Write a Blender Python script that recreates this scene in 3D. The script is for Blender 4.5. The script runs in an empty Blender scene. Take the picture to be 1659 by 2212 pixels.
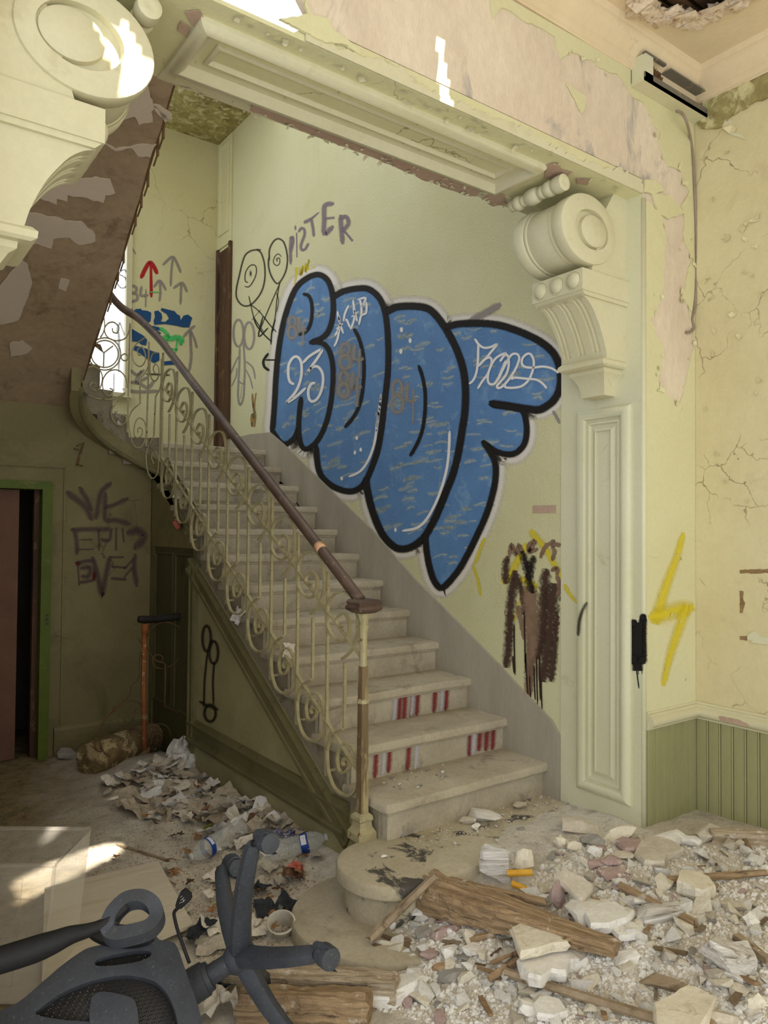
import bpy, bmesh, math, random
from mathutils import Vector, Matrix, noise
SC = bpy.context.scene
COL = SC.collection
# ------------------------------------------------------------------ camera, world, sun, exposure
F = 1608.67; CX, CY = 829.5, 1106.0
YAW, PITCH, ROLL = math.radians(53.806), math.radians(1.36), math.radians(0.44)
EYE = Vector((0, 0, 1.634))
FV = Vector((math.cos(YAW)*math.cos(PITCH), math.sin(YAW)*math.cos(PITCH), math.sin(PITCH)))
_r = Vector((math.sin(YAW), -math.cos(YAW), 0)); _u = _r.cross(FV)
RV = _r*math.cos(ROLL)+_u*math.sin(ROLL); UV_ = _u*math.cos(ROLL)-_r*math.sin(ROLL)
cam = bpy.data.cameras.new('camera'); cam.sensor_fit = 'HORIZONTAL'; cam.sensor_width = 36
cam.lens = 36*F/1659; cam.clip_start = 0.05; cam.clip_end = 200
co = bpy.data.objects.new('camera', cam); COL.objects.link(co)
co.matrix_world = Matrix(((RV.x, UV_.x, -FV.x, EYE.x), (RV.y, UV_.y, -FV.y, EYE.y), (RV.z, UV_.z, -FV.z, EYE.z), (0, 0, 0, 1)))
SC.camera = co
w = bpy.data.worlds.new('sky'); SC.world = w; w.use_nodes = True
bg = w.node_tree.nodes['Background']; bg.inputs[0].default_value = (0.92, 0.965, 1.0, 1); bg.inputs[1].default_value = 1.0
SUN_DIR = Vector((-0.10, 0.62, -0.78)).normalized()
sl = bpy.data.lights.new('sun', 'SUN'); sl.energy = 9.0; sl.angle = math.radians(0.6); sl.color = (1.0, 0.93, 0.80)
so = bpy.data.objects.new('sun', sl); COL.objects.link(so); so.location = (-2, -4, 9)
so.rotation_euler = SUN_DIR.to_track_quat('-Z', 'Y').to_euler()
SC.view_settings.view_transform = 'Standard'; SC.view_settings.look = 'None'
SC.view_settings.gamma = 1.0; SC.view_settings.use_curve_mapping = False
SC.view_settings.exposure = 0.95
SC.cycles.use_denoising = True
SC.cycles.max_bounces = 8; SC.cycles.diffuse_bounces = 5; SC.cycles.transparent_max_bounces = 24
SC.cycles.sample_clamp_indirect = 6.0

# ------------------------------------------------------------------ key planes of the building
XJ, YF, YB, XB = 2.958, 2.045, 2.515, 3.38      # jamb / stair wall, hall side of the opening wall, its stair side, side wall
XL = 0.24                                       # other jamb
ZB, ZC = 3.19, 3.87                             # underside of the lintel, hall ceiling
YU, YFAR = 5.65, 6.85                           # wall under the winders, far wall of the stairwell
XW = -1.25                                      # outer wall of the stairwell
ZR, GO, RI = 0.45, 0.2864, 0.169                # first straight step top, going, rise
XS = 1.93                                       # open side of the flight

# ------------------------------------------------------------------ helpers
def on(x, y, ax, val):
    """the point seen at photograph pixel (x, y) on the plane ax = val"""
    d = FV+RV*((x-CX)/F)-UV_*((y-CY)/F)
    i = 'XYZ'.index(ax); return EYE+d*((val-EYE[i])/d[i])
def at(x, y, dist):
    d = FV+RV*((x-CX)/F)-UV_*((y-CY)/F); return EYE+d*dist
def lin(c):
    r = []
    for v in c[:3]:
        v = v/255.0; r.append(v/12.92 if v <= 0.04045 else ((v+0.055)/1.055)**2.4)
    return (r[0], r[1], r[2], 1.0)
def sstep(a, b, x):
    t = max(0.0, min(1.0, (x-a)/(b-a))); return t*t*(3-2*t)
def nz(x, y, z=0.0): return noise.noise(Vector((x, y, z)))

class NT:
    def __init__(s, m): s.t = m.node_tree; s.n = s.t.nodes; s.l = s.t.links
    def new(s, typ, **k):
        n = s.n.new(typ)
        for a, v in k.items(): setattr(n, a, v)
        return n
    def link(s, a, b): s.l.new(a, b)
    def noise(s, vec, scale, detail=4, rough=0.6, dist=0.0):
        n = s.new('ShaderNodeTexNoise'); n.inputs['Scale'].default_value = scale; n.inputs['Detail'].default_value = detail
        n.inputs['Roughness'].default_value = rough; n.inputs['Distortion'].default_value = dist
        s.link(vec, n.inputs['Vector']); return n.outputs['Fac']
    def ramp(s, fac, a, b, va=0.0, vb=1.0):
        n = s.new('ShaderNodeMapRange'); n.inputs['From Min'].default_value = a; n.inputs['From Max'].default_value = b
        n.inputs['To Min'].default_value = va; n.inputs['To Max'].default_value = vb; s.link(fac, n.inputs['Value']); return n.outputs['Result']
    def mix(s, fac, a, b):
        n = s.new('ShaderNodeMix', data_type='RGBA')
        if isinstance(fac, float): n.inputs[0].default_value = fac
        else: s.link(fac, n.inputs[0])
        for v, i in ((a, 6), (b, 7)):
            if isinstance(v, tuple): n.inputs[i].default_value = v
            else: s.link(v, n.inputs[i])
        return n.outputs[2]
    def math(s, op, a, b=0.0):
        n = s.new('ShaderNodeMath', operation=op)
        for v, i in ((a, 0), (b, 1)):
            if isinstance(v, (int, float)): n.inputs[i].default_value = v
            else: s.link(v, n.inputs[i])
        return n.outputs[0]
MATS = {}
def M(name, c1, c2=None, c3=None, scale=2.0, t3=(0.58, 0.66), s3=7.0, rough=0.85, bump=0.25, bscale=60.0, stretch=(1, 1, 1),
      metallic=0.0, spec=0.25, crack=None, cscale=3.0, cw=0.012, tint=0.12, tr=None, alpha=None):
    m = bpy.data.materials.new(name); m.use_nodes = True; N = NT(m); b = N.n['Principled BSDF']
    tc = N.new('ShaderNodeTexCoord'); mp = N.new('ShaderNodeMapping'); mp.inputs['Scale'].default_value = stretch
    N.link(tc.outputs['Object'], mp.inputs['Vector']); v = mp.outputs['Vector']
    col = lin(c1)
    if c2: col = N.mix(N.ramp(N.noise(v, scale, 5, 0.62, 0.4), 0.36, 0.64), lin(c1), lin(c2))
    if c3: col = N.mix(N.ramp(N.noise(v, s3, 6, 0.68, 0.6), t3[0], t3[1]), col, lin(c3))
    fine = N.noise(v, bscale, 5, 0.7)
    if tint:
        d = N.ramp(fine, 0.25, 0.75, 1.0-tint, 1.0+tint*0.5); mm = N.new('ShaderNodeMix', data_type='RGBA', blend_type='MULTIPLY')
        mm.inputs[0].default_value = 1.0
        cc = N.new('ShaderNodeCombineColor')
        for i in range(3): N.link(d, cc.inputs[i])
        if isinstance(col, tuple): mm.inputs[6].default_value = col
        else: N.link(col, mm.inputs[6])
        N.link(cc.outputs[0], mm.inputs[7]); col = mm.outputs[2]
    hgt = fine
    if crack:
        vo = N.new('ShaderNodeTexVoronoi', feature='DISTANCE_TO_EDGE'); vo.inputs['Scale'].default_value = cscale
        wv = N.new('ShaderNodeVectorMath', operation='ADD'); nn = N.new('ShaderNodeTexNoise'); nn.inputs['Scale'].default_value = cscale*1.7; nn.inputs['Detail'].default_value = 5
        N.link(v, nn.inputs['Vector']); sc_ = N.new('ShaderNodeVectorMath', operation='SCALE'); sc_.inputs['Scale'].default_value = 0.9/cscale
        N.link(nn.outputs['Color'], sc_.inputs[0]); N.link(v, wv.inputs[0]); N.link(sc_.outputs[0], wv.inputs[1]); N.link(wv.outputs[0], vo.inputs['Vector'])
        line = N.ramp(vo.outputs['Distance'], 0.0, cw, 1.0, 0.0)
        gate = N.ramp(N.noise(v, cscale*0.55, 3), 0.50, 0.60)
        line = N.math('MULTIPLY', line, gate)
        col = N.mix(N.math('MULTIPLY', line, 0.75), col, lin(crack))
        hgt = N.math('SUBTRACT', fine, N.math('MULTIPLY', line, 1.5))
    if isinstance(col, tuple): b.inputs['Base Color'].default_value = col
    else: N.link(col, b.inputs['Base Color'])
    b.inputs['Roughness'].default_value = rough; b.inputs['Metallic'].default_value = metallic
    b.inputs['Specular IOR Level'].default_value = spec
    if tr is not None: b.inputs['Transmission Weight'].default_value = tr; b.inputs['IOR'].default_value = 1.35
    if alpha is not None: b.inputs['Alpha'].default_value = alpha
    if bump:
        bp = N.new('ShaderNodeBump'); bp.inputs['Strength'].default_value = bump; bp.inputs['Distance'].default_value = 0.01
        N.link(hgt, bp.inputs['Height']); N.link(bp.outputs[0], b.inputs['Normal'])
    MATS[name] = m; return m
def PM(name, c, lo=0.45, hi=1.0, grain=0.35, dens=1.0, c2=None, gs=160.0):
    """spray or brush paint: covers the middle of a stroke, thins out in grains at its edge (uv.y = -1..1 across the stroke)"""
    m = bpy.data.materials.new(name); m.use_nodes = True; N = NT(m); b = N.n['Principled BSDF']
    tc = N.new('ShaderNodeTexCoord'); sp = N.new('ShaderNodeSeparateXYZ'); N.link(tc.outputs['UV'], sp.inputs[0])
    e = N.math('ABSOLUTE', sp.outputs['Y'])
    g = N.noise(tc.outputs['Object'], gs, 4, 0.75)
    e2 = N.math('ADD', e, N.math('MULTIPLY', N.math('SUBTRACT', g, 0.5), grain*4))
    a = N.ramp(e2, lo, hi, dens, 0.0)
    col = lin(c)
    if c2: col = N.mix(N.ramp(N.noise(tc.outputs['Object'], 9, 5), 0.4, 0.6), lin(c), lin(c2)); N.link(col, b.inputs['Base Color'])
    else: b.inputs['Base Color'].default_value = col
    b.inputs['Roughness'].default_value = 0.7; b.inputs['Specular IOR Level'].default_value = 0.2
    N.link(a, b.inputs['Alpha'])
    MATS[name] = m; return m

class MB:
    """collects polygons; build() links them as one mesh object"""
    def __init__(s): s.v = []; s.f = []; s.uv = {}; s.mi = []
    def pts(s, P): i = len(s.v); s.v += [tuple(p) for p in P]; return list(range(i, i+len(P)))
    def face(s, P): s.f.append(s.pts(P)); return s
    def box(s, x0, x1, y0, y1, z0, z1):
        return s.hexa([(x0, y0, z0), (x1, y0, z0), (x1, y1, z0), (x0, y1, z0)], [(x0, y0, z1), (x1, y0, z1), (x1, y1, z1), (x0, y1, z1)])
    def hexa(s, a, b): return s.loft([a, b], True, True)
    def loft(s, rings, closed=True, caps=True):
        ids = [s.pts(r) for r in rings]; n = len(rings[0])
        for a, b in zip(ids, ids[1:]):
            for i in range(n if closed else n-1):
                j = (i+1) % n; s.f.append([a[i], a[j], b[j], b[i]])
        if caps: s.f.append(ids[0][::-1]); s.f.append(ids[-1][:])
        return s
    def prism(s, poly, vec):
        vec = Vector(vec); return s.loft([[Vector(p) for p in poly], [Vector(p)+vec for p in poly]])
    def tube(s, path, r, n=6, closed=False, flat=None, caps=True):
        """round (or flat = (axis, half width) strip) bar along a polyline"""
        P = [Vector(p) for p in path]; rings = []; m = len(P); prev = None
        for i, p in enumerate(P):
            if closed: t = P[(i+1) % m]-P[i-1]
            else: t = P[min(i+1, m-1)]-P[max(i-1, 0)]
            if t.length < 1e-9: t = Vector((0, 0, 1))
            t.normalize()
            if flat:
                b = Vector(flat[0]).normalized(); nrm = t.cross(b)
                if nrm.length < 1e-6: nrm = Vector((1, 0, 0))
                nrm.normalize(); hw = flat[1]; rr = r if not isinstance(r, (list, tuple)) else r[i]
                rings.append([p+nrm*rr+b*hw, p-nrm*rr+b*hw, p-nrm*rr-b*hw, p+nrm*rr-b*hw])
            else:
                if prev is None:
                    a = Vector((0, 0, 1)) if abs(t.z) < 0.9 else Vector((1, 0, 0)); prev = t.cross(a).normalized()
                nrm = (prev-t*prev.dot(t))
                nrm = nrm.normalized() if nrm.length > 1e-6 else t.orthogonal().normalized()
                prev = nrm; bn = t.cross(nrm); rr = r if not isinstance(r, (list, tuple)) else r[i]
                rings.append([p+(nrm*math.cos(2*math.pi*k/n)+bn*math.sin(2*math.pi*k/n))*rr for k in range(n)])
        if closed: rings.append(rings[0]); caps = False
        return s.loft(rings, True, caps)
    def lathe(s, prof, c, ax=(0, 0, 1), n=16, ref=None, sx=1.0, caps=True, a0=0.0, a1=2*math.pi):
        ax = Vector(ax).normalized(); a = Vector(ref) if ref else (Vector((1, 0, 0)) if abs(ax.x) < 0.9 else Vector((0, 1, 0)))
        a = (a-ax*a.dot(ax)).normalized(); b = ax.cross(a); c = Vector(c)
        rings = [[c+ax*h+(a*math.cos(2*math.pi*k/n)*sx+b*math.sin(2*math.pi*k/n))*r for k in range(n)] for r, h in prof]
        return s.loft(rings, True, caps)
    def hull(s, P):
        bm = bmesh.new()
        for p in P: bm.verts.new(p)
        bmesh.ops.convex_hull(bm, input=bm.verts)
        lone = [v for v in bm.verts if not v.link_faces]
        bmesh.ops.delete(bm, geom=lone, context='VERTS')
        bm.verts.index_update(); i0 = len(s.v); s.v += [tuple(v.co) for v in bm.verts]
        s.f += [[i0+v.index for v in f.verts] for f in bm.faces]; bm.free(); return s
    def build(s, name, mat, parent=None, smooth=False, angle=None, fix=True):
        me = bpy.data.meshes.new(name); me.from_pydata(s.v, [], s.f); me.update()
        if s.uv:
            ul = me.uv_layers.new(name='uv')
            for lp in me.loops: ul.data[lp.index].uv = s.uv.get(lp.vertex_index, (0, 0))
        if fix:
            bm = bmesh.new(); bm.from_mesh(me); bmesh.ops.recalc_face_normals(bm, faces=bm.faces); bm.to_mesh(me); bm.free()
        for m in (mat if isinstance(mat, (list, tuple)) else [mat]): me.materials.append(MATS[m] if isinstance(m, str) else m)
        if smooth:
            me.polygons.foreach_set('use_smooth', [True]*len(me.polygons))
            if angle: 
                try: me.set_sharp_from_angle(angle=math.radians(angle))
                except Exception: pass
        o = bpy.data.objects.new(name, me); COL.objects.link(o)
        if parent: child(o, parent)
        return o
def child(o, p):
    o.parent = p
    o.matrix_parent_inverse = Matrix.Translation(-Vector(p.location)) if p.parent is None else (p.matrix_parent_inverse.inverted() @ Matrix.Identity(4) if False else Matrix.Translation((0, 0, 0)))
def tag(o, label=None, cat=None, group=None, kind=None):
    if label: o['label'] = label
    if cat: o['category'] = cat
    if group: o['group'] = group
    if kind: o['kind'] = kind
    return o
def struct(o, label=None, cat=None):
    return tag(o, label, cat, kind='structure')
def thing(name, loc, label, cat, group=None, kind=None):
    o = bpy.data.objects.new(name, None); COL.objects.link(o); o.location = loc; o.empty_display_size = 0.1
    return tag(o, label, cat, group, kind)
def box(name, mat, a, parent=None): return MB().box(*a).build(name, mat, parent)
def cr(P, k=6, closed=False):
    """Catmull-Rom through points of any dimension"""
    P = [tuple(p) for p in P]; n = len(P); out = []
    for i in range(n if closed else n-1):
        g = (lambda j: P[j % n]) if closed else (lambda j: P[max(0, min(n-1, j))])
        a, b, c, d = g(i-1), g(i), g(i+1), g(i+2)
        for q in range(k):
            t = q/k
            out.append(tuple(0.5*(2*b[m]+(c[m]-a[m])*t+(2*a[m]-5*b[m]+4*c[m]-d[m])*t*t+(3*b[m]-a[m]-3*c[m]+d[m])*t**3) for m in range(len(a))))
    if not closed: out.append(P[-1])
    return out
def jag(P, amp, step, seed=0, closed=False):
    """roughen a 2-D outline"""
    R = random.Random(seed); out = []; n = len(P)
    for i in range(n if closed else n-1):
        a, b = P[i], P[(i+1) % n]; L = math.dist(a, b); k = max(1, int(L/step))
        for q in range(k):
            t = q/k; j = amp if q else amp*0.4
            out.append((a[0]+(b[0]-a[0])*t+R.uniform(-j, j), a[1]+(b[1]-a[1])*t+R.uniform(-j, j)))
    if not closed: out.append(P[-1])
    return out
# ------------------------------------------------------------------ materials
M('paint', (212, 208, 168), (206, 200, 154), (186, 174, 132), scale=0.9, s3=1.6, t3=(0.60, 0.80), rough=0.6, bump=0.3, bscale=45, crack=(110, 95, 60), cscale=1.6, cw=0.006, tint=0.05)
M('paint_rough', (211, 208, 168), (204, 199, 154), (184, 176, 134), scale=0.8, s3=1.3, t3=(0.60, 0.85), rough=0.6, bump=0.55, bscale=70, tint=0.06)
M('paint_cracked', (212, 203, 162), (204, 192, 150), (184, 168, 130), scale=1.2, s3=2.4, t3=(0.60, 0.80), rough=0.6, bump=0.35, bscale=30, crack=(105, 88, 58), cscale=4.2, cw=0.016, tint=0.06)
M('paint_shaded_grime', (138, 128, 90), (122, 113, 76), (96, 88, 60), scale=1.2, s3=2.2, t3=(0.52, 0.80), rough=0.6, bump=0.3, bscale=40, crack=(70, 60, 40), cscale=1.3, cw=0.006, tint=0.08)  # wall paint darkened for the under-stair shade, besides its own grime
M('plaster_bare', (221, 207, 184), (202, 184, 162), (170, 162, 154), scale=1.6, s3=2.6, t3=(0.54, 0.62), rough=0.95, bump=0.5, bscale=35, stretch=(1, 1, 0.5), tint=0.12)
M('plaster_pink', (186, 160, 140), (172, 146, 128), None, scale=3, rough=0.95, bump=0.3, bscale=50)
M('moulding', (208, 203, 172), (202, 196, 162), (178, 166, 128), scale=2.2, s3=5, t3=(0.60, 0.80), rough=0.55, bump=0.15, bscale=50, tint=0.06)
M('moulding_grey', (210, 208, 180), (204, 202, 168), (176, 166, 128), scale=1.6, s3=5, t3=(0.62, 0.82), rough=0.5, bump=0.12, bscale=60, tint=0.05)
M('ceiling_paint', (222, 204, 170), (212, 192, 156), (190, 166, 128), scale=1.2, s3=2, t3=(0.60, 0.80), rough=0.7, bump=0.2, bscale=30, crack=(120, 95, 62), cscale=1.4, cw=0.005, tint=0.05)
M('lath_brown', (104, 76, 50), (70, 50, 34), (142, 110, 76), scale=5, s3=14, rough=0.95, bump=0.8, bscale=40)
M('plaster_wool', (226, 208, 184), (206, 184, 152), (160, 128, 90), scale=9, s3=24, rough=0.95, bump=0.9, bscale=45, tint=0.25)
M('soffit_brown', (172, 150, 122), (154, 132, 106), (132, 112, 88), scale=1.8, s3=5, t3=(0.52, 0.68), rough=0.95, bump=0.4, bscale=22, tint=0.18)
M('soffit_skim', (206, 190, 172), (196, 180, 160), None, scale=2.5, rough=0.9, bump=0.1, bscale=50, tint=0.05)
M('mottled', (176, 168, 112), (132, 118, 76), (206, 200, 152), scale=6, s3=12, t3=(0.5, 0.62), rough=0.9, bump=0.6, bscale=30, tint=0.2)
M('wainscot', (156, 154, 112), (146, 144, 102), (120, 104, 70), scale=2.6, s3=14, t3=(0.68, 0.74), rough=0.45, bump=0.12, bscale=50, stretch=(1, 1, 0.35), tint=0.06)
M('string_green', (116, 110, 74), (102, 97, 64), (84, 76, 52), scale=3, s3=9, t3=(0.58, 0.72), rough=0.55, bump=0.25, bscale=40, tint=0.1)
M('string_field', (166, 160, 120), (150, 144, 104), (114, 106, 76), scale=2.6, s3=5, t3=(0.62, 0.78), rough=0.6, bump=0.2, bscale=40, tint=0.08)
M('stone', (188, 178, 156), (168, 157, 134), (124, 115, 100), scale=3.2, s3=5, t3=(0.56, 0.74), rough=0.9, bump=0.45, bscale=55, tint=0.16)
M('stone_stained', (196, 186, 162), (180, 168, 142), (84, 80, 74), scale=3.2, s3=5, t3=(0.55, 0.60), rough=0.9, bump=0.5, bscale=55, tint=0.18)
M('stone_grey', (160, 150, 128), (142, 132, 112), (100, 95, 84), scale=3.5, s3=6, t3=(0.55, 0.70), rough=0.9, bump=0.5, bscale=55, tint=0.18)
M('skirt', (172, 164, 148), (156, 148, 132), (206, 200, 184), scale=2.6, s3=22, t3=(0.70, 0.74), rough=0.85, bump=0.25, bscale=60, stretch=(1, 1, 0.25), tint=0.1)
M('steel_grey', (122, 116, 102), (104, 98, 84), (150, 140, 110), scale=4, s3=10, rough=0.6, bump=0.1, spec=0.3)
M('cable', (150, 134, 118), (138, 122, 106), None, scale=6, rough=0.5, bump=0)
M('door_brown', (92, 66, 46), (72, 50, 36), (128, 104, 78), scale=3, s3=12, rough=0.6, bump=0.3, stretch=(1, 1, 0.3))
M('door_rose', (122, 88, 70), (104, 74, 58), None, scale=2, rough=0.6, bump=0.2)
M('door_green', (92, 108, 34), (82, 98, 28), (110, 112, 60), scale=3, s3=9, rough=0.5, bump=0.15)
M('closet_green', (88, 84, 54), (78, 74, 46), (60, 56, 38), scale=2, s3=6, rough=0.6, bump=0.2, stretch=(1, 1, 0.3))
M('room_dark', (96, 84, 76), (80, 70, 64), None, rough=0.9, bump=0.2)  # dark tone standing in for the lack of light in the room
M('floor_dust', (176, 158, 122), (150, 134, 102), (112, 104, 78), scale=1.6, s3=5, t3=(0.55, 0.70), rough=0.95, bump=0.6, bscale=90, tint=0.25)
M('rubble_dust', (212, 202, 182), (198, 184, 160), (176, 164, 144), scale=3, s3=9, t3=(0.52, 0.64), rough=0.95, bump=0.9, bscale=70, tint=0.3)

def wallpoly(ax, val, P):
    """photograph pixels -> points on a wall plane"""
    return [on(x, y, ax, val) for x, y in P]
def slab(name, mat, ax, val, P, th, parent=None, smooth=False):
    """thin layer standing th proud of a wall, outlined in photograph pixels; th points towards the hall"""
    d = {'X': Vector((th, 0, 0)), 'Y': Vector((0, th, 0)), 'Z': Vector((0, 0, th))}[ax]
    return MB().prism(wallpoly(ax, val, P), d).build(name, mat, parent, smooth)

# ------------------------------------------------------------------ ground: boarded floor under dust and rubble
def ground(x, y):
    h = 0.015+0.235*sstep(1.50, 2.60, x+0.12*(y-1.6))*sstep(5.0, 2.3, y)
    h += 0.05*sstep(0.75, 1.5, x)*sstep(2.9, 2.2, y)*sstep(0.6, 1.4, y)
    h += 0.10*sstep(0.55, 0.0, math.hypot((x-1.72)/0.9, (y-4.75)/1.25))*(1 if x < 1.92 else 0.4)
    h += 0.022*nz(x*2.1, y*2.1)*sstep(0.2, 1.2, x)+0.008*nz(x*9, y*9)*sstep(0.2, 1.0, x)
    return max(h, 0.0)
def G(px, py, lift=0.0):
    """where the ray of a photograph pixel meets the ground"""
    z = 0.05
    for _ in range(12):
        p = on(px, py, 'Z', z+lift); z = ground(p.x, p.y)
    return Vector((p.x, p.y, z))
b = MB(); nx, ny = 150, 220; x0, x1, y0, y1 = XW, XB, -1.2, YU+1.2
idx = [[None]*(ny+1) for _ in range(nx+1)]
for i in range(nx+1):
    for j in range(ny+1):
        x = x0+(x1-x0)*i/nx; y = y0+(y1-y0)*j/ny
        idx[i][j] = len(b.v); b.v.append((x, y, ground(x, y)))
for i in range(nx):
    for j in range(ny): b.f.append([idx[i][j], idx[i+1][j], idx[i+1][j+1], idx[i][j+1]])
M('ground', (226, 219, 206), (210, 200, 182), (190, 181, 166), scale=2.4, s3=9, t3=(0.5, 0.64), rough=0.95, bump=0.9, bscale=80, tint=0.3)
def ground_mat():
    m = MATS['ground']; N = NT(m); bs = N.n['Principled BSDF']; src = bs.inputs['Base Color'].links[0].from_socket
    tc = N.new('ShaderNodeTexCoord'); sp = N.new('ShaderNodeSeparateXYZ'); N.link(tc.outputs['Object'], sp.inputs[0])
    wob = N.noise(tc.outputs['Object'], 2.3, 5)
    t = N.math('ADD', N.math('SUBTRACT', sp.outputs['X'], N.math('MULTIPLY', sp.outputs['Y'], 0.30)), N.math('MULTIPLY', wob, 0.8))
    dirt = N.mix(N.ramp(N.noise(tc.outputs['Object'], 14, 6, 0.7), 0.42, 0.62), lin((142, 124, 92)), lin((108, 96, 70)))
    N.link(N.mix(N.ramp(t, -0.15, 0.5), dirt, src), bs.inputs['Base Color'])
ground_mat()
fl = struct(b.build('floor', 'ground', smooth=True, fix=False), 'hall floor buried under pale plaster dust and grit')

# ------------------------------------------------------------------ the wall with the wide stair opening
b = MB()
top = 12.0  # unseen extra height, added to keep the sun out of the stairwell
skin = [(XJ, YF, -0.05), (XB+0.2, YF, -0.05), (XB+0.2, YF, top), (XL, YF, top), (XL, YF, 4.20), (0.7, YF, 4.16), (1.09, YF, 4.20), (1.15, YF, 3.60), (1.150, YF, 3.33), (1.19, YF, 3.28), (1.25, YF, 3.262), (XJ, YF, 3.262)]
b.prism(skin, (0, 0.03, 0))
b.prism([(XJ, YF+0.03, -0.05), (XB+0.2, YF+0.03, -0.05), (XB+0.2, YF+0.03, top), (XL, YF+0.03, top), (XL, YF+0.03, 4.40), (1.45, YF+0.03, 4.40), (1.62, YF+0.03, 3.6), (1.60, YF+0.03, 3.262), (XJ, YF+0.03, 3.262)], (0, YB-YF-0.03, 0))
b.prism([(XW, YF, -0.05), (XL, YF, -0.05), (XL, YF, top), (XW, YF, top)], (0, YB-YF, 0))
wf = struct(b.build('wall_front', 'plaster_bare'), 'bare pinkish plaster wall around the wide stair opening, paint peeled away')
# green-yellow paint that still clings: one ragged sheet from the cornice down to the dado
edge = [(1030, -40), (1050, -20), (1062, 40), (1072, 30), (1080, 18), (1104, 27), (1130, 46), (1165, 62), (1197, 80), (1199, 100), (1209, 128), (1222, 120), (1233, 114), (1258, 124), (1283, 136),
        (1292, 148), (1312, 157), (1330, 159), (1342, 172), (1352, 186), (1360, 204), (1378, 216), (1392, 228), (1402, 250), (1408, 268), (1424, 288), (1421, 304), (1430, 340), (1441, 360), (1462, 366),
        (1468, 364), (1474, 388), (1487, 414), (1476, 436), (1470, 443), (1476, 470), (1474, 520), (1490, 550), (1491, 562), (1480, 606), (1474, 640), (1486, 664), (1491, 700), (1500, 746),
        (1490, 774), (1483, 810), (1474, 846), (1466, 871), (1445, 858), (1424, 838), (1420, 812), (1428, 800), (1430, 770), (1432, 750), (1414, 722), (1402, 692), (1414, 680), (1428, 640), (1431, 600), (1432, 566), (1438, 520), (1433, 480),
        (1427, 465), (1412, 452), (1396, 436)]
W = wallpoly('Y', YF, jag(edge, 2.2, 9, 3))
P = [(p.x, min(p.z, 3.744)) for p in W]
P += [(XJ, 3.16), (XJ, 0.80), (XB-0.001, 0.80), (XB-0.001, 3.745)]
sheet = MB().prism([(x, YF-0.0006, z) for x, z in P], (0, -0.006, 0)).build('paint_layer', 'paint', wf); sheet['label'] = 'yellow paint layer ending in a torn ragged edge'
# ragged strip of paint left along the lower arris
lo = [on(x, y, 'Y', YF) for x, y in [(640, 80), (1000, 250), (1387, 417)]]
R = random.Random(5); P = []; Q = []
for i in range(90):
    x = 1.17+(XJ-1.17)*i/89; P.append((x, YF-0.0006, ZB+0.001)); Q.append((x, YF-0.0006, ZB+0.016+0.022*R.random()+0.06*max(0, nz(x*3, 7))+0.03*max(0, nz(x*11, 3))))
MB().prism(P+Q[::-1], (0, -0.005, 0)).build('paint_layer', 'moulding', wf)
for pts in ([(657, 2), (664, 24), (672, 38), (705, 42), (712, 62), (722, 72), (770, 108), (775, 122), (738, 98), (700, 96), (672, 82), (650, 70), (622, 54), (600, 44), (640, 40), (662, 34), (655, 16)],
            [(1222, 184), (1246, 200), (1262, 212), (1261, 228), (1254, 246), (1244, 226)], [(1390, 390), (1412, 392), (1426, 404), (1430, 416), (1404, 420), (1386, 416)],
            [(1405, 420), (1440, 424), (1460, 444), (1474, 462), (1440, 474), (1424, 466), (1412, 446)]):
    MB().prism([p+Vector((0, -0.002, 0)) for p in wallpoly('Y', YF, jag(pts, 1.5, 8, 4, True))], (0, -0.010, 0)).build('paint_flake', 'paint', wf)
# curled flakes hanging along the torn edge
def flake(ax, c, s, seed, mat, parent, out):
    R = random.Random(seed); n = 5; a = R.uniform(0, 6.28)
    o = Vector(out); up = Vector((0, 0, 1)) if abs(o.z) < 0.5 else Vector((1, 0, 0)); e1 = o.cross(up).normalized(); e2 = e1.cross(o)
    d1 = e1*math.cos(a)+e2*math.sin(a); d2 = o.cross(d1); V = []
    wd = [R.uniform(0.16, 0.42) for _ in range(n)]; wd[-1] *= 0.2; wd[0] *= 1.3
    for i in range(n):
        t = i/(n-1); cl = (t**2)*R.uniform(0.15, 0.45)*s
        q = c+d1*(t*s)+o*(cl+0.003); V.append((q-d2*wd[i]*s, q+d2*wd[i]*s))
    m = MB()
    for i in range(n-1): m.face([V[i][0], V[i][1], V[i+1][1], V[i+1][0]])
    return m.build('paint_flake', mat, parent, fix=False)
R = random.Random(11)
for i in range(34):
    e = edge[R.randrange(12, len(edge)-2)]; flake('Y', on(e[0]+R.uniform(-4, 4), e[1]+R.uniform(-5, 5), 'Y', YF-0.006), R.uniform(0.012, 0.04), i, 'paint', wf, (0, -1, 0))

# ------------------------------------------------------------------ lintel with coffered soffit
lt = struct(MB().prism([(XL, YF+0.002, ZB), (XJ, YF+0.002, ZB), (XJ, YF+0.002, ZB+0.07), (1.20, YF+0.002, ZB+0.07), (1.13, YF+0.002, ZB+0.014), (XL, YF+0.002, ZB+0.010)], (0, YB-YF-0.002, 0)).build('trim_1', 'paint'), 'plaster lintel over the stair opening with a long coffered soffit panel')
def frame_sweep(b, x0, x1, y0, y1, z, prof):
    """mitred rectangular moulding on a soffit; prof = (inset, drop)"""
    rings = []
    for (sx, sy, X, Y) in ((1, 1, x0, y0), (-1, 1, x1, y0), (-1, -1, x1, y1), (1, -1, x0, y1)):
        rings.append([(X+sx*i, Y+sy*i, z-d) for i, d in prof])
    rings.append(rings[0]); return b.loft(rings, False, False)
b = MB(); frame_sweep(b, 0.855, 2.40, 2.125, 2.435, ZB, [(0, -0.002), (0, 0.016), (0.012, 0.03), (0.034, 0.034), (0.048, 0.022), (0.056, 0.004), (0.075, -0.0005)])
b.build('soffit_moulding', 'moulding', lt, True, 40)
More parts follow.
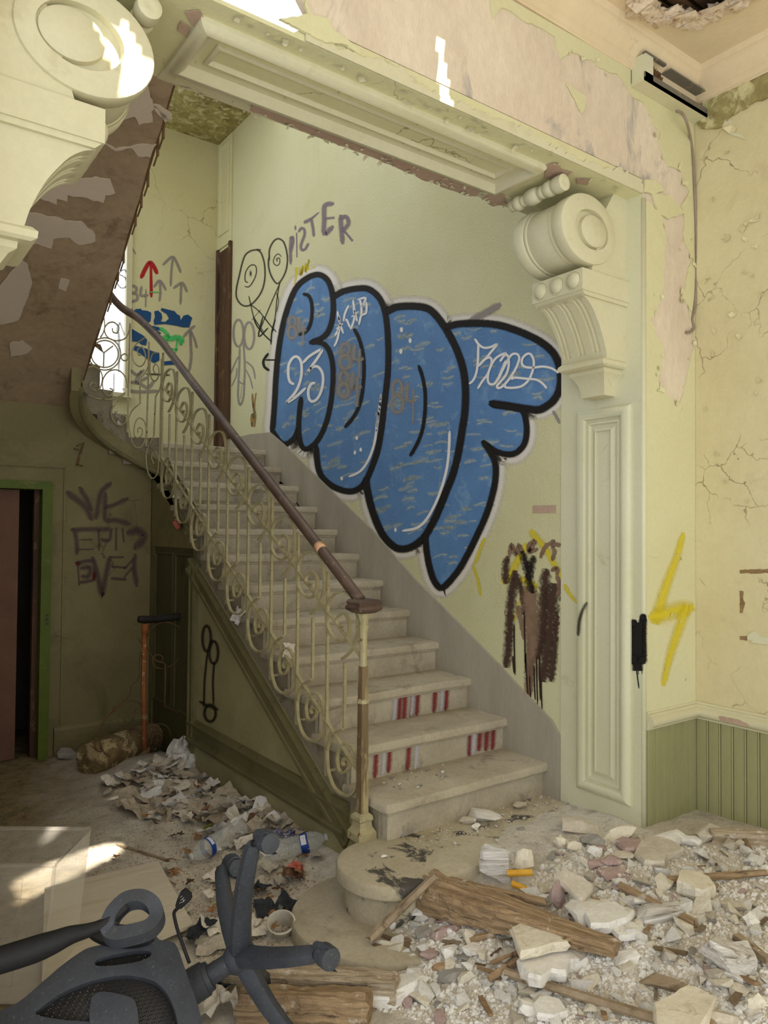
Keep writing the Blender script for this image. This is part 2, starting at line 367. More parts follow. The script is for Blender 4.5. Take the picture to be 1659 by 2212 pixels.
b = MB(); frame_sweep(b, 0.95, 2.305, 2.22, 2.34, ZB, [(0, -0.002), (0.0, 0.008), (0.012, 0.012), (0.02, 0.003), (0.026, -0.0005)])
b.build('soffit_moulding', 'moulding', lt, True, 40)
MB().prism([(0.855, 2.44, ZB), (XJ, 2.44, ZB), (XJ, YB, ZB), (0.855, YB, ZB)], (0, 0, -0.004)).build('soffit_border', 'moulding', lt)
R = random.Random(2)
pk = [(540, 238), (600, 262), (660, 284), (700, 300), (780, 328), (840, 354), (900, 382), (960, 406), (1000, 420), (1030, 424), (1040, 412), (1000, 392), (960, 372), (900, 344), (850, 326), (800, 300), (740, 276), (700, 262), (640, 242), (580, 224), (545, 216)]
MB().prism(wallpoly('Z', ZB-0.0045, jag(pk, 2, 10, 8, True)), (0, 0, -0.0015)).build('bare_patch', 'plaster_pink', lt)
for q in ([(1180, 356), (1205, 352), (1212, 366), (1238, 372), (1212, 388), (1176, 384)], [(1062, 414), (1090, 422), (1096, 440), (1066, 446), (1040, 430)], [(1245, 384), (1275, 388), (1268, 400), (1246, 396)], [(400, 24), (428, 22), (446, 44), (470, 60), (440, 62), (412, 52)], [(392, 44), (410, 58), (402, 80), (384, 66)]):
    MB().prism(wallpoly('Z', ZB-0.0045, jag(q, 1.5, 8, 8, True)), (0, 0, -0.0015)).build('bare_patch', 'plaster_pink', lt)
for i in range(120):
    x = R.uniform(0.9, 2.9); y = R.choice([R.uniform(2.05, 2.10), R.uniform(2.46, 2.515), YB-0.005])
    flake('Z', Vector((x, y, ZB-0.006)), R.uniform(0.008, 0.03), i+100, 'moulding', lt, (0, 0, -1))
# corner bead of the jamb
def half_round(b, p0, p1, r, n1, n2, seg=8):
    p0, p1 = Vector(p0), Vector(p1); n1, n2 = Vector(n1), Vector(n2)
    ring = lambda p: [p+n1*math.cos(math.pi*2*k/seg)*r+n2*math.sin(math.pi*2*k/seg)*r for k in range(seg)]
    return b.loft([ring(p0), ring(p1)])
b = MB(); half_round(b, (XJ+0.008, YF+0.002, 0.02), (XJ+0.008, YF+0.002, 3.17), 0.014, (1, 0, 0), (0, 1, 0), 10)
jm = struct(b.build('trim_2', 'moulding_grey', smooth=True), 'rounded bead on the arris of the panelled jamb')
# panelled jamb: framed upright panel facing the stair
jb = struct(MB().box(XJ-0.006, XJ+0.02, YF+0.004, YB, 0.0, ZB).build('trim_3', 'moulding_grey'), 'pale panelled jamb lining of the stair opening')
def vframe(b, X, y0, y1, z0, z1, prof, sgn=-1):
    rings = []
    for (sy, sz, Y, Z) in ((1, 1, y0, z0), (-1, 1, y1, z0), (-1, -1, y1, z1), (1, -1, y0, z1)):
        rings.append([(X+sgn*d, Y+sy*i, Z+sz*i) for i, d in prof])
    rings.append(rings[0]); return b.loft(rings, False, False)
a0 = on(1364.9, 1741.5, 'X', XJ-0.006); a1 = on(1250, 891, 'X', XJ-0.006); a2 = on(1255, 1702, 'X', XJ-0.006)
PY0, PY1, PZ0, PZ1 = a0.y, a1.y, (a0.z+a2.z)/2, a1.z
b = MB(); vframe(b, XJ-0.006, PY0, PY1, PZ0, PZ1, [(0, -0.001), (0, 0.012), (0.012, 0.026), (0.03, 0.03), (0.046, 0.022), (0.052, 0.006), (0.058, 0.004), (0.062, 0.012), (0.072, 0.012), (0.078, -0.0005)])
b.build('panel_moulding', 'moulding_grey', jb, True, 40)
b = MB(); vframe(b, XJ-0.006, PY0+0.09, PY1-0.09, PZ0+0.09, PZ1-0.09, [(0, -0.001), (0.0, 0.003), (0.018, 0.012), (0.02, -0.0005)])
b.face([(XJ-0.0075, PY0+0.1, PZ0+0.1), (XJ-0.0075, PY1-0.1, PZ0+0.1), (XJ-0.0075, PY1-0.1, PZ1-0.1), (XJ-0.0075, PY0+0.1, PZ1-0.1)])
b.build('panel_field', 'moulding_grey', jb)

# ------------------------------------------------------------------ side wall, dado, cornice, ceiling
wr = struct(box('wall_right', 'paint_cracked', (XB, XB+0.2, -3.0, YF+0.3, -0.05, ZC+0.25)), 'yellow painted side wall with crazed and lifting paint')
R = random.Random(21)
for i, (x, y, s) in enumerate([(1560, 510, .05), (1600, 500, .045), (1640, 470, .04), (1590, 680, .03), (1600, 730, .03), (1545, 720, .025), (1640, 640, .03), (1620, 590, .03), (1570, 275, .04), (1590, 280, .05), (1565, 330, .03), (1640, 460, .03), (1605, 585, .025), (1635, 820, .03), (1600, 1110, .02), (1560, 1340, .015)]):
    flake('X', on(x, y, 'X', XB-0.002), s, 300+i, 'paint_cracked', wr, (-1, 0, 0))
for i in range(46):
    flake('X', Vector((XB-0.002, R.uniform(0.6, 2.0), R.uniform(1.0, 3.5))), R.uniform(0.010, 0.034), 400+i, 'paint_cracked', wr, (-1, 0, 0))
for i in range(14):
    flake('Y', Vector((R.uniform(3.02, 3.36), YF-0.007, R.uniform(0.9, 3.3))), R.uniform(0.008, 0.022), 460+i, 'paint', wf, (0, -1, 0))
M('old_glue', (150, 124, 88), (128, 104, 72), None, scale=20, bump=0.4)
for q in ([(1598, 1231), (1659, 1229), (1659, 1238), (1598, 1239)], [(1598, 1276), (1606, 1277), (1606, 1296), (1609, 1302), (1604, 1324), (1598, 1324)], [(1598, 1374), (1614, 1374), (1614, 1384), (1598, 1382)]):
    MB().prism(wallpoly('X', XB-0.0005, jag(q, 1.0, 6, 3, True)), (-0.001, 0, 0)).build('glue_stain', 'old_glue', wr)
slab('paint_chip', 'moulding_grey', 'X', XB-0.0005, [(1614, 1376), (1622, 1366), (1632, 1364), (1642, 1374), (1659, 1378), (1659, 1392), (1636, 1390), (1618, 1386)], -0.004, wr)
# rough plaster band where the cornice meets the side wall
pb = [on(x, y, 'X', XB-0.001) for x, y in jag([(1504, 258), (1512, 226), (1560, 205), (1620, 178), (1659, 160), (1700, 140), (1700, 190), (1659, 213), (1630, 222), (1600, 240), (1580, 252), (1560, 276), (1536, 280), (1516, 278)], 2.5, 9, 6, True)]
MB().prism(pb, (-0.012, 0, 0)).build('rough_plaster', 'mottled', wr)
MB().prism(wallpoly('X', XB-0.001, jag([(1574, 252), (1582, 262), (1578, 282), (1604, 292), (1612, 302), (1580, 292), (1560, 278), (1566, 262)], 1.5, 7, 6, True)), (-0.004, 0, 0)).build('torn_paint', 'moulding_grey', wr)
for i, (x, y) in enumerate([(1596, 130 + 180 - 105), (1560, 232), (1622, 215)]): pass
# boards of the wainscot, one by one
def board(name, mat, parent, p0, along, out, wd, z0, z1):
    p0, along, out = Vector(p0), Vector(along), Vector(out); b = MB()
    prof = [(0.0, 0.0), (0.0, 0.004), (0.003, 0.010), (wd*0.5, 0.0115), (wd-0.011, 0.010), (wd-0.010, 0.006), (wd-0.0085, 0.011), (wd-0.005, 0.012), (wd-0.002, 0.009), (wd-0.001, 0.0)]
    rg = lambda z: [p0+along*a+out*o+Vector((0, 0, z)) for a, o in prof]
    return b.loft([rg(z0), rg(z1)]).build(name, mat, parent, True, 35)
zr = 0.745
wdA = (XB-0.002-(XJ+0.024))/7.0
for i in range(7): board('wainscot_board', 'wainscot', wf, (XJ+0.024+i*wdA, YF-0.001, 0), (1, 0, 0), (0, -1, 0), wdA, 0.0, zr)
for i in range(34): board('wainscot_board', 'wainscot', wr, (XB-0.001, YF-0.014-0.0615*i, 0), (0, -1, 0), (-1, 0, 0), 0.0615, 0.0, zr)
rail = [(0, 0.815), (0.010, 0.815), (0.014, 0.806), (0.024, 0.804), (0.026, 0.796), (0.036, 0.790), (0.044, 0.778), (0.046, 0.764), (0.040, 0.752), (0.030, 0.746), (0.022, 0.744), (0.020, 0.735), (0.012, 0.733), (0, 0.733)]
b = MB(); b.loft([[(XJ+0.02, YF-o, z) for o, z in rail], [(XB-o, YF-o, z) for o, z in rail]]); struct(b.build('trim_4', 'moulding', smooth=True), 'moulded dado rail above the boards beside the jamb').data.set_sharp_from_angle(angle=0.7)
b = MB(); b.loft([[(XB-o, YF-o, z) for o, z in rail], [(XB-o, -3.0, z) for o, z in rail]]); t5 = struct(b.build('trim_5', 'moulding', smooth=True), 'moulded dado rail along the cracked side wall, paint chipped pink'); t5.data.set_sharp_from_angle(angle=0.7)
q = [on(x, y, 'X', XB-0.0455) for x, y in jag([(1552, 1547), (1566, 1548), (1584, 1553), (1600, 1556), (1612, 1562), (1620, 1568), (1606, 1569), (1588, 1563), (1570, 1560), (1556, 1556)], 1.2, 6, 1, True)]
MB().prism(q, (-0.002, 0, 0)).build('bare_patch', 'plaster_pink', t5)
corn = [(0, 3.730), (0.010, 3.730), (0.012, 3.737), (0.022, 3.742), (0.03, 3.765), (0.03, 3.775), (0.05, 3.79), (0.075, 3.81), (0.085, 3.835), (0.085, 3.85), (0.10, ZC), (0, ZC+0.02)]
b = MB(); b.loft([[(1.16, YF-o, z) for o, z in corn], [(XB-o, YF-o, z) for o, z in corn]]); struct(b.build('trim_6', 'ceiling_paint', smooth=True), 'cream ceiling cornice above the opening wall').data.set_sharp_from_angle(angle=0.6)
b = MB(); b.loft([[(XB-o, YF-o, z) for o, z in corn], [(XB-o, -3.0, z) for o, z in corn]]); struct(b.build('trim_7', 'ceiling_paint', smooth=True), 'cream ceiling cornice along the side wall').data.set_sharp_from_angle(angle=0.6)
# ceiling: plaster on laths, fallen in several places
holes = []
def sunhole(P):
    """gap in the ceiling through which the sun reaches the points P"""
    holes.append([(p.x-SUN_DIR.x*((p.z-ZC)/SUN_DIR.z), p.y-SUN_DIR.y*((p.z-ZC)/SUN_DIR.z)) for p in P])
hc = [on(x, y, 'Z', ZC) for x, y in [(1375, -10), (1390, 14), (1404, 30), (1422, 34), (1450, 28), (1480, 36), (1508, 46), (1530, 36), (1552, 22), (1580, 10), (1620, -6), (1650, -40), (1600, -90), (1420, -80)]]
lath_hole = [(p.x, p.y) for p in hc]
CEIL_X0 = 0.0
sunhole([on(x, y, 'Y', 2.11) for x, y in [(120, 4), (200, 38), (272, 52), (300, 90), (302, 108), (340, 140), (368, 150), (368, 260), (262, 260), (262, 160), (200, 60), (130, 30)]])
sunhole([Vector((p.x, p.y, 0.02)) for p in (on(112, 1862, 'Z', 0.02), on(180, 1838, 'Z', 0.02), on(268, 1818, 'Z', 0.02), on(262, 1846, 'Z', 0.02), on(190, 1880, 'Z', 0.02), on(110, 1925, 'Z', 0.02), on(40, 1960, 'Z', 0.02), on(30, 1900, 'Z', 0.02))])
sunhole([on(x, y, 'Y', YF-0.02) for x, y in [(950, 62), (966, 62), (976, 140), (988, 240), (960, 232), (954, 150)]])
def inpoly(x, y, P):
    c = False; n = len(P)
    for i in range(n):
        (xa, ya), (xb, yb) = P[i], P[i-1]
        if (ya > y) != (yb > y) and x < (xb-xa)*(y-ya)/(yb-ya)+xa: c = not c
    return c
b = MB(); st = 0.022
gx = int((XB-XW)/st); gy = int((YF+3.0)/st); keep = {}
def vid(i, j):
    if (i, j) not in keep:
        keep[(i, j)] = len(b.v); b.v.append((XB-i*st, YF-j*st, ZC))
    return keep[(i, j)]
for i in range(gx+1):
    for j in range(gy+1):
        x, y = XB-(i+0.5)*st, YF-(j+0.5)*st
        if any(inpoly(x, y, h) for h in holes) or inpoly(x+0.03*nz(x*9, y*9), y+0.03*nz(x*9, y*9, 5), lath_hole): continue
        b.f.append([vid(i, j), vid(i+1, j), vid(i+1, j+1), vid(i, j+1)])
ce = struct(b.build('ceiling', 'ceiling_paint', fix=False), 'cream plaster ceiling broken open in places')
ce.modifiers.new('th', 'SOLIDIFY').thickness = -0.03
cx_ = sum(p[0] for p in lath_hole)/len(lath_hole); cy_ = sum(p[1] for p in lath_hole)/len(lath_hole)
for k in range(12):
    y = cy_-0.36+0.07*k; R = random.Random(k)
    MB().hexa([(cx_-0.6, y, ZC+0.05), (cx_+0.6, y+R.uniform(-.02, .02), ZC+0.05), (cx_+0.6, y+0.045, ZC+0.05), (cx_-0.6, y+0.04, ZC+0.05)], [(cx_-0.6, y, ZC+0.066), (cx_+0.6, y, ZC+0.066), (cx_+0.6, y+0.045, ZC+0.066), (cx_-0.6, y+0.04, ZC+0.066)]).build('ceiling_lath', 'lath_brown', ce)
MB().box(cx_-0.75, cx_+0.75, cy_-0.6, cy_+0.6, ZC+0.12, ZC+0.14).build('roof_board', 'lath_brown', ce)
# wool-like broken edge of that hole
b = MB(); R = random.Random(9); bmx = bmesh.new()
for k in range(60):
    t = (k/60.0)*len(lath_hole); i = int(t); u = t-i; p, q = lath_hole[i % len(lath_hole)], lath_hole[(i+1) % len(lath_hole)]
    c = Vector((p[0]+(q[0]-p[0])*u, p[1]+(q[1]-p[1])*u, ZC-0.003)); s = R.uniform(0.025, 0.05)
    b.hull([c+Vector((R.gauss(0, 1)*s*0.7, R.gauss(0, 1)*s*0.7, R.gauss(0, 1)*s*0.35)) for _ in range(14)])
o = b.build('broken_plaster_edge', 'plaster_wool', ce); o['kind'] = 'stuff'

# metal cable channel and its cable
ch = thing('cable_channel', (3.1, YF, 3.64), 'open grey metal cable channel in the corner under the cornice', 'channel')
cl = on(1360, 190, 'Y', YF).x; y0 = YF-0.007
MB().box(cl, XB-0.002, y0-0.003, y0, 3.665, 3.775).build('back_plate', 'steel_grey', ch)
MB().box(cl, XB-0.002, y0-0.075, y0, 3.652, 3.665).build('tray_flange', 'moulding', ch)
MB().box(cl, XB-0.002, y0-0.075, y0-0.068, 3.652, 3.690).build('tray_lip', 'steel_grey', ch)
MB().box(cl+0.20, XB-0.002, y0-0.075, y0, 3.772, 3.778).build('top_flange', 'steel_grey', ch)
MB().box(cl+0.002, cl+0.06, y0-0.075, y0, 3.665, 3.775).build('end_cover', 'moulding_grey', ch)
MB().box(cl, cl+0.16, y0-0.077, y0-0.06, 3.772, 3.782).build('cover_strip', 'steel_grey', ch)
b = MB(); R = random.Random(3)
for k in range(26): b.hull([Vector((cl+0.115+R.uniform(-.05, .05), y0-0.03+R.uniform(-.03, .02), 3.70+R.uniform(-.03, .04)))+Vector((R.uniform(-1, 1), R.uniform(-1, 1), R.uniform(-1, 1)))*0.018 for _ in range(8)])
b.build('insulation_wad', 'lath_brown', ch)['kind'] = 'stuff'
cpx = [(1462, 240), (1474, 246), (1484, 266), (1492, 300), (1497, 340), (1500, 400), (1503, 470), (1504, 540), (1505, 590), (1503, 640), (1499, 672), (1496, 690), (1499, 708), (1492, 717), (1483, 718)]
path = [on(x, y, 'Y', YF-(0.06 if i < 3 else 0.012)) for i, (x, y) in enumerate(cpx)]
tag(MB().tube(cr(path, 5), 0.0065, 8).build('electric_cable', 'cable', None, True), 'grey-brown cable hanging from the metal channel down the wall corner', 'cable')

# ------------------------------------------------------------------ stairwell walls
ws = struct(box('wall_stairwell', 'paint_rough', (XJ, XJ+0.22, YB, YFAR+0.25, -0.05, 5.42)), 'stair wall of rough yellow paint carrying the big blue lettering')
b = MB()
wx0, wx1, wz0, wz1 = 0.9, on(281, 800, 'Y', YFAR).x, 2.85, 5.0
b.box(XW, wx0, YFAR, YFAR+0.2, -0.05, 5.42); b.box(wx1, XJ, YFAR, YFAR+0.2, -0.05, 5.42); b.box(wx0, wx1, YFAR, YFAR+0.2, -0.05, wz0); b.box(wx0, wx1, YFAR, YFAR+0.2, wz1, 5.42)
wfar = struct(b.build('wall_far', 'paint'), 'pale painted far wall of the stairwell with sprayed arrows')
wn = struct(MB().box(wx1-0.05, wx1, YFAR-0.02, YFAR+0.03, wz0, wz1).box(wx0, wx0+0.05, YFAR-0.02, YFAR+0.03, wz0, wz1).box(wx0, wx1, YFAR-0.02, YFAR+0.03, wz1-0.05, wz1).build('window_1', 'moulding'), 'unglazed stairwell window glaring white behind the railing')
box('sill', 'moulding', (wx0, wx1, YFAR-0.06, YFAR+0.1, wz0-0.04, wz0), wn)
struct(box('wall_left', 'paint_shaded_grime', (XW-0.2, XW, YF, YFAR+0.2, -0.05, 2.9)), 'shadowed outer wall beside the stairs')
# mottled remains of the stairwell ceiling
cp = [on(360, 288, 'Y', YFAR), on(470, 306, 'Y', YFAR)]
struct(MB().prism([(1.75, 5.75, 5.42), (2.3, 5.55, 5.42), (2.6, 5.62, 5.42), (3.2, 5.5, 5.42), (3.2, YFAR+0.2, 5.42), (1.4, YFAR+0.2, 5.42), (1.5, 6.2, 5.42)], (0, 0, 0.06)).build('ceiling_stairwell', 'mottled'), 'mould-stained remnant of the stairwell ceiling')
# door at the head of the flight with panelled strip above
dr = struct(MB().box(XJ-0.012, XJ-0.001, 6.515, YFAR-0.001, 4.36, 5.41).build('door_3', 'paint'), 'narrow brown door at the head of the flight')
b = MB(); vframe(b, XJ-0.012, 6.57, 6.80, 4.48, 5.36, [(0, -0.001), (0, 0.008), (0.02, 0.012), (0.03, 0.004), (0.04, 0.004), (0.05, -0.0005)]); b.build('panel_moulding', 'paint', dr, False)
MB().box(XJ-0.004, XJ-0.0005, 6.535, 6.83, 2.31, 4.33).build('door_leaf', 'door_brown', dr)
MB().box(XJ-0.03, XJ-0.001, 6.505, 6.54, 2.31, 4.36).build('door_frame', 'door_brown', dr)
MB().box(XJ-0.02, XJ-0.001, 6.80, 6.845, 2.31, 4.36).build('door_frame', 'door_brown', dr)

# ------------------------------------------------------------------ wall under the winders, with the green-framed door
dx1 = on(104, 1300, 'Y', YU).x; dz = on(100, 1044, 'Y', YU).z; dx0 = dx1-0.82
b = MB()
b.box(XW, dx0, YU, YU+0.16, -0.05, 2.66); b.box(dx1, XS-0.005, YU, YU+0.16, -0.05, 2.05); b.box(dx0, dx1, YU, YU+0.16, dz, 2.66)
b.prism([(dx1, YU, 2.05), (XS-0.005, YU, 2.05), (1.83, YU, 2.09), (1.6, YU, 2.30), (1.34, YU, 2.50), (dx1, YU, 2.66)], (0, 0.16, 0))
wu = struct(b.build('wall_understair', 'paint_shaded_grime'), 'grimy wall darkened for shade below the winding steps with faded lettering')
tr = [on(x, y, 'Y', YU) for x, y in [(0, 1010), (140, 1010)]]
MB().box(dx0-0.12, tr[1].x, YU-0.012, YU, tr[1].z-0.006, tr[1].z+0.006).build('wall_batten', 'paint_shaded_grime', wu)
MB().box(tr[1].x-0.006, tr[1].x+0.006, YU-0.012, YU, 0, tr[1].z).build('wall_batten', 'paint_shaded_grime', wu)
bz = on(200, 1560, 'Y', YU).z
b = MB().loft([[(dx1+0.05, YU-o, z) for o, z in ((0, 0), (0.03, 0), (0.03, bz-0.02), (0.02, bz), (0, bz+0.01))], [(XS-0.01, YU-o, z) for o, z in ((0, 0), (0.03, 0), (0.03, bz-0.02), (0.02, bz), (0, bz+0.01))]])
struct(b.build('baseboard_understair', 'paint_shaded_grime'), 'painted baseboard of the shadowed wall under the winders')
d1 = struct(MB().box(dx1-0.055, dx1+0.012, YU-0.03, YU+0.17, 0, dz+0.012).build('door_1', 'door_green'), 'green door frame standing open in the shadows under the stairs')
MB().box(dx0-0.01, dx1-0.055, YU-0.03, YU+0.17, dz-0.045, dz+0.012).build('frame_head', 'door_green', d1)
MB().box(dx0-0.06, dx0, YU-0.03, YU+0.17, 0, dz+0.012).build('frame_post', 'door_green', d1)
MB().box(dx1-0.09, dx1-0.056, YU+0.06, YU+0.12, 0, dz-0.045).build('inner_stop', 'door_brown', d1)
lx = on(37, 1300, 'Y', YU+0.08).x
MB().box(dx0, lx, YU+0.07, YU+0.10, 0.02, dz-0.05).build('door_leaf', 'door_rose', d1)
b = MB(); y = YU-0.032
for k in range(3): b.box(dx1-0.02, dx1-0.005, y-0.004, y, 0.95+k*0.03, 0.965+k*0.03)
b.build('lock_plate', 'room_dark', d1)
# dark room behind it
struct(box('wall_room', 'room_dark', (XW, XS, YFAR-0.25, YFAR-0.2, -0.05, 2.07)), 'dark room behind the green door frame')
struct(box('ceiling_room', 'room_dark', (XW, XS-0.01, YU+0.165, YFAR-0.2, 2.07, 2.10)), 'dark ceiling of the room under the winders')
# ------------------------------------------------------------------ staircase: lower flight, winders, upper flight
st_ = thing('staircase', (2.4, 2.3, 0), 'worn stone staircase rising along the graffiti wall and winding back overhead', 'staircase')
def outline_step(name, mat, out, ins, z1, z0, nose=0.045):
    """stone step: outline (x, y) with an inward direction per corner; rounded nosing above a fillet and riser"""
    rings = []
    prof = [(0.016, z1), (0.006, z1-0.004), (0.0, z1-0.014), (0.0, z1-nose+0.008), (0.006, z1-nose), (0.022, z1-nose-0.002), (0.024, z1-nose-0.012), (0.032, z1-nose-0.016), (0.034, z0)]
    for d, z in prof: rings.append([(x+ix*d, y+iy*d, z+0.004*nz(x*4, y*4, z*3)) for (x, y), (ix, iy) in zip(out, ins)])
    b = MB(); b.loft(rings, True, True); return b
def straight(k):
    y = ZR and 2.588+GO*(k-1); z = ZR+RI*(k-1); xl, xr, yb = XS-0.012, XJ-0.004, y+GO+0.06
    out = [(xr, y)]; ins = [(0, 1)]
    n = 10
    for i in range(1, n+1): out.append((xr+(xl+0.03-xr)*i/n, y+0.004*nz(i*0.7, k))); ins.append((0, 1))
    out += [(xl+0.009, y+0.009), (xl, y+0.03), (xl, yb), (xr, yb)]; ins += [(0.7, 0.7), (1, 0), (1, 0), (0, 0)]
    return out, ins, z
for k in range(1, 13):
    out, ins, z = straight(k); outline_step('step', 'stone', out, ins, z, z-RI-0.01).build('step', 'stone', st_, True, 35)
def round_step(cx, cy, r, y0, xr, yb, z1, z0, n=26, nose=0.05):
    out = [(xr, y0)]; ins = [(0, 1)]
    for i in range(1, 8): out.append((xr+(cx-xr)*i/8, y0)); ins.append((0, 1))
    for i in range(n+1):
        a = -math.pi/2-math.pi*i/n; out.append((cx+r*math.cos(a), cy+r*math.sin(a))); ins.append((-math.cos(a), -math.sin(a)))
    out += [(cx+0.05, yb), (xr, yb)]; ins += [(0, 0), (0, 0)]
    return outline_step('step', 'stone', out, ins, z1, z0, nose)
round_step(1.862, 2.462, 0.235, 2.227, XJ-0.012, 2.72, 0.281, 0.09, nose=0.06).build('bullnose_step', 'stone_stained', st_, True, 35)
round_step(1.79, 2.43, 0.37, 2.06, XJ-0.012, 2.72, 0.112, -0.02, nose=0.06).build('bottom_step', 'stone', st_, True, 35)
# masonry under the treads (cut string)
P = [(2.66, 0.0), (2.66, ZR-0.03)]
for k in range(1, 12):
    y = 2.588+GO*(k-1)+0.04; z = ZR+RI*(k-1)-0.03
    P += [(y+GO, z), (y+GO, z+RI)]
P += [(6.2, P[-1][1]), (6.2, 2.0), (5.40, 2.00), (4.80, 1.52), (4.80, 0.0)]
MB().prism([(XS, y, z) for y, z in P], (XJ-0.02-XS, 0, 0)).build('stair_core', 'stone_grey', st_)
# wall above the closet, closing the side under the flight
MB().prism([(XS, 4.70, 1.495), (XS, YU+0.1, 1.495), (XS, YU+0.1, 2.02), (XS, 5.40, 2.02), (XS, 4.70, 1.60)], (0.03, 0, 0)).build('spandrel_wall', 'paint_shaded_grime', st_)
for (ya, yb_) in ((4.74, 4.80), (5.575, YU+0.05)):
    MB().box(XS-0.004, XS+0.03, ya, yb_, 0, 1.5).build('closet_post', 'string_green', st_)
# painted spandrel panelling of the string
def pX(x, y, X): 
    q = on(x, y, 'X', X); return (X, q.y, q.z)
sp = thing('string_panelling', (XS-0.02, 3.6, 0), 'triangular green panelling on the open side of the lower flight', 'panelling')
X0 = XS-0.006
E0, E1 = on(413.6, 1200, 'X', X0), on(762, 1788, 'X', X0)
sl_ = (E0.z-E1.z)/(E0.y-E1.y)
top = lambda y: E1.z+sl_*(y-E1.y)
zb1 = on(404, 1592, 'X', X0).z; zb0 = on(428, 1555, 'X', X0).z
yL = 4.80; yR = E1.y
MB().prism([(X0, yR-0.06, 0), (X0, yL, 0), (X0, yL, top(yL)), (X0, yR+0.06, top(yR+0.06)), (X0, yR-0.06, 0.40)], (0.006, 0, 0)).build('panel_field', 'string_field', sp)
MB().prism([(X0-0.012, yR-0.10, 0), (X0-0.012, yL, 0), (X0-0.012, yL, zb1), (X0-0.012, yR, zb1-0.002)], (0.012, 0, 0)).build('plinth', 'string_field', sp)
def bar(name, pr, y0, z0a, y1, z1a, mat='string_green'):
    """moulding with profile (across, out) from (y0,z0) to (y1,z1) on the panel plane"""
    d = Vector((0, y1-y0, z1a-z0a)).normalized(); n = Vector((0, -d.z, d.y))
    rg = lambda y, z: [Vector((X0-o, y, z))+n*a for a, o in pr]
    return MB().loft([rg(y0, z0a), rg(y1, z1a)]).build(name, mat, sp, True, 35)
prof_d = [(0, 0), (0, 0.03), (-0.014, 0.036), (-0.02, 0.026), (-0.075, 0.026), (-0.08, 0.034), (-0.098, 0.036), (-0.104, 0.022), (-0.118, 0.016), (-0.122, 0)]
bar('diagonal_moulding', prof_d, yR-0.02, top(yR-0.02), yL, top(yL))
prof_b = [(0, 0), (0, 0.040), (0.018, 0.044), (0.026, 0.034), (0.034, 0.034), (0.04, 0.022), (0.105, 0.022), (0.11, 0.034), (0.122, 0.036), (0.132, 0.020), (0.146, 0.014), (0.150, 0)]
bar('base_moulding', prof_b, yR+0.03, zb1, yL, zb1)
bar('stile_moulding', [(0, 0), (0, 0.03), (0.02, 0.034), (0.028, 0.024), (0.07, 0.024), (0.08, 0.032), (0.095, 0.02), (0.10, 0)], yL, 0.02, yL, top(yL)-0.05)
# closet door under the winders
cd = struct(MB().box(XS+0.004, XS+0.028, 4.802, 5.573, 0.02, 1.492).build('door_2', 'closet_green'), 'dark green closet door under the winding steps')
for (ya, yb_) in ((4.83, 5.14), (5.17, 5.55)):
    b = MB(); vframe(b, XS+0.004, ya, yb_, 0.35, 1.46, [(0, -0.001), (0, 0.008), (0.015, 0.012), (0.024, 0.0), (0.03, -0.0005)]); b.build('panel_moulding', 'closet_green', cd)
MB().box(XS-0.006, XS+0.004, 4.815, 4.84, 1.20, 1.30).build('latch', 'moulding', cd)
# plastered skirting climbing the stair wall
sk = [(497, 948), (540, 938), (582, 934), (610, 958), (700, 1046), (800, 1142), (894, 1250), (950, 1306), (1000, 1356), (1074, 1433), (1140, 1505), (1190, 1556), (1221, 1594)]
P = [on(x, y, 'X', XJ-0.018) for x, y in sk]; P[-1].y = max(P[-1].y, YB+0.002)
Q = [(XJ-0.018, YB+0.004, 0.1)]+[(XJ-0.018, p.y, p.z) for p in P[::-1]]+[(XJ-0.018, 6.51, 2.3), (XJ-0.018, 5.0, 1.5)]
b = MB().prism(Q, (0.018, 0, 0)); struct(b.build('baseboard_stair', 'skirt'), 'grey plastered skirting climbing beside the stone steps')
MB().box(1.93, XJ-0.002, YFAR-0.016, YFAR, 2.30, 2.42).build('baseboard_landing', 'skirt')['kind'] = 'structure'
bpy.data.objects['baseboard_landing']['label'] = 'grey skirting at the back of the landing'

# landing and winders round a half-circle well
WC = Vector((1.615, 5.30)); WRAD = 0.315
def wedge(a0, a1, z, th, name='winder_step', mat='stone_grey'):
    A = [math.radians(a0+(a1-a0)*i/6) for i in range(7)]
    inn = [(WC.x+WRAD*math.cos(a), WC.y+WRAD*math.sin(a)) for a in A]
    def outp(a):
        dx, dy = math.cos(a), math.sin(a); t = 3.0
        if dx > 0: t = min(t, (XJ-0.004-WC.x)/dx)
        if dx < 0: t = min(t, (XW+0.01-WC.x)/dx)
        if dy > 0: t = min(t, (YFAR-0.002-WC.y)/dy)
        return (WC.x+dx*t, WC.y+dy*t)
    out = [outp(a) for a in A]
    poly = [Vector((x, y, z)) for x, y in inn+out[::-1]]
    return MB().prism(poly, (0, 0, -th)).build(name, mat, st_)
# landing at the door
zl = ZR+RI*11
MB().prism([(XS, 5.80, zl), (XJ-0.004, 5.80, zl), (XJ-0.004, YFAR-0.001, zl), (1.70, YFAR-0.001, zl), (1.70, 5.62, zl), (1.86, 5.54, zl), (XS, 5.46, zl)], (0, 0, -0.20)).build('landing_step', 'stone_grey', st_)
for i in range(6):
    a0 = 72+i*18; wedge(a0, min(a0+21, 184), zl+RI*(i+1), 0.30+0.03*i)
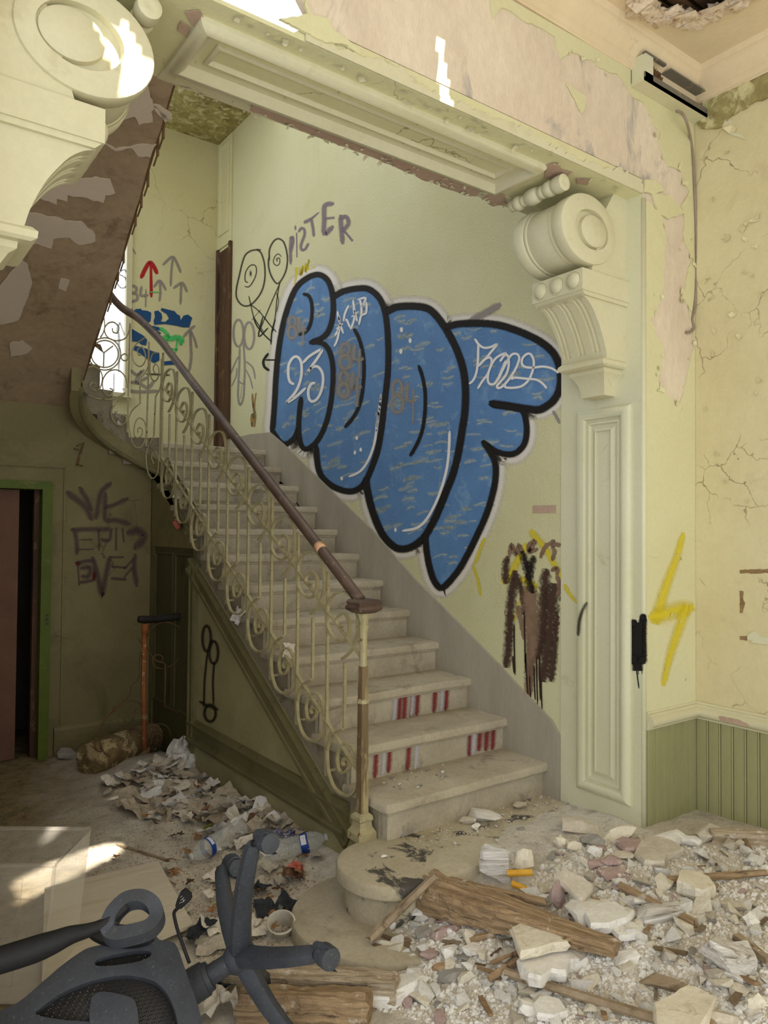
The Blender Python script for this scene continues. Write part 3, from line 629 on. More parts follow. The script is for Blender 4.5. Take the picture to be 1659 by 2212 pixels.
# curved string round the well: its underside is a rolled moulding
b = MB(); rings = []; n = 22; mold = []
for i in range(n+1):
    a = math.radians(-8+188*i/n); t = i/n
    zc = 1.98+0.06*t+0.52*t**1.6
    x, y = WC.x+WRAD*math.cos(a), WC.y+WRAD*math.sin(a)
    ri = WRAD-0.012; xi, yi = WC.x+ri*math.cos(a), WC.y+ri*math.sin(a); xo, yo = WC.x+(WRAD+0.05)*math.cos(a), WC.y+(WRAD+0.05)*math.sin(a)
    hh = 0.11+0.05*t
    rings.append([(xi, yi, zc), (xi, yi, zc+hh), (xo, yo, zc+hh), (xo, yo, zc)])
    mold.append((WC.x+(ri-0.004)*math.cos(a), WC.y+(ri-0.004)*math.sin(a), zc+0.02))
b.loft(rings).build('well_string', 'paint_shaded_grime', st_, True, 40)
MB().tube(mold, 0.019, 8).build('string_moulding', 'string_green', st_, True)
# straight part of the string moulding joining the panelling to the well
MB().tube([(XS-0.012, 4.70, 1.50), (XS-0.012, 5.05, 1.76), (XS-0.012, 5.28, 1.99)], 0.022, 8).build('string_moulding', 'string_green', st_, True)
MB().prism([(XS-0.010, 4.66, 1.44), (XS-0.010, 5.28, 1.96), (XS-0.010, 5.28, 2.14), (XS-0.010, 4.66, 1.72)], (0.012, 0, 0)).build('string_face', 'stone_grey', st_)
# upper flight returning overhead
EU = [(1.352, 5.65, 2.50), (1.325, 4.60, 3.15), (1.295, 3.86, 3.61), (1.27, 3.20, 4.02), (1.245, 2.53, 4.44)]
ups = MB(); n = 24; ids = []
for i in range(n+1):
    t = i/n*(len(EU)-1); k = min(int(t), len(EU)-2); u = t-k; p = Vector(EU[k]).lerp(Vector(EU[k+1]), u)
    p.x += 0.012*nz(p.y*5, 3)+0.006*nz(p.y*17, 8)
    ids.append(p)
rings = [[(XW, p.y, p.z-0.02), (0.2, p.y, p.z), (p.x, p.y, p.z), (p.x, p.y, p.z+0.22), (XW, p.y, p.z+0.22)] for p in ids]
ups.loft(rings); uf = ups.build('upper_flight_soffit', 'soffit_brown', st_)
uf['label'] = 'brown peeling underside of the upper flight'
MB().prism([(XW, YU, 2.52), (1.352, YU, 2.50), (1.352, YFAR, 2.52), (XW, YFAR, 2.52)], (0, 0, 0.12)).build('winder_soffit', 'soffit_brown', st_)
# patches of skim coat still stuck to the soffit
def soff(x, y):
    d = at(x, y, 1)-EYE; nrm = (Vector(EU[2])-Vector(EU[0])).cross(Vector((1, 0, 0.008))).normalized()
    return EYE+d*((Vector(EU[0])-EYE).dot(nrm)/d.dot(nrm)), nrm
for q in ([(200, 150), (300, 120), (330, 225), (372, 255), (356, 262), (338, 230), (326, 240), (330, 262), (300, 268), (290, 250), (240, 270), (200, 230)],
          [(60, 420), (122, 440), (122, 428), (146, 435), (146, 420), (180, 425), (222, 437), (228, 420), (248, 417), (238, 385), (206, 380), (150, 390), (80, 400)],
          [(20, 520), (60, 458), (90, 462), (150, 476), (176, 476), (205, 505), (206, 520), (170, 528), (150, 512), (115, 515), (110, 536), (92, 530), (60, 520), (30, 560)],
          [(-10, 640), (0, 615), (45, 560), (60, 570), (70, 610), (40, 690), (0, 700)], [(215, 300), (250, 320), (290, 312), (338, 310), (325, 338), (298, 336), (285, 318), (250, 325)],
          [(330, 222), (345, 226), (372, 246), (368, 262), (352, 254), (334, 238)], [(20, 740), (48, 735), (70, 752), (50, 765), (24, 770)], [(130, 600), (150, 604), (142, 628), (126, 622)]):
    pts = [soff(x, y) for x, y in jag(q, 2.0, 9, 2, True)]
    if min(p.x for p, _ in pts) > XW: MB().prism([p+nr*(0.0015 if nr.z < 0 else -0.0015) for p, nr in pts], Vector((0, 0, -0.003))).build('skim_patch', 'soffit_skim', st_)
# treads of the upper flight
for k in range(10):
    y1 = 5.32-k*0.272; z = zl+RI*7+k*RI
    MB().box(XW+0.01, 1.352-0.016*k*0.6, y1-0.30, y1, z-RI, z).build('upper_step', 'stone_grey', st_)

# ------------------------------------------------------------------ corbels under the lintel
def corbel(s, xj, label):
    """s = -1: springs from the far jamb towards -x; s = +1: the opposite one"""
    c = thing('corbel', (xj, 2.25, 2.27), label, 'corbel', 'scrolled corbels under the lintel')
    y0, y1 = 2.112, 2.405; X = lambda p: xj+s*p
    # scroll drum
    def drum(ya, yb_, a, bz_, name, cx=0.285, cz=2.978, n=40):
        rg = lambda y, k: [(X(cx+a*k*math.cos(2*math.pi*i/n)), y, cz+bz_*k*math.sin(2*math.pi*i/n)) for i in range(n)]
        e = 0.012
        return MB().loft([rg(ya, 0.93), rg(ya+e*0.3, 0.975), rg(ya+e, 1.0), rg(yb_-e, 1.0), rg(yb_-e*0.3, 0.975), rg(yb_, 0.93)]).build(name, 'moulding', c, True, 50)
    drum(y0+0.05, y1-0.05, 0.176, 0.146, 'scroll_drum')
    for yy, o in ((y0, 1), (y1, -1)):
        def rg(cx, a, bz_, d, n=40): return [(X(cx+a*math.cos(2*math.pi*i/n)), yy+o*d, 2.978+bz_*math.sin(2*math.pi*i/n)) for i in range(n)]
        A, B_ = 0.188, 0.156
        MB().loft([rg(0.285, A*0.96, B_*0.96, 0.064), rg(0.285, A, B_, 0.054), rg(0.285, A, B_, 0.010), rg(0.285, A*0.985, B_*0.985, 0.003), rg(0.285, A*0.95, B_*0.95, 0.0), rg(0.268, 0.116, 0.089, 0.0), rg(0.267, 0.113, 0.087, 0.024),
                   rg(0.246, 0.090, 0.073, 0.024), rg(0.246, 0.087, 0.071, 0.006), rg(0.244, 0.078, 0.064, 0.001), rg(0.240, 0.004, 0.004, -0.002)]).build('scroll_volute', 'moulding', c, True, 40)
    drum(y0+0.066, y0+0.082, 0.183, 0.151, 'scroll_band'); drum(y1-0.082, y1-0.066, 0.183, 0.151, 'scroll_band')
    # back plate to the jamb
    MB().prism([(X(0), y0+0.012, 2.79), (X(0.26), y0+0.012, 2.79), (X(0.16), y0+0.012, 3.10), (X(0.10), y0+0.012, ZB), (X(0), y0+0.012, ZB)], (0, y1-y0-0.024, 0)).build('back_plate', 'moulding', c)
    # turned roll tucked under the lintel
    pr = [(0.020, 0), (0.026, 0.006), (0.026, 0.022), (0.018, 0.026), (0.030, 0.034), (0.034, 0.05), (0.030, 0.066), (0.020, 0.072), (0.026, 0.078), (0.026, 0.090), (0.020, 0.096), (0.034, 0.110), (0.038, 0.140), (0.034, 0.168), (0.022, 0.176), (0.030, 0.184), (0.030, 0.20), (0.022, 0.206), (0.034, 0.22), (0.036, 0.245), (0.028, 0.258), (0.034, 0.264), (0.038, 0.285), (0.036, 0.318), (0.020, 0.324), (0.010, 0.320)]
    MB().lathe(pr[::-1] and [(r, 0.330-h) for r, h in pr], (X(0.455), y0-0.012, 3.140), (0, 1, 0), 16).build('turned_roll', 'moulding', c, True, 50)
    # block with three beads
    MB().box(min(X(0), X(0.335)), max(X(0), X(0.335)), y0, y1, 2.700, 2.796).build('bead_block', 'moulding', c)
    for i in range(3):
        yc = y0+0.05+i*0.0965
        pr = [(0.043, 0.0), (0.043, 0.002), (0.040, 0.002), (0.037, -0.0005), (0.034, 0.006), (0.026, 0.014), (0.014, 0.019), (0.004, 0.020)]
        MB().lathe(pr, (X(0.335), yc, 2.750), (s, 0, 0), 18, sx=1.0).build('bead', 'moulding', c, True)
    MB().prism([(X(0), y0+0.006, 2.682), (X(0.31), y0+0.006, 2.682), (X(0.335), y0+0.006, 2.706), (X(0), y0+0.006, 2.706)], (0, y1-y0-0.012, 0)).build('bead_fillet', 'moulding', c)
    # fluted console, concave, and its drop
    cur = [(0.318, 2.684), (0.285, 2.672), (0.25, 2.645), (0.222, 2.61), (0.192, 2.565), (0.170, 2.52), (0.150, 2.47), (0.138, 2.425)]
    C = cr(cur, 4); w0, w1 = y0+0.018, y1-0.018
    def front(yf):  # five flats and four sunk flutes
        return yf
    ys = []; nfl = 3; step = (w1-w0)/nfl
    for i in range(nfl): ys += [(w0+i*step, 0), (w0+(i+.34)*step, 0), (w0+(i+.36)*step, -0.008), (w0+(i+.54)*step, -0.008), (w0+(i+.56)*step, 0), (w0+(i+.62)*step, 0), (w0+(i+.64)*step, -0.008), (w0+(i+.80)*step, -0.008), (w0+(i+.82)*step, 0)]
    ys.append((w1, 0)); rings = []
    for j, (p, z) in enumerate(C):
        k = 1.0 if 2 < j < len(C)-4 else 0.0
        rings.append([(X(0), w0, z)]+[(X(p+d*k), y, z) for y, d in ys]+[(X(0), w1, z)])
    MB().loft(rings).build('fluted_console', 'moulding', c, True, 30)
    prof = [(0.158, 2.430), (0.172, 2.418), (0.170, 2.400), (0.156, 2.392), (0.128, 2.390), (0.126, 2.372), (0.108, 2.360), (0.090, 2.330), (0.080, 2.300), (0.080, 2.272), (0.04, 2.268)]
    rings = []
    for p, z in prof:
        e = (p-0.080)*0.7; rings.append([(X(0), w0+0.06-e, z), (X(p), w0+0.06-e, z), (X(p), w1-0.06+e, z), (X(0), w1-0.06+e, z)])
    MB().loft(rings).build('drop', 'moulding', c, True, 30)
    return c
corbel(-1, XJ-0.006, 'scrolled plaster corbel above the panelled jamb')
corbel(1, XL, 'scrolled plaster corbel in hard sunlight beside the brown soffit')
# ------------------------------------------------------------------ wrought-iron railing
M('iron', (182, 172, 134), (160, 149, 110), (116, 78, 48), scale=9, s3=26, t3=(0.60, 0.66), rough=0.6, bump=0.3, bscale=120, tint=0.15)
M('iron_dark', (120, 92, 62), (98, 74, 50), (170, 158, 118), scale=9, s3=22, t3=(0.62, 0.68), rough=0.7, bump=0.3, bscale=120)
M('newel_paint', (128, 110, 80), (98, 80, 58), (172, 158, 116), scale=7, s3=14, t3=(0.52, 0.62), rough=0.6, bump=0.3, stretch=(1, 1, 0.3))
M('iron_rust', (170, 106, 62), (142, 84, 48), (196, 168, 120), scale=9, s3=26, t3=(0.56, 0.64), rough=0.8, bump=0.4, bscale=120)
M('rail_wood', (104, 84, 70), (78, 60, 50), (176, 162, 132), scale=5, s3=22, t3=(0.62, 0.68), rough=0.45, bump=0.2, bscale=60, stretch=(1, 1, 1), spec=0.4)
M('rail_bare', (226, 178, 140), (200, 148, 110), None, scale=20, rough=0.6)
XR = 1.880; NY, NZ = 2.715, 0.281
rl = thing('stair_railing', (XR, NY, NZ), 'scrolled wrought-iron stair railing in chipped cream paint with a brown handrail', 'railing')
base = lambda y: NZ+0.62*(y-2.70)
def zp(x, y):     # detail pixels (400..900 x 1200..1850 enlarged) on the railing plane
    q = on(400+x/3.318, 1200+y/3.318, 'X', XR); return (q.y, q.z)
low = [(1130, 1245), (1060, 1280), (1028, 1350), (1018, 1430), (1030, 1560), (1075, 1670), (1160, 1722), (1215, 1690), (1238, 1600), (1232, 1480), (1205, 1385), (1150, 1345), (1105, 1390), (1090, 1460), (1105, 1540), (1140, 1558), (1172, 1520), (1175, 1480), (1150, 1450), (1128, 1480), (1140, 1505)]
upp = [(900, 420), (950, 370), (985, 290), (1000, 190), (990, 80), (965, 5), (920, -25), (870, -20), (830, 20), (802, 110), (808, 200), (840, 270), (890, 305), (930, 275), (948, 210), (940, 150), (910, 115), (875, 140), (865, 185), (885, 212), (905, 195)]
Y0 = 3.016
low = [(a-Y0, b-base(a)) for a, b in (zp(*p) for p in low)]
upp = [(a-(Y0+GO), b-base(a)) for a, b in (zp(*p) for p in upp)]
def panel_path(pts, Yb, X, bf=base, flip=1):
    return [(X, Yb+flip*a, bf(Yb+flip*a)+h) for a, h in cr(pts, 4)]
hr_z = lambda y: 1.285+0.645*(y-2.735)
bar_m = MB().box(-0.0065, 0.0065, -0.0065, 0.0065, 0, 1).build('baluster', 'iron'); COL.objects.unlink(bar_m); bar_me = bar_m.data; bpy.data.objects.remove(bar_m)
def put(me, name, loc, scale, parent):
    o = bpy.data.objects.new(name, me); COL.objects.link(o); o.location = loc; o.scale = scale; child(o, parent); return o
lo_me = up_me = None
NP = 9
for i in range(-1, NP):
    Yb = Y0+GO*i
    if i >= 0: put(bar_me, 'baluster', (XR, Yb, base(Yb)-0.005), (1, 1, hr_z(Yb)-base(Yb)-0.03), rl)
    if i < NP-1:
        Yn = Yb+GO; ym = Yb+GO*0.47
        if i == -1: pass
        put(bar_me, 'short_baluster', (XR, ym, base(ym)+0.345), (1, 1, 0.296), rl)
        for nm, pts in (('lower_scroll', low), ('upper_scroll', upp)):
            src = lo_me if nm == 'lower_scroll' else up_me
            if src is None:
                b = MB().tube(panel_path(pts, Yn, XR), 0.0042, flat=((1, 0, 0), 0.0085)); o = b.build(nm, 'iron', rl, True, 40)
                ref = Yn
                if nm == 'lower_scroll': lo_me = (o.data, ref)
                else: up_me = (o.data, ref)
            else: put(src[0], nm, (0, Yn-src[1], base(Yn)-base(src[1])), (1, 1, 1), rl)
ye = Y0+GO*(NP-1)
for h in (0.768, 0.251):
    MB().tube([(XR, NY, base(NY)+h), (XR, ye, base(ye)+h)], 0.0035, flat=((1, 0, 0), 0.009)).build('sloping_bar', 'iron', rl)
# feet that tie the bars to the string
for i in range(NP):
    Yb = Y0+GO*i; MB().box(XR-0.004, XS+0.01, Yb-0.006, Yb+0.006, base(Yb)+0.01, base(Yb)+0.022).build('string_tie', 'iron', rl)
# newel post on the bullnose step
b = MB(); sq = lambda s, z: [(XR-s, NY-s, z), (XR+s, NY-s, z), (XR+s, NY+s, z), (XR-s, NY+s, z)]
b.loft([sq(0.046, NZ-0.002), sq(0.046, NZ+0.03), sq(0.040, NZ+0.04), sq(0.032, NZ+0.055), sq(0.030, NZ+0.075), sq(0.036, NZ+0.085), sq(0.034, NZ+0.10), sq(0.022, NZ+0.112)]).build('newel_base', 'iron', rl)
b = MB().loft([sq(0.020, NZ+0.112), sq(0.016, NZ+0.75)]).build('newel_shaft', 'newel_paint', rl)
MB().lathe([(0.016, 0), (0.026, 0.004), (0.026, 0.018), (0.018, 0.024)], (XR, NY, NZ+0.585), n=8).build('newel_collar', 'iron', rl)
MB().lathe([(0.014, 0), (0.016, 0.06), (0.017, 0.20), (0.022, 0.225), (0.016, 0.235), (0.020, 0.25), (0.028, 0.275), (0.034, 0.285)], (XR, NY, NZ+0.70), n=8).build('newel_capital', 'iron', rl)
b = MB(); rg = lambda s, z, dx=0: [(XR+s*c, NY+s*d, z) for c, d in ((-1, -.85), (-.6, -1), (.6, -1), (1, -.85), (1, .85), (.6, 1), (-.6, 1), (-1, .85))]
b.loft([rg(0.040, NZ+0.985), rg(0.062, NZ+1.0), rg(0.064, NZ+1.012), rg(0.056, NZ+1.022), rg(0.060, NZ+1.034), rg(0.052, NZ+1.044)]).build('newel_cap', 'rail_wood', rl, True, 50)
# handrail: straight run, then wreathed round the well
hp = [(XR, NY+0.03, hr_z(NY+0.03)+0.03)]+[(XR, y, hr_z(y)+0.03) for y in (3.0, 3.4, 3.8, 4.2, 4.6, 4.9)]
hp += [(1.872, 5.08, hr_z(5.08)+0.04), (1.83, 5.28, 3.01), (1.745, 5.46, 3.175), (1.64, 5.52, 3.25), (1.54, 5.49, 3.33), (1.44, 5.36, 3.42), (1.37, 5.2, 3.56), (1.335, 4.9, 3.78), (1.32, 4.2, 4.25), (1.29, 3.2, 4.9), (1.26, 2.6, 5.3)]
HP = cr(hp, 6)
MB().tube(HP, 0.0265, 10).build('handrail', 'rail_wood', rl, True)
MB().tube([(p[0], p[1], p[2]-0.024) for p in HP], 0.006, flat=((1, 0, 0), 0.012)).build('rail_strap', 'iron_dark', rl)
k = 9; a = Vector(HP[k]); b_ = Vector(HP[k+1]); q = on(692, 1197, 'X', XR); d = (Vector(hp[2])-Vector(hp[1])).normalized(); zc = hr_z(q.y)+0.03
MB().tube([Vector((XR, q.y, zc))-d*0.022, Vector((XR, q.y, zc))+d*0.022], 0.0275, 10).build('bare_wood_patch', 'rail_bare', rl, True)
# wreathed panel at the winders: rings and scrolls hung on two long bars
def well(a, dz, r=WRAD-0.03): 
    t = (a+8)/188.0; zc = 1.98+0.06*t+0.52*t**1.6
    return Vector((WC.x+r*math.cos(math.radians(a)), WC.y+r*math.sin(math.radians(a)), zc+dz))
def wpath(px):      # pixels of the upper railing detail on a plane through the well edge
    out = []
    for x, y in px:
        X, Y = 130+x/3.016, 500+y/3.016
        # far side of the round well the scroll hangs on
        d = at(X, Y, 1)-EYE; d2 = Vector((d.x, d.y)); o2 = Vector((-WC.x, -WC.y)); A = d2.dot(d2); B = o2.dot(d2); C = o2.dot(o2)-0.285**2; D = B*B-A*C
        out.append(EYE+d*((-B+math.sqrt(max(D, 0.0)))/A) if D > 0 and X < 345 else on(X, Y, 'Y', 5.36))
    return out
def strip(name, px, r=0.0042, mat='iron', closed=False):
    return MB().tube(cr(wpath(px), 4, closed), r, flat=((0.3, 1, 0), 0.008), closed=closed).build(name, mat, rl, True, 40)
strip('winder_bar', [(455, 600), (437, 1310)], 0.006)
strip('winder_ring', [(290+105*math.cos(t*0.5236), 798+105*math.sin(t*0.5236)) for t in range(12)], closed=True)
strip('winder_ring', [(290+88*math.cos(t*0.5236), 798+88*math.sin(t*0.5236)) for t in range(12)], closed=True)
strip('winder_ring', [(420+22*math.cos(t*0.785), 820+22*math.sin(t*0.785)) for t in range(8)], closed=True)
strip('winder_scroll', [(455, 620), (430, 690), (370, 712), (310, 690), (288, 640), (310, 600), (350, 592), (382, 625), (372, 660), (345, 655), (340, 630)])
strip('winder_scroll', [(275, 500), (285, 560), (290, 620), (280, 660), (262, 690)])
strip('winder_scroll', [(437, 1020), (425, 950), (380, 905), (320, 910), (280, 960), (278, 1020), (300, 1065), (330, 1065), (345, 1035), (322, 1022)])
strip('winder_scroll', [(150, 930), (150, 1000), (180, 1060), (250, 1090), (350, 1090), (420, 1050)])
strip('winder_scroll', [(160, 900), (210, 880), (255, 900), (275, 950), (260, 1020), (225, 1035), (195, 1010), (210, 985), (235, 995)])
strip('winder_scroll', [(425, 1050), (370, 1110), (335, 1170), (345, 1230), (385, 1262), (425, 1245), (430, 1210), (400, 1195), (385, 1215), (400, 1230)])
strip('winder_stem', [(285, 790), (282, 890)], 0.005); strip('winder_stem', [(285, 790), (345, 745)]); strip('winder_stem', [(285, 790), (240, 755)])
strip('winder_bar', [(578, 720), (572, 1010), (560, 1400)], 0.0065)
strip('winder_bar', [(662, 830), (655, 1150), (648, 1500)], 0.0065)
strip('short_baluster', [(622, 1075), (610, 1330)], 0.006); strip('winder_scroll', [(622, 1075), (650, 1020), (662, 940)])
strip('winder_scroll', [(635, 790), (600, 800), (585, 880), (592, 950), (618, 975), (642, 940), (640, 885), (620, 865), (606, 895), (618, 925)])
strip('winder_scroll', [(610, 1330), (585, 1380), (560, 1450), (570, 1560), (600, 1610), (635, 1570), (640, 1480), (615, 1430), (595, 1470), (610, 1515)])
b = MB(); R = random.Random(4); c = wpath([(243, 752)])[0]
b.hull([c+Vector((R.gauss(0, .018), R.gauss(0, .006), R.gauss(0, .014))) for _ in range(14)]); b.build('iron_leaf', 'iron_dark', rl)
strip('winder_scroll', [(555, 690), (500, 730), (468, 780), (480, 850), (520, 880), (552, 850), (555, 800), (535, 755), (505, 770), (510, 805), (530, 800)])
strip('winder_scroll', [(560, 1300), (550, 1240), (515, 1215), (488, 1250), (480, 1320), (500, 1345), (530, 1330), (535, 1290), (510, 1280), (505, 1310)])
strip('winder_scroll', [(520, 1120), (460, 1180), (447, 1260), (470, 1370), (500, 1410), (540, 1390), (558, 1330)])
strip('short_baluster', [(520, 955), (520, 1120)], 0.006); strip('winder_scroll', [(520, 955), (555, 920), (575, 860), (580, 760)])
# iron hanging along the open edge of the upper flight
for (x, y) in ((355, 292), (345, 330), (318, 395), (302, 440), (290, 480), (262, 560), (252, 600), (232, 650)):
    q = soff(x, y)[0]; d = Vector(EU[1])-Vector(EU[2]); d.normalize(); X = 1.338+(q.y-4.5)*0.03; p = Vector((X, q.y, q.z+0.10))
    MB().box(X-0.006, X+0.006, q.y-0.006, q.y+0.006, q.z-0.02, q.z+0.55).build('upper_baluster', 'iron_dark', rl)
    MB().tube([Vector((X, q.y, q.z-0.01)), Vector((X, q.y+0.06, q.z-0.05))], 0.005, 6).build('upper_tie', 'iron_dark', rl)
eu = cr([(x+0.004, y, z+0.02) for x, y, z in EU], 6)
MB().tube(eu, 0.012, flat=((1, 0, 0), 0.008)).build('upper_edge_strip', 'iron_dark', rl)

# ------------------------------------------------------------------ second railing end left standing under the stairs
br = thing('railing_fragment', (1.50, 5.0, 0.1), 'rusty iron post with a stub of black handrail and loose wire scrolls', 'railing')
YP = 5.05
pj = lambda x, y: on(x/3.318, 1300+y/3.318, 'Y', YP)
q0, q1 = pj(1035, 1060), pj(1040, 155)
MB().tube([q0, pj(1030, 600), pj(1036, 200)], 0.018, 6).build('post', 'iron_rust', br, True)
MB().lathe([(0.017, 0), (0.024, 0.02), (0.026, 0.06), (0.020, 0.075)], q1-Vector((0, 0, 0.075)), n=8).build('post_capital', 'iron_rust', br, True)
M('tar_black', (44, 40, 36), (32, 29, 27), (190, 180, 160), scale=6, s3=30, t3=(0.70, 0.73), rough=0.5, bump=0.3)
a, c = pj(990, 125), pj(1325, 105); MB().tube(cr([a, a.lerp(c, .3)+Vector((0, 0, -.006)), a.lerp(c, .7), c], 4), [0.02]+[0.026]*11+[0.024], 10).build('handrail_stub', 'tar_black', br, True)
def wire(name, pts, r=0.0045, mat='iron_dark'): return MB().tube(cr([pj(*p) for p in pts], 4), r, 5).build(name, mat, br, True)
wire('wire_ring', [(1180, 440), (1120, 420), (1065, 350), (1055, 260), (1100, 175), (1190, 146), (1280, 180), (1322, 260), (1305, 370), (1250, 440), (1200, 470)])
wire('wire_scroll', [(1165, 480), (1110, 465), (1092, 420), (1115, 385), (1150, 382), (1168, 405), (1150, 430), (1125, 420)], 0.004)
wire('wire_bar', [(1185, 445), (1185, 600), (1180, 752)], 0.006); wire('wire_scroll', [(1180, 752), (1230, 770), (1280, 810), (1310, 870), (1300, 940)])
wire('wire_scroll', [(1050, 920), (1090, 885), (1160, 876), (1210, 910), (1225, 965)]); wire('wire_scroll', [(1085, 1020), (1095, 960), (1130, 942), (1158, 965), (1145, 1000), (1120, 985)])
wire('wire_scroll', [(1012, 740), (990, 720), (940, 712), (880, 740), (800, 800), (740, 860), (700, 930), (680, 1010), (690, 1060), (720, 1076), (735, 1055), (715, 1045)])
wire('wire_scroll', [(1000, 500), (985, 560), (940, 600), (930, 660), (880, 710), (820, 765), (760, 830), (720, 910), (715, 1000), (740, 1070), (790, 1110)])
wire('wire_scroll', [(1015, 300), (1000, 280), (1000, 265)]); wire('wire_scroll', [(1018, 360), (1002, 400), (1000, 500)])
wire('wire_curl', [(1010, 790), (980, 800), (970, 775), (990, 762), (1005, 775)], 0.004); wire('wire_curl', [(838, 765), (825, 785), (808, 775), (815, 755), (835, 755)], 0.004)
# ------------------------------------------------------------------ sprayed and brushed paint on the walls
PM('spray_black', (30, 27, 25), 0.62, 1.0, 0.18)
PM('spray_black_soft', (48, 44, 38), 0.12, 1.0, 0.35, 0.90)
PM('spray_white', (226, 224, 222), 0.70, 1.0, 0.12)
PM('spray_white_soft', (222, 216, 206), 0.55, 1.0, 0.25, 0.95)
PM('spray_grey', (150, 142, 138), 0.30, 1.0, 0.30, 0.85)
PM('spray_grey_thin', (158, 150, 138), 0.10, 1.0, 0.45, 0.8)
PM('spray_violet', (128, 116, 124), 0.30, 1.0, 0.40, 0.9)
PM('spray_yellow', (218, 200, 44), 0.10, 1.0, 0.40, 0.85)
PM('spray_red', (172, 34, 40), 0.62, 1.0, 0.15)
PM('spray_green', (74, 196, 110), 0.45, 1.0, 0.30, 0.9)
PM('spray_pale', (190, 202, 190), 0.0, 1.0, 0.5, 0.55, gs=60)
PM('spray_mauve', (96, 74, 76), 0.15, 1.0, 0.30, 0.75)
PM('spray_dark_red', (92, 30, 26), 0.30, 1.0, 0.35, 0.9)
PM('brush_brown', (74, 54, 46), 0.25, 1.0, 0.55, 0.97, gs=60)
PM('brush_taupe', (138, 112, 92), 0.45, 1.0, 0.45, 0.95, (116, 92, 76), gs=70)
PM('brush_dark', (38, 30, 26), 0.15, 1.0, 0.60, 0.97, gs=60)
PM('drip_brown', (52, 38, 32), 0.7, 1.0, 0.1)
PM('roll_blue', (36, 76, 124), 0.80, 1.0, 0.15)
M('spray_blue', (96, 138, 186), (86, 126, 174), (126, 160, 194), scale=2.5, s3=9, t3=(0.56, 0.72), rough=0.55, bump=0.55, bscale=70, tint=0.06)
def crop(ox, oy, k): return lambda P: [(ox+x/k, oy+y/k) for x, y in P]
NRM = {'X': Vector((-1, 0, 0)), 'Y': Vector((0, -1, 0)), 'Z': Vector((0, 0, 1))}
class Paint:
    def __init__(s, ax, val, f, k, wf=1.35): s.wf = wf; s.b = MB(); s.ax = ax; s.val = val; s.f = f; s.k = k
    def p(s, q, layer): return on(q[0], q[1], s.ax, s.val)+NRM[s.ax]*(0.0006+0.0004*layer)
    def st(s, P, wd, layer=1, smooth=True, taper=None, closed=False, n=4):
        Q = s.f(P)
        if smooth and len(Q) > 2: Q = cr(Q, n, closed)
        if closed: Q = Q+[Q[0]]
        w2 = wd/s.k/2*s.wf; L = []; m = len(Q); ids = []
        for i, q in enumerate(Q):
            a = Q[max(i-1, 0)]; c = Q[min(i+1, m-1)]; dx, dy = c[0]-a[0], c[1]-a[1]; l = math.hypot(dx, dy) or 1; nx_, ny_ = -dy/l, dx/l
            h = w2
            if taper: h = w2*(taper[0]+(taper[1]-taper[0])*i/max(1, m-1))
            if i in (0, m-1) and not closed and m > 1:
                e = -1 if i == 0 else 1; q = (q[0]+e*dx/l*h*0.7, q[1]+e*dy/l*h*0.7); h *= 0.55
            ia = s.b.pts([s.p((q[0]+nx_*h, q[1]+ny_*h), layer)])[0]; ib = s.b.pts([s.p((q[0]-nx_*h, q[1]-ny_*h), layer)])[0]
            s.b.uv[ia] = (i, 1); s.b.uv[ib] = (i, -1); ids.append((ia, ib))
        for (a, b_), (c, d) in zip(ids, ids[1:]): s.b.f.append([a, b_, d, c])
        return s
    def dot(s, c, rx, ry=None, layer=1, n=14):
        ry = ry or rx; q0 = s.f([c])[0]; o = s.b.pts([s.p(q0, layer)])[0]; s.b.uv[o] = (0, 0); R_ = []
        for i in range(n):
            t = 2*math.pi*i/n; j = s.b.pts([s.p((q0[0]+math.cos(t)*rx/s.k, q0[1]+math.sin(t)*ry/s.k), layer)])[0]; s.b.uv[j] = (0, 1); R_.append(j)
        for i in range(n): s.b.f.append([o, R_[i], R_[(i+1) % n]])
        return s
    def fill(s, P, layer=1, smooth=True):
        Q = s.f(P)
        if smooth: Q = cr(Q, 4, True)
        ids = s.b.pts([s.p(q, layer) for q in Q])
        for j in ids: s.b.uv[j] = (0, 0)
        s.b.f.append(ids); return s
    def make(s, name, mat, parent, label):
        o = s.b.build(name, mat, parent, fix=False); o['label'] = label; return o
XG = XJ
Bf = crop(560, 560, 2.37)
Rl = [(70, 880), (78, 760), (90, 560), (110, 400), (140, 270), (185, 155), (240, 100), (300, 78), (345, 100), (370, 150), (380, 220), (378, 290), (360, 360), (325, 402), (290, 416), (330, 432), (362, 475), (378, 545), (379, 630), (370, 720), (352, 810), (325, 885), (290, 940), (245, 972), (218, 955), (206, 905), (200, 865), (188, 905), (165, 932), (138, 948), (110, 935)]
Ol = [(382, 192), (430, 165), (500, 150), (560, 152), (610, 190), (640, 250), (655, 330), (662, 450), (660, 580), (645, 720), (630, 850), (610, 970), (580, 1060), (550, 1130), (520, 1168), (480, 1188), (430, 1184), (370, 1158), (320, 1110), (300, 1050), (292, 960), (330, 885), (355, 800), (372, 700), (378, 600), (372, 500), (345, 440), (335, 410), (365, 350), (380, 270)]
Dl = [(655, 268), (700, 246), (760, 240), (840, 245), (890, 270), (940, 330), (985, 405), (1022, 485), (1045, 560), (1058, 660), (1055, 780), (1040, 880), (1020, 1000), (990, 1110), (950, 1210), (910, 1310), (862, 1400), (830, 1440), (780, 1474), (730, 1484), (690, 1470), (640, 1420), (600, 1340), (570, 1250), (553, 1170), (560, 1110), (600, 1000), (630, 860), (650, 700), (662, 560), (660, 400)]
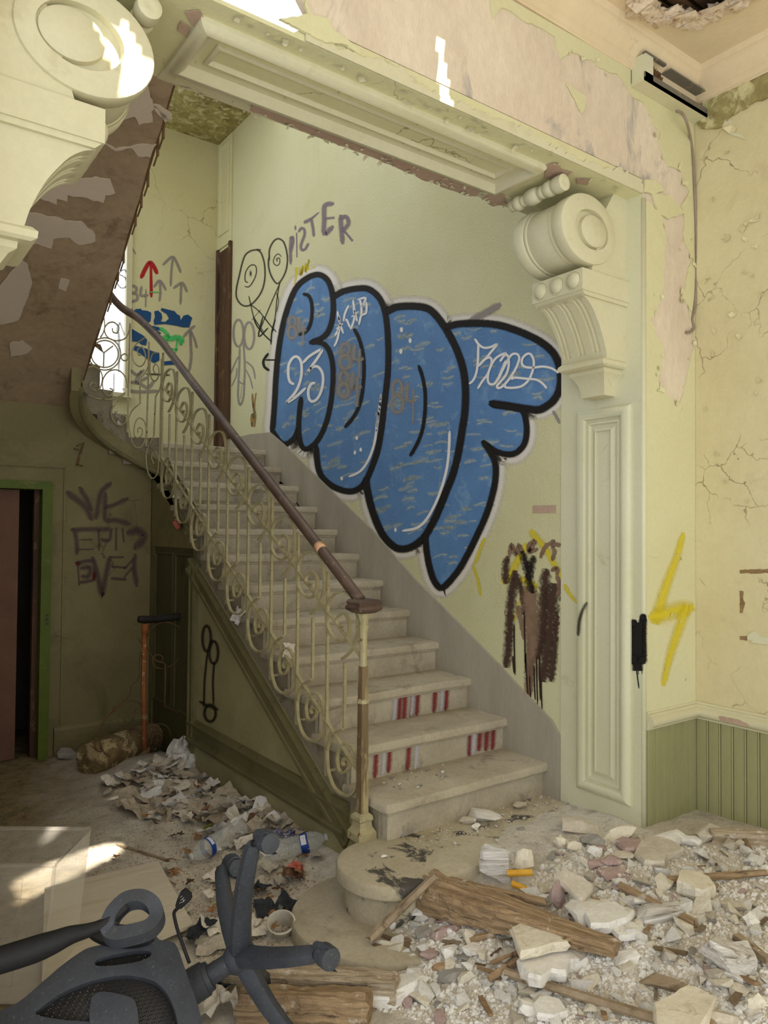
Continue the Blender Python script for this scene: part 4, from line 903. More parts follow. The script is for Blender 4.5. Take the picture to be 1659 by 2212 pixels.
Fl = [(960, 348), (1020, 332), (1120, 328), (1220, 336), (1320, 365), (1420, 410), (1490, 460), (1530, 520), (1546, 600), (1538, 670), (1510, 722), (1470, 755), (1425, 770), (1352, 768), (1358, 800), (1372, 870), (1360, 940), (1325, 988), (1280, 1002), (1215, 990), (1214, 1060), (1210, 1140), (1190, 1230), (1160, 1320), (1110, 1430), (1060, 1530), (1010, 1610), (940, 1682), (900, 1650), (875, 1580), (860, 1500), (852, 1420), (900, 1330), (950, 1220), (1000, 1090), (1035, 920), (1056, 760), (1056, 640), (1040, 540), (1000, 440)]
ga = Paint('X', XG, Bf, 2.37)
outer = [(66, 885), (74, 760), (86, 560), (106, 395), (136, 262), (180, 148), (238, 92), (300, 70), (350, 92), (378, 150), (386, 185), (430, 160), (500, 144), (562, 146), (616, 186), (646, 246), (656, 262), (700, 240), (760, 233), (842, 238), (896, 264), (946, 324), (965, 340), (1020, 326), (1120, 321), (1222, 329), (1322, 358), (1424, 404), (1495, 456), (1537, 518), (1553, 600), (1545, 672), (1515, 728), (1473, 762), (1425, 778), (1366, 780), (1380, 870), (1368, 944), (1330, 994), (1282, 1010), (1222, 1000), (1221, 1062), (1217, 1142), (1197, 1232), (1167, 1322), (1117, 1433), (1066, 1534), (1015, 1615), (940, 1692), (894, 1655), (868, 1582), (852, 1502), (844, 1446), (782, 1482), (730, 1492), (686, 1477), (634, 1426), (594, 1344), (562, 1254), (546, 1160), (520, 1178), (480, 1196), (428, 1192), (366, 1166), (314, 1115), (294, 1052), (286, 965), (245, 980), (212, 960), (203, 890), (190, 912), (140, 956), (106, 942)]
ga.st(outer, 78, 0, closed=True, n=3).make('graffiti_halo', 'spray_white_soft', ws, 'white sprayed halo round the blue lettering')
for i, L in enumerate((Rl, Ol, Dl, Fl)):
    Paint('X', XG, Bf, 2.37).fill(L, 1+i).make('graffiti_letter', 'spray_blue', ws, ['blue bubble letter nearest the landing', 'second blue bubble letter', 'third blue bubble letter, tall and drooping', 'last blue bubble letter nearest the corbel'][i])
R = random.Random(77); g = Paint('X', XG, Bf, 2.37); 
cnt = 0
while cnt < 210:
    x, y = R.uniform(90, 1500), R.uniform(110, 1600)
    if not any(inpoly(x, y, L) for L in (Rl, Ol, Dl, Fl)): continue
    if any(min(math.hypot(x-a, y-c) for a, c in L) < 34 for L in (Rl, Ol, Dl, Fl)): continue
    if R.random() < 0.35 and y < 900 and x > 1000: continue
    l = R.uniform(20, 72)*(1.0 if x > 300 else 0.6); s_ = -0.35+0.5*(x/1500)-0.35*R.random(); cv = R.uniform(-8, 8)
    g.st([(x-l/2, y-s_*l/2), (x, y+cv), (x+l/2, y+s_*l/2)], R.uniform(10, 24), 5); cnt += 1
g.make('graffiti_streaks', 'spray_pale', ws, 'pale scuffed streaks across the blue letters')
g = Paint('X', XG, Bf, 2.37)
g.st([(68, 880)]+Rl[1:14]+[(275, 422)], 26, 6); g.st([(268, 426), (300, 424), (335, 436)]+Rl[16:24]+[(218, 955), (206, 905), (203, 865), (206, 800), (215, 715)], 24, 7)
g.st([(204, 860), (186, 905), (165, 930), (138, 946), (108, 934), (68, 878)], 24, 6.3)
g.st([(384, 192)]+Ol[1:20]+[(292, 962)], 28, 6.6); g.st([(656, 268)]+Dl[1:25]+[(548, 1130)], 34, 7.2)
g.st([(962, 348)]+Fl[1:12]+[(1425, 772), (1340, 762), (1250, 748), (1195, 740)], 44, 7.8, taper=(0.75, 0.85)); g.st([(1200, 744), (1300, 760), (1352, 778), (1372, 860), (1362, 940), (1325, 986), (1280, 1000), (1215, 985), (1155, 942)], 28, 8.2)
g.st([(1152, 940), (1185, 985), (1212, 1050)]+Fl[21:32], 30, 8.5)
g.st([(232, 180), (255, 188), (270, 225), (272, 280), (262, 335), (240, 370), (210, 385)], 16, 9); g.st([(490, 362), (510, 400), (528, 460), (538, 540), (534, 640), (520, 730), (490, 800), (445, 856)], 17, 9)
g.st([(820, 550), (840, 610), (852, 690), (850, 790), (836, 880), (808, 950), (778, 1002)], 17, 9)
g.make('graffiti_outline', 'spray_black', ws, 'black outlines of the blue lettering')
# white tags and highlights on the blue
g = Paint('X', XG, Bf, 2.37)
g.st([(1105, 410), (1118, 450), (1118, 520), (1108, 580), (1080, 638)], 12, 9.5); g.st([(1108, 412), (1130, 440), (1170, 452), (1220, 438), (1180, 490), (1150, 530), (1125, 548)], 12, 9.8)
R5 = crop(1000, 680, 6.9125); g5 = Paint('X', XG, R5, 6.9125, 1.2)
for P, L in (([(190, 370), (235, 440), (235, 560), (230, 720), (205, 880), (160, 980), (110, 1025)], 9.5), ([(195, 375), (250, 450), (330, 495), (430, 480), (520, 440), (450, 530), (360, 640), (240, 770)], 9.8),
             ([(240, 765), (330, 670), (410, 640), (440, 690), (420, 780), (370, 900), (300, 990), (235, 1095)], 10.1), ([(570, 690), (610, 630), (655, 580), (600, 590), (500, 650), (430, 760), (385, 890), (385, 1000), (430, 1040), (500, 1010), (580, 850), (640, 700)], 10.4),
             ([(650, 590), (690, 640), (690, 780), (650, 900), (570, 1000), (520, 1060), (535, 1095), (600, 1070), (700, 960), (800, 800), (850, 660), (820, 590), (750, 590), (690, 660), (600, 830), (530, 980)], 10.7),
             ([(640, 1050), (650, 1085), (780, 1090), (900, 1060), (1000, 960), (1060, 800), (1065, 680), (1020, 590), (960, 590), (900, 650), (890, 730), (940, 780), (1060, 790), (1200, 775), (1330, 800), (1430, 860)], 11), ([(720, 950), (800, 940), (950, 955), (1100, 970), (1190, 1020), (1255, 1090)], 11.3)):
    g5.st(P, 34, L)
g5.dot((1425, 850), 30, layer=11.6).dot((745, 945), 34, layer=11.6)
g5.make('graffiti_tag', 'spray_white', ws, 'looping white tag on the last blue letter')
R4 = crop(690, 620, 5.3516); g4 = Paint('X', XG, R4, 5.3516)
for P in ([(215, 290), (235, 400), (280, 530)], [(230, 330), (240, 450), (190, 555)], [(210, 480), (270, 430)], [(240, 470), (215, 600), (180, 680)], [(340, 220), (300, 310), (290, 390), (320, 380), (355, 460)], [(395, 160), (410, 260), (440, 390)], [(400, 230), (410, 360), (370, 480)], [(385, 340), (450, 290)], [(470, 140), (490, 220), (490, 320)], [(455, 145), (540, 130), (500, 230), (545, 180), (545, 300), (490, 330), (465, 430)]): g4.st(P, 22, 9.6)
g4.st([(715, 1250), (695, 1420), (660, 1659)], 24, 9.6)
for c in ((955, 495), (1055, 620), (948, 745)): g4.dot(c, 22, 36, 9.6)
g4.make('graffiti_tag', 'spray_white', ws, 'scratchy white letters on the second blue letter')
P2 = crop(490, 680, 5.53); g2 = Paint('X', XG, P2, 5.53, 1.5)
for P in ([(800, 825), (760, 800), (740, 720), (745, 600), (790, 520), (840, 500), (885, 545), (900, 640), (890, 760), (850, 880), (790, 970), (720, 1050), (830, 980), (940, 880)], [(920, 570), (1000, 490), (1140, 415), (1100, 500), (1030, 600), (970, 690), (1020, 630), (1090, 620), (1145, 690), (1155, 800), (1130, 920), (1080, 1010), (1020, 1035), (985, 990), (980, 900), (1010, 830), (1050, 815)]): g2.st(P, 26, 9.6)
g2.make('graffiti_tag', 'spray_white', ws, 'white number twenty-three sprayed on the first blue letter')
g = Paint('X', XG, Bf, 2.37)
g.st([(625, 700), (618, 760), (605, 860), (590, 950), (560, 1030), (520, 1085), (465, 1112)], 11, 9.6); g.st([(977, 885), (975, 960), (965, 1060), (940, 1160), (905, 1250), (860, 1330), (810, 1375), (740, 1390)], 12, 9.6)
for c in ((502, 915), (492, 990), (522, 975), (425, 1122), (700, 1385)): g.dot(c, 8, 13, 9.6)
g.make('graffiti_highlight', 'spray_white', ws, 'white highlight arcs along the blue letters')
# grey 84 repeated on the letters
g = Paint('X', XG, R4, 5.3516)
def eight4(g, x, y, w_, h, wd, L):
    g.st([(x+w_*.25+w_*.2*math.cos(t*.785), y+h*.22+h*.2*math.sin(t*.785)) for t in range(8)], wd, L, closed=True); g.st([(x+w_*.25+w_*.25*math.cos(t*.785), y+h*.66+h*.24*math.sin(t*.785)) for t in range(8)], wd, L+.2, closed=True)
    g.st([(x+w_*.68, y+h*.1), (x+w_*.65, y+h*.55), (x+w_*.98, y+h*.55)], wd, L+.4); g.st([(x+w_*.92, y+h*.3), (x+w_*.9, y+h*1.15)], wd, L+.6)
eight4(g, 835, 1075, 280, 420, 52, 9); eight4(g, 240, 650, 250, 330, 70, 9); eight4(g, 225, 980, 240, 320, 80, 9.8)
g.b.build('graffiti_number', 'spray_grey_thin', ws, fix=False)['label'] = 'thin grey number eighty-four repeated on the blue letters'
g = Paint('X', XG, P2, 5.53, 1.5); eight4(g, 735, 20, 200, 290, 50, 9); g.make('graffiti_number', 'spray_grey_thin', ws, 'faint grey eighty-four on the first blue letter')
# grey PISTER above
P1 = crop(490, 420, 5.53); g = Paint('X', XG, P1, 5.53, 1.5)
g.st([(770, 520), (760, 640), (765, 820)], 34, 1); g.st([(760, 520), (790, 510), (795, 570), (770, 680)], 26, 1.3); g.dot((820, 400), 16, 40, 1); g.st([(835, 470), (838, 740)], 26, 1)
g.st([(865, 440), (890, 405), (925, 420), (930, 480), (905, 550), (885, 620), (900, 665), (940, 650), (970, 595)], 30, 1); g.st([(940, 330), (1010, 290), (1100, 215)], 34, 1, taper=(1.3, .4)); g.st([(1010, 300), (1030, 400), (1040, 490)], 32, 1.3)
g.st([(1255, 110), (1170, 140), (1165, 300), (1165, 470), (1255, 395)], 52, 1); g.st([(1180, 290), (1265, 280)], 46, 1.3)
g.st([(1360, 270), (1370, 420), (1385, 570)], 52, 1); g.st([(1365, 280), (1430, 270), (1455, 340), (1420, 400), (1380, 430)], 46, 1.3); g.st([(1400, 430), (1490, 540)], 46, 1.6)
g.make('graffiti_word', 'spray_violet', ws, 'grey-violet sprayed word above the blue lettering')
g = Paint('X', XG, P1, 5.53, 1.5)
for P in ([(815, 1060), (835, 960), (830, 880), (870, 880), (870, 970), (910, 850), (890, 960), (950, 830), (940, 930), (985, 780), (975, 900), (1045, 870)],): g.st(P, 30, 1, smooth=False)
g.make('graffiti_scribble', 'spray_yellow', ws, 'yellow scribble just above the first blue letter')
# two big-eyed stick figures
g = Paint('X', XG, P1, 5.53, 1.5)
g.st([(400, 660), (300, 670), (225, 720), (185, 820), (150, 970), (115, 1130), (120, 1240), (180, 1320), (260, 1330), (340, 1270), (420, 1150), (455, 1000), (450, 830), (410, 700), (360, 660)], 20, 1)
g.st([(250, 1050), (220, 1030), (225, 930), (280, 850), (340, 850), (355, 920), (330, 1010), (270, 1100), (220, 1100)], 14, 1); g.dot((285, 945), 20, 50, 1); g.st([(265, 1220), (290, 1330), (330, 1480), (440, 1640)], 14, 1.3); g.st([(290, 1320), (390, 1400), (500, 1540), (590, 1640)], 14, 1.6)
g.st([(510, 780), (510, 660), (560, 560), (620, 530), (680, 570), (715, 680), (725, 800), (700, 930), (640, 1040), (590, 1060), (530, 970), (500, 860), (500, 760)], 20, 1)
g.st([(650, 740), (610, 710), (565, 760), (560, 820), (600, 850), (632, 820), (628, 760), (590, 770)], 12, 1); g.dot((600, 785), 12, 28, 1); g.st([(640, 1050), (560, 1230), (470, 1440), (380, 1659)], 14, 1.9); g.st([(630, 1060), (600, 1250), (580, 1450), (550, 1640)], 14, 2.2)
g.st([(300, 1500), (400, 1380)], 12, 2.5); g.st([(590, 1180), (620, 1260), (600, 1400)], 10, 2.5)
g.make('graffiti_figure', 'spray_black_soft', ws, 'two black sprayed big-eyed stick figures near the landing door')
g = Paint('X', XG, P2, 5.53, 1.5)
g.st([(320, 30), (360, 130), (450, 240), (535, 320)], 13, 3); g.st([(450, 30), (560, 180)], 13, 3.3); g.st([(430, 30), (380, 260), (490, 160)], 13, 3.6); g.st([(580, 60), (540, 200), (530, 350)], 13, 3.9); g.st([(490, 470), (440, 550), (450, 620), (500, 660)], 26, 3); g.st([(480, 540), (575, 540)], 26, 3.3)
g.make('graffiti_marks', 'spray_black', ws, 'black cross strokes and small arrow beside the blue lettering')
g = Paint('X', XG, P2, 5.53, 1.5)
g.st([(140+60*math.cos(t*.5236), 220+160*math.sin(t*.5236)) for t in range(12)], 26, 1, closed=True); g.st([(268+60*math.cos(t*.5236), 250+160*math.sin(t*.5236)) for t in range(12)], 26, 1.4, closed=True)
g.st([(155, 400), (150, 600), (140, 800), (135, 980), (160, 1080), (200, 980), (210, 800), (215, 600), (200, 320)], 22, 1.8); g.st([(150, 800), (200, 830), (210, 800)], 16, 2.2); g.st([(180, 850), (165, 1000)], 12, 2.2); g.st([(40, 720), (100, 580), (140, 500)], 18, 2.2); g.st([(230, 560), (310, 630), (340, 760)], 18, 2.2); g.st([(60, 850), (110, 740), (120, 640)], 14, 2.2); g.st([(230, 660), (280, 760), (310, 880)], 14, 2.2)
g.make('graffiti_figure', 'spray_grey', ws, 'grey sprayed figure with two round heads by the landing door')
# painted-over bottle silhouette scratched in the wall
M('scratch_umber', (176, 142, 78), (96, 78, 56), (120, 140, 128), scale=14, s3=30, rough=0.8)
g = Paint('X', XG, P2, 5.53, 1.5); g.fill([(300, 930), (318, 960), (325, 1050), (340, 940), (358, 930), (345, 1050), (340, 1130), (355, 1190), (352, 1260), (340, 1340), (292, 1335), (280, 1250), (290, 1190), (318, 1170), (305, 1090), (295, 1000)], 1, False); g.make('flaked_patch', 'scratch_umber', ws, 'bottle-shaped flaked patch in the paint')
# far wall: arrows, 84, 6, blue rollered bars, green doodle
W3 = crop(230, 500, 6.32); YG = YFAR
g = Paint('Y', YG, W3, 6.32, 1.55); g.st([(480, 620), (530, 510), (590, 425), (640, 470), (685, 560)], 44, 1); g.st([(605, 440), (608, 650), (612, 880)], 30, 1.4, taper=(.8, 1.2)); g.make('graffiti_arrow', 'spray_red', wfar, 'red sprayed arrow pointing up')
g = Paint('Y', YG, W3, 6.32, 1.55)
for i, (hd, sh) in enumerate((([(780, 450), (850, 380), (910, 350), (960, 430), (1010, 550)], [(905, 370), (885, 550), (878, 735)]), ([(655, 750), (715, 675), (760, 710), (805, 790)], [(730, 690), (735, 830), (725, 945)]), ([(925, 770), (1020, 705), (1060, 740), (1095, 815)], [(1020, 720), (1015, 860), (1010, 985)]), ([(1060, 1430), (1120, 1360), (1195, 1295)], [(1150, 1360), (1200, 1470), (1230, 1580)]), ([(1140, 1370), (1150, 1550), (1155, 1720), (1130, 1900)], [(1140, 1370), (1150, 1550)]))):
    g.st(hd, 34, 1+i*.8); g.st(sh, 30, 1.4+i*.8)
g.st([(330, 190), (390, 295)], 30, 1); g.st([(170, 1260), (150, 1350), (170, 1450), (170, 1900)], 40, 1); g.st([(190, 1260), (240, 1400)], 36, 1.3)
eight4(g, 290, 740, 270, 240, 34, 6)
for P in ([(330, 1900), (420, 1960), (500, 1900)], [(460, 1920), (400, 2060), (560, 1990)], [(330, 2060), (460, 2080), (560, 2140), (640, 2050)], [(230, 2160), (420, 2190), (700, 2180)], [(100, 1960), (100, 2160)]): g.st(P, 40, 7)
g.make('graffiti_arrow', 'spray_grey', wfar, 'grey sprayed arrows and number eighty-four')
g = Paint('Y', YG, W3, 6.32, 1.55); g.st([(280, 570), (240, 525), (180, 560), (140, 660), (170, 750), (230, 775), (280, 730), (270, 660), (220, 610), (160, 590)], 24, 9); g.st([(550, 1950), (640, 1950), (850, 1960)], 26, 9); g.make('graffiti_mark', 'spray_black_soft', wfar, 'black sprayed figure six by the handrail')
g = Paint('Y', YG, W3, 6.32, 1.55)
for q in ([(230, 1010), (290, 1030), (350, 1050), (360, 1090), (400, 1060), (470, 1055), (480, 1075), (560, 1085), (610, 1110), (600, 1230), (560, 1245), (480, 1230), (440, 1220), (360, 1180), (300, 1130), (250, 1080)],
          [(650, 1090), (700, 1080), (750, 1120), (760, 1180), (740, 1230), (800, 1235), (850, 1190), (820, 1130), (740, 1080), (750, 1045), (850, 1070), (930, 1090), (960, 1130), (1000, 1150), (1010, 1215), (1050, 1150), (1110, 1135), (1170, 1180), (1150, 1230), (1130, 1310), (1040, 1310), (960, 1290), (800, 1265), (650, 1275), (640, 1220), (660, 1170)],
          [(530, 1285), (640, 1290), (720, 1310), (740, 1350), (690, 1350), (745, 1390), (720, 1410), (620, 1380), (560, 1330)], [(345, 1330), (430, 1380), (500, 1420), (555, 1480), (540, 1555), (480, 1550), (430, 1510), (350, 1500)],
          [(375, 1560), (440, 1570), (540, 1600), (640, 1640), (720, 1660), (720, 1760), (650, 1800), (560, 1750), (450, 1660), (370, 1620)], [(920, 1760), (1000, 1750), (1020, 1790), (990, 1830), (900, 1820), (760, 1830), (740, 1780)]): g.fill(q, 10, False)
g.make('graffiti_cover', 'roll_blue', wfar, 'dark blue rollered blocks covering old lettering')
g = Paint('Y', YG, W3, 6.32, 1.55)
for P, wd in (([(740, 1330), (800, 1370), (850, 1440)], 40), ([(780, 1460), (830, 1450), (890, 1465), (940, 1445), (1000, 1460), (1030, 1490)], 60), ([(830, 1480), (830, 1560), (840, 1640), (890, 1680), (940, 1640), (955, 1560), (960, 1480)], 22), ([(830, 1600), (950, 1610)], 36), ([(990, 1490), (1010, 1550), (1035, 1500)], 22), ([(590, 830), (700, 830)], 24)): g.st(P, wd, 12)
g.make('graffiti_doodle', 'spray_green', wfar, 'small green sprayed doodle below the blue blocks')
# brown brushed figure and yellow spray low on the stair wall, tail running onto the jamb
R6 = crop(1070, 1130, 5.142); WID = 1.35; g = Paint('X', XG, R6, 5.142, 1.75)
g.st([(410, 110), (480, 190), (560, 290), (640, 430), (720, 560), (768, 680)], 56, 1, taper=(1.2, .8)); g.st([(330, 260), (250, 420), (160, 590), (110, 640)], 70, 1.5); g.st([(270, 640), (360, 640), (350, 760), (300, 860)], 60, 2); g.st([(250, 900), (220, 1060)], 36, 2); g.st([(340, 640), (450, 690), (420, 760)], 40, 2.4)
g.make('graffiti_yellow', 'spray_yellow', ws, 'yellow spray strokes behind the brown brushed figure')
g = Paint('X', XJ-0.006, R6, 5.142, 1.75); g.st([(775, 700), (830, 790), (880, 850), (930, 890)], 40, 1, taper=(1, .6)); g.make('graffiti_yellow', 'spray_yellow', jb, 'tail of yellow spray on the jamb')
g = Paint('X', XG, R6, 5.142, 1.75)
g.st([(130, 400), (115, 520), (120, 640)], 60, 3); g.st([(210, 570), (190, 760), (170, 950), (160, 1150), (150, 1350), (130, 1560)], 110, 3.2, taper=(.7, .7)); g.st([(230, 590), (280, 700), (310, 850), (320, 1000)], 70, 3.5, taper=(1, .5)); g.st([(560, 560), (550, 800), (540, 1050), (520, 1280), (490, 1450)], 150, 3.8, taper=(.6, .7)); g.st([(640, 740), (630, 950), (620, 1150), (590, 1400), (540, 1700)], 150, 4.1, taper=(.8, .7)); g.st([(690, 1000), (670, 1300), (650, 1500), (630, 1720)], 90, 4.4, taper=(.4, .8))
g.make('brushed_figure', 'brush_brown', ws, 'dark brown brushed figure with dry-brush edges')
g = Paint('X', XG, R6, 5.142, 1.75); g.st([(380, 780), (400, 1000), (410, 1250), (400, 1450), (385, 1700), (375, 1900)], 150, 5.2, taper=(.9, .4)); g.st([(260, 950), (290, 1100), (320, 1280)], 60, 5.0, taper=(.9, .4))
for P in ([(160, 360), (185, 240), (230, 350), (265, 240), (300, 330)], [(380, 320), (380, 240), (450, 200), (380, 320), (460, 290)], [(510, 370), (560, 260), (620, 220), (650, 200)], [(720, 240), (640, 250), (660, 320), (640, 400)], [(690, 600), (720, 700), (700, 790)], [(640, 520), (690, 500), (690, 560)]): g.st(P, 34, 5.5)
g.make('brushed_figure', 'brush_taupe', ws, 'pale brown brush strokes and thin letters of the painted figure')
g = Paint('X', XG, R6, 5.142, 1.75); g.st([(310, 350), (350, 470), (385, 600)], 70, 6.2); g.st([(420, 400), (395, 520), (380, 640), (420, 740)], 66, 6.5); g.make('brushed_figure', 'brush_dark', ws, 'near-black dry-brushed fork at the top of the painted figure')
g = Paint('X', XG, R6, 5.142, 1.75)
for x, y0_, y1_ in ((212, 1150, 1680), (200, 1480, 1660), (328, 1000, 1640), (340, 1450, 1700), (355, 1700, 1900), (385, 1700, 1930), (435, 1590, 1960), (462, 1480, 2010), (492, 1450, 1960), (512, 1740, 2060)): g.st([(x, y0_), (x+4, (y0_+y1_)/2), (x+12, y1_)], 12, 7, taper=(1, .8))
g.make('paint_drips', 'drip_brown', ws, 'thin brown paint drips')
# jamb: black hand-like blob with drips, grey scuff; wall: yellow lightning bolt
C8 = crop(1050, 1050, 2.724); XH = XJ-0.008
M('spray_black_solid', (26, 24, 24), None, None, rough=0.5, bump=0.1, tint=0)
g = Paint('X', XJ-0.0065, C8, 2.724, 1.5); g.st([(868, 810), (866, 900), (862, 1025)], 44, 1); g.st([(925, 775), (922, 880), (925, 1025)], 40, 1.5); g.st([(895, 850), (893, 1040)], 90, 2); g.dot((868, 806), 26, 26, 2.4).dot((925, 772), 25, 25, 2.4).dot((866, 1020), 34, 34, 2.6).dot((922, 1024), 34, 30, 2.8); g.st([(880, 1040), (890, 1110), (900, 1188)], 6, 1); g.st([(893, 1040), (897, 1105)], 6, 1); g.st([(914, 1040), (919, 1102)], 6, 1); g.make('graffiti_blob', 'spray_black', jb, 'black sprayed hand-like blob with drips on the jamb')
g = Paint('X', XJ-0.038, C8, 2.724, 1.6); g.st([(590, 690), (565, 740), (548, 800), (543, 870)], 22, 1, taper=(.8, .9)); g.make('graffiti_scuff', 'spray_black_soft', jb, 'short black spray scuff on the panel moulding')
g = Paint('Y', YF-0.0068, C8, 2.724, 2.1); g.st([(1155, 290), (1120, 420), (1075, 540), (1035, 660), (1005, 780)], 40, 1, taper=(.6, 1.2)); g.st([(1000, 770), (1090, 740), (1180, 715)], 60, 1.5); g.st([(1170, 730), (1130, 850), (1090, 970), (1065, 1060), (1045, 1160)], 40, 2, taper=(1.1, .6)); g.make('graffiti_bolt', 'spray_yellow', wf, 'yellow sprayed lightning bolt beside the jamb')
slab('flaked_patch', 'plaster_pink', 'X', XJ-0.0006, [(1151, 1092), (1201, 1091), (1201, 1108), (1150, 1109)], -0.0008, ws)
# faded words under the stairs
L7 = crop(130, 1020, 7.135); g = Paint('Y', YU, L7, 7.135, 1.6)
for P, wd in (([(130, 330), (280, 440), (400, 560), (480, 700)], 110), ([(310, 260), (400, 400), (480, 560)], 90), ([(560, 690), (590, 480), (640, 300), (760, 180)], 90), ([(690, 350), (690, 540), (700, 730), (850, 740), (1050, 790)], 90), ([(700, 540), (840, 500), (1020, 410)], 70),
              ([(190, 890), (450, 880), (780, 880)], 80), ([(220, 900), (250, 1070), (260, 1240)], 80), ([(320, 1040), (480, 1040)], 50), ([(280, 1190), (500, 1190)], 50), ([(590, 900), (600, 1180)], 70), ([(640, 1040), (760, 1040), (780, 900)], 60), ([(860, 880), (860, 1180)], 70), ([(960, 880), (980, 1060)], 60), ([(1080, 930), (1200, 900), (1290, 1000), (1180, 1150)], 130),
              ([(260, 1400), (400, 1370), (500, 1360)], 70), ([(270, 1410), (290, 1720)], 60), ([(300, 1700), (520, 1650), (520, 1500)], 60), ([(340, 1480), (450, 1470), (440, 1600), (350, 1610)], 80), ([(500, 1340), (580, 1600), (640, 1900), (700, 1600), (760, 1330)], 90), ([(790, 1310), (950, 1310)], 70), ([(820, 1460), (1000, 1470)], 70), ([(820, 1640), (980, 1650)], 90), ([(1150, 1290), (1140, 1500), (1180, 1730)], 80), ([(1000, 1470), (1140, 1330)], 60), ([(1000, 1600), (1100, 1480)], 60)): g.st(P, wd*0.8, 1+0.25*len(g.b.f)/12)
g.make('graffiti_words', 'spray_mauve', wu, 'three faded sprayed words on the shadowed wall')
g = Paint('Y', YU, L7, 7.135, 1.6); g.dot((275, 1410), 50, 45, 9).dot((520, 1600), 40, 80, 9); g.make('graffiti_red', 'spray_dark_red', wu, 'dark red paint blotches on the faded word')
# keyhole doodle on the string panel
K = crop(400, 1200, 3.318); g = Paint('X', X0, K, 3.318)
g.st([(155+30*math.cos(t*.5236), 595+90*math.sin(t*.5236)) for t in range(12)], 24, 1, closed=True); g.st([(205+32*math.cos(t*.5236), 695+80*math.sin(t*.5236)) for t in range(12)], 24, 1.4, closed=True); g.st([(160, 700), (140, 900), (135, 1080)], 18, 1.8); g.st([(210, 770), (200, 900), (205, 1060)], 18, 1.8); g.st([(180+40*math.cos(t*.5236), 1130+60*math.sin(t*.5236)) for t in range(12)], 24, 1.8, closed=True); g.st([(110, 1050), (170, 1080), (230, 1100)], 24, 2.2)
g.make('graffiti_doodle', 'spray_black_soft', sp, 'black sprayed bone-like doodle on the green panel')
# red and white spray on the lower risers
S6 = crop(780, 1250, 3.6065)
PM('riser_red', (128, 32, 40), 0.05, 1.0, 0.55, 0.9); PM('riser_white', (190, 186, 192), 0.05, 1.0, 0.5, 0.8)
for k, pr, pw in ((3, [(400, 1000), (440, 955), (575, 930), (665, 915), (300, 1010), (340, 1000)], [(400, 960), (630, 920), (262, 1000)]), (2, [(115, 1440), (220, 1400), (370, 1380), (850, 1270), (925, 1230), (980, 1230), (1030, 1220)], [(175, 1420), (430, 1370), (875, 1260)])):
    yk = 2.588+GO*(k-1)+0.027
    for nm, L, lay in (('riser_red', pr, 1), ('riser_white', pw, 2)):
        for x, y in L: Paint('Y', yk, S6, 3.6065).st([(x+5, y-95), (x, y), (x-5, y+95)], 40, lay).make('riser_paint', nm, st_, ('red' if lay == 1 else 'white')+' spray streak on a lower stone riser')

g = Paint('X', XG, lambda P: P, 1.0); g.st([(1020, 692), (1050, 676), (1076, 660)], 16, 1); g.st([(1196, 890), (1202, 900), (1208, 912)], 7, 1); g.make('graffiti_scuff', 'spray_grey', ws, 'grey scuffs beside the last blue letter')
g = Paint('X', XG, lambda P: P, 1.0); g.st([(1046, 1165), (1036, 1190), (1028, 1215)], 9, 1); g.st([(1022, 1222), (1032, 1250), (1038, 1284)], 7, 1); g.make('graffiti_scuff', 'spray_yellow', ws, 'faint yellow scuffs under the last blue letter')
# ------------------------------------------------------------------ overturned office chair
M('chair_plastic', (66, 69, 76), (52, 55, 61), (138, 138, 136), scale=5, s3=110, t3=(0.60, 0.80), rough=0.55, bump=0.15, bscale=90, spec=0.4, tint=0.2)
M('chair_black', (30, 30, 32), (24, 24, 26), (96, 94, 92), scale=6, s3=40, t3=(0.68, 0.76), rough=0.6, bump=0.15, bscale=90, spec=0.35, tint=0.2)
def mesh_mat():
    m = bpy.data.materials.new('chair_mesh'); m.use_nodes = True; N = NT(m); b = N.n['Principled BSDF']
    tc = N.new('ShaderNodeTexCoord'); vo = N.new('ShaderNodeTexVoronoi'); vo.inputs['Scale'].default_value = 170; vo.inputs['Randomness'].default_value = 0.0
    N.link(tc.outputs['Object'], vo.inputs['Vector']); N.link(N.ramp(vo.outputs['Distance'], 0.30, 0.36), b.inputs['Alpha'])
    b.inputs['Base Color'].default_value = lin((40, 38, 36)); b.inputs['Roughness'].default_value = 0.7; MATS['chair_mesh'] = m
mesh_mat()
HUB = at(520, 2065, 2.30); PXM = F/2.30
ch_ = thing('office_chair', (HUB.x, HUB.y, 0.02), 'overturned dark grey office chair with its wheeled star base in the air', 'chair')
cvec = lambda r, u, f: RV*(r/PXM)+UV_*(u/PXM)+FV*(f/PXM)
U3, V3 = cvec(-130, 167, 162), cvec(-26, 174, -200); AX = U3.cross(V3).normalized()
if AX.dot(RV) > 0: AX = -AX
def legdir(k): t = math.radians(72*k); return U3*math.cos(t)+V3*math.sin(t)
MB().lathe([(0.030, -0.045), (0.042, -0.04), (0.046, 0.0), (0.043, 0.03), (0.032, 0.045)], HUB, AX, 20).build('hub', 'chair_plastic', ch_, True, 40)
MB().lathe([(0.030, 0.04), (0.030, 0.10), (0.042, 0.102), (0.044, 0.115), (0.050, 0.118), (0.054, 0.26), (0.064, 0.262), (0.064, 0.30), (0.05, 0.302)], HUB, AX, 20).build('gas_column', 'chair_plastic', ch_, True, 40)
TIPS = [((546, 1822), 2.14), ((478, 1872), 2.50), ((684, 2062), 2.00), ((652, 2262), 2.24), ((592, 2128), 2.62)]
CAST = [((577, 1818), 2.12), ((507, 1871), 2.50), ((706, 2066), 1.98), ((668, 2290), 2.22), ((612, 2122), 2.64)]
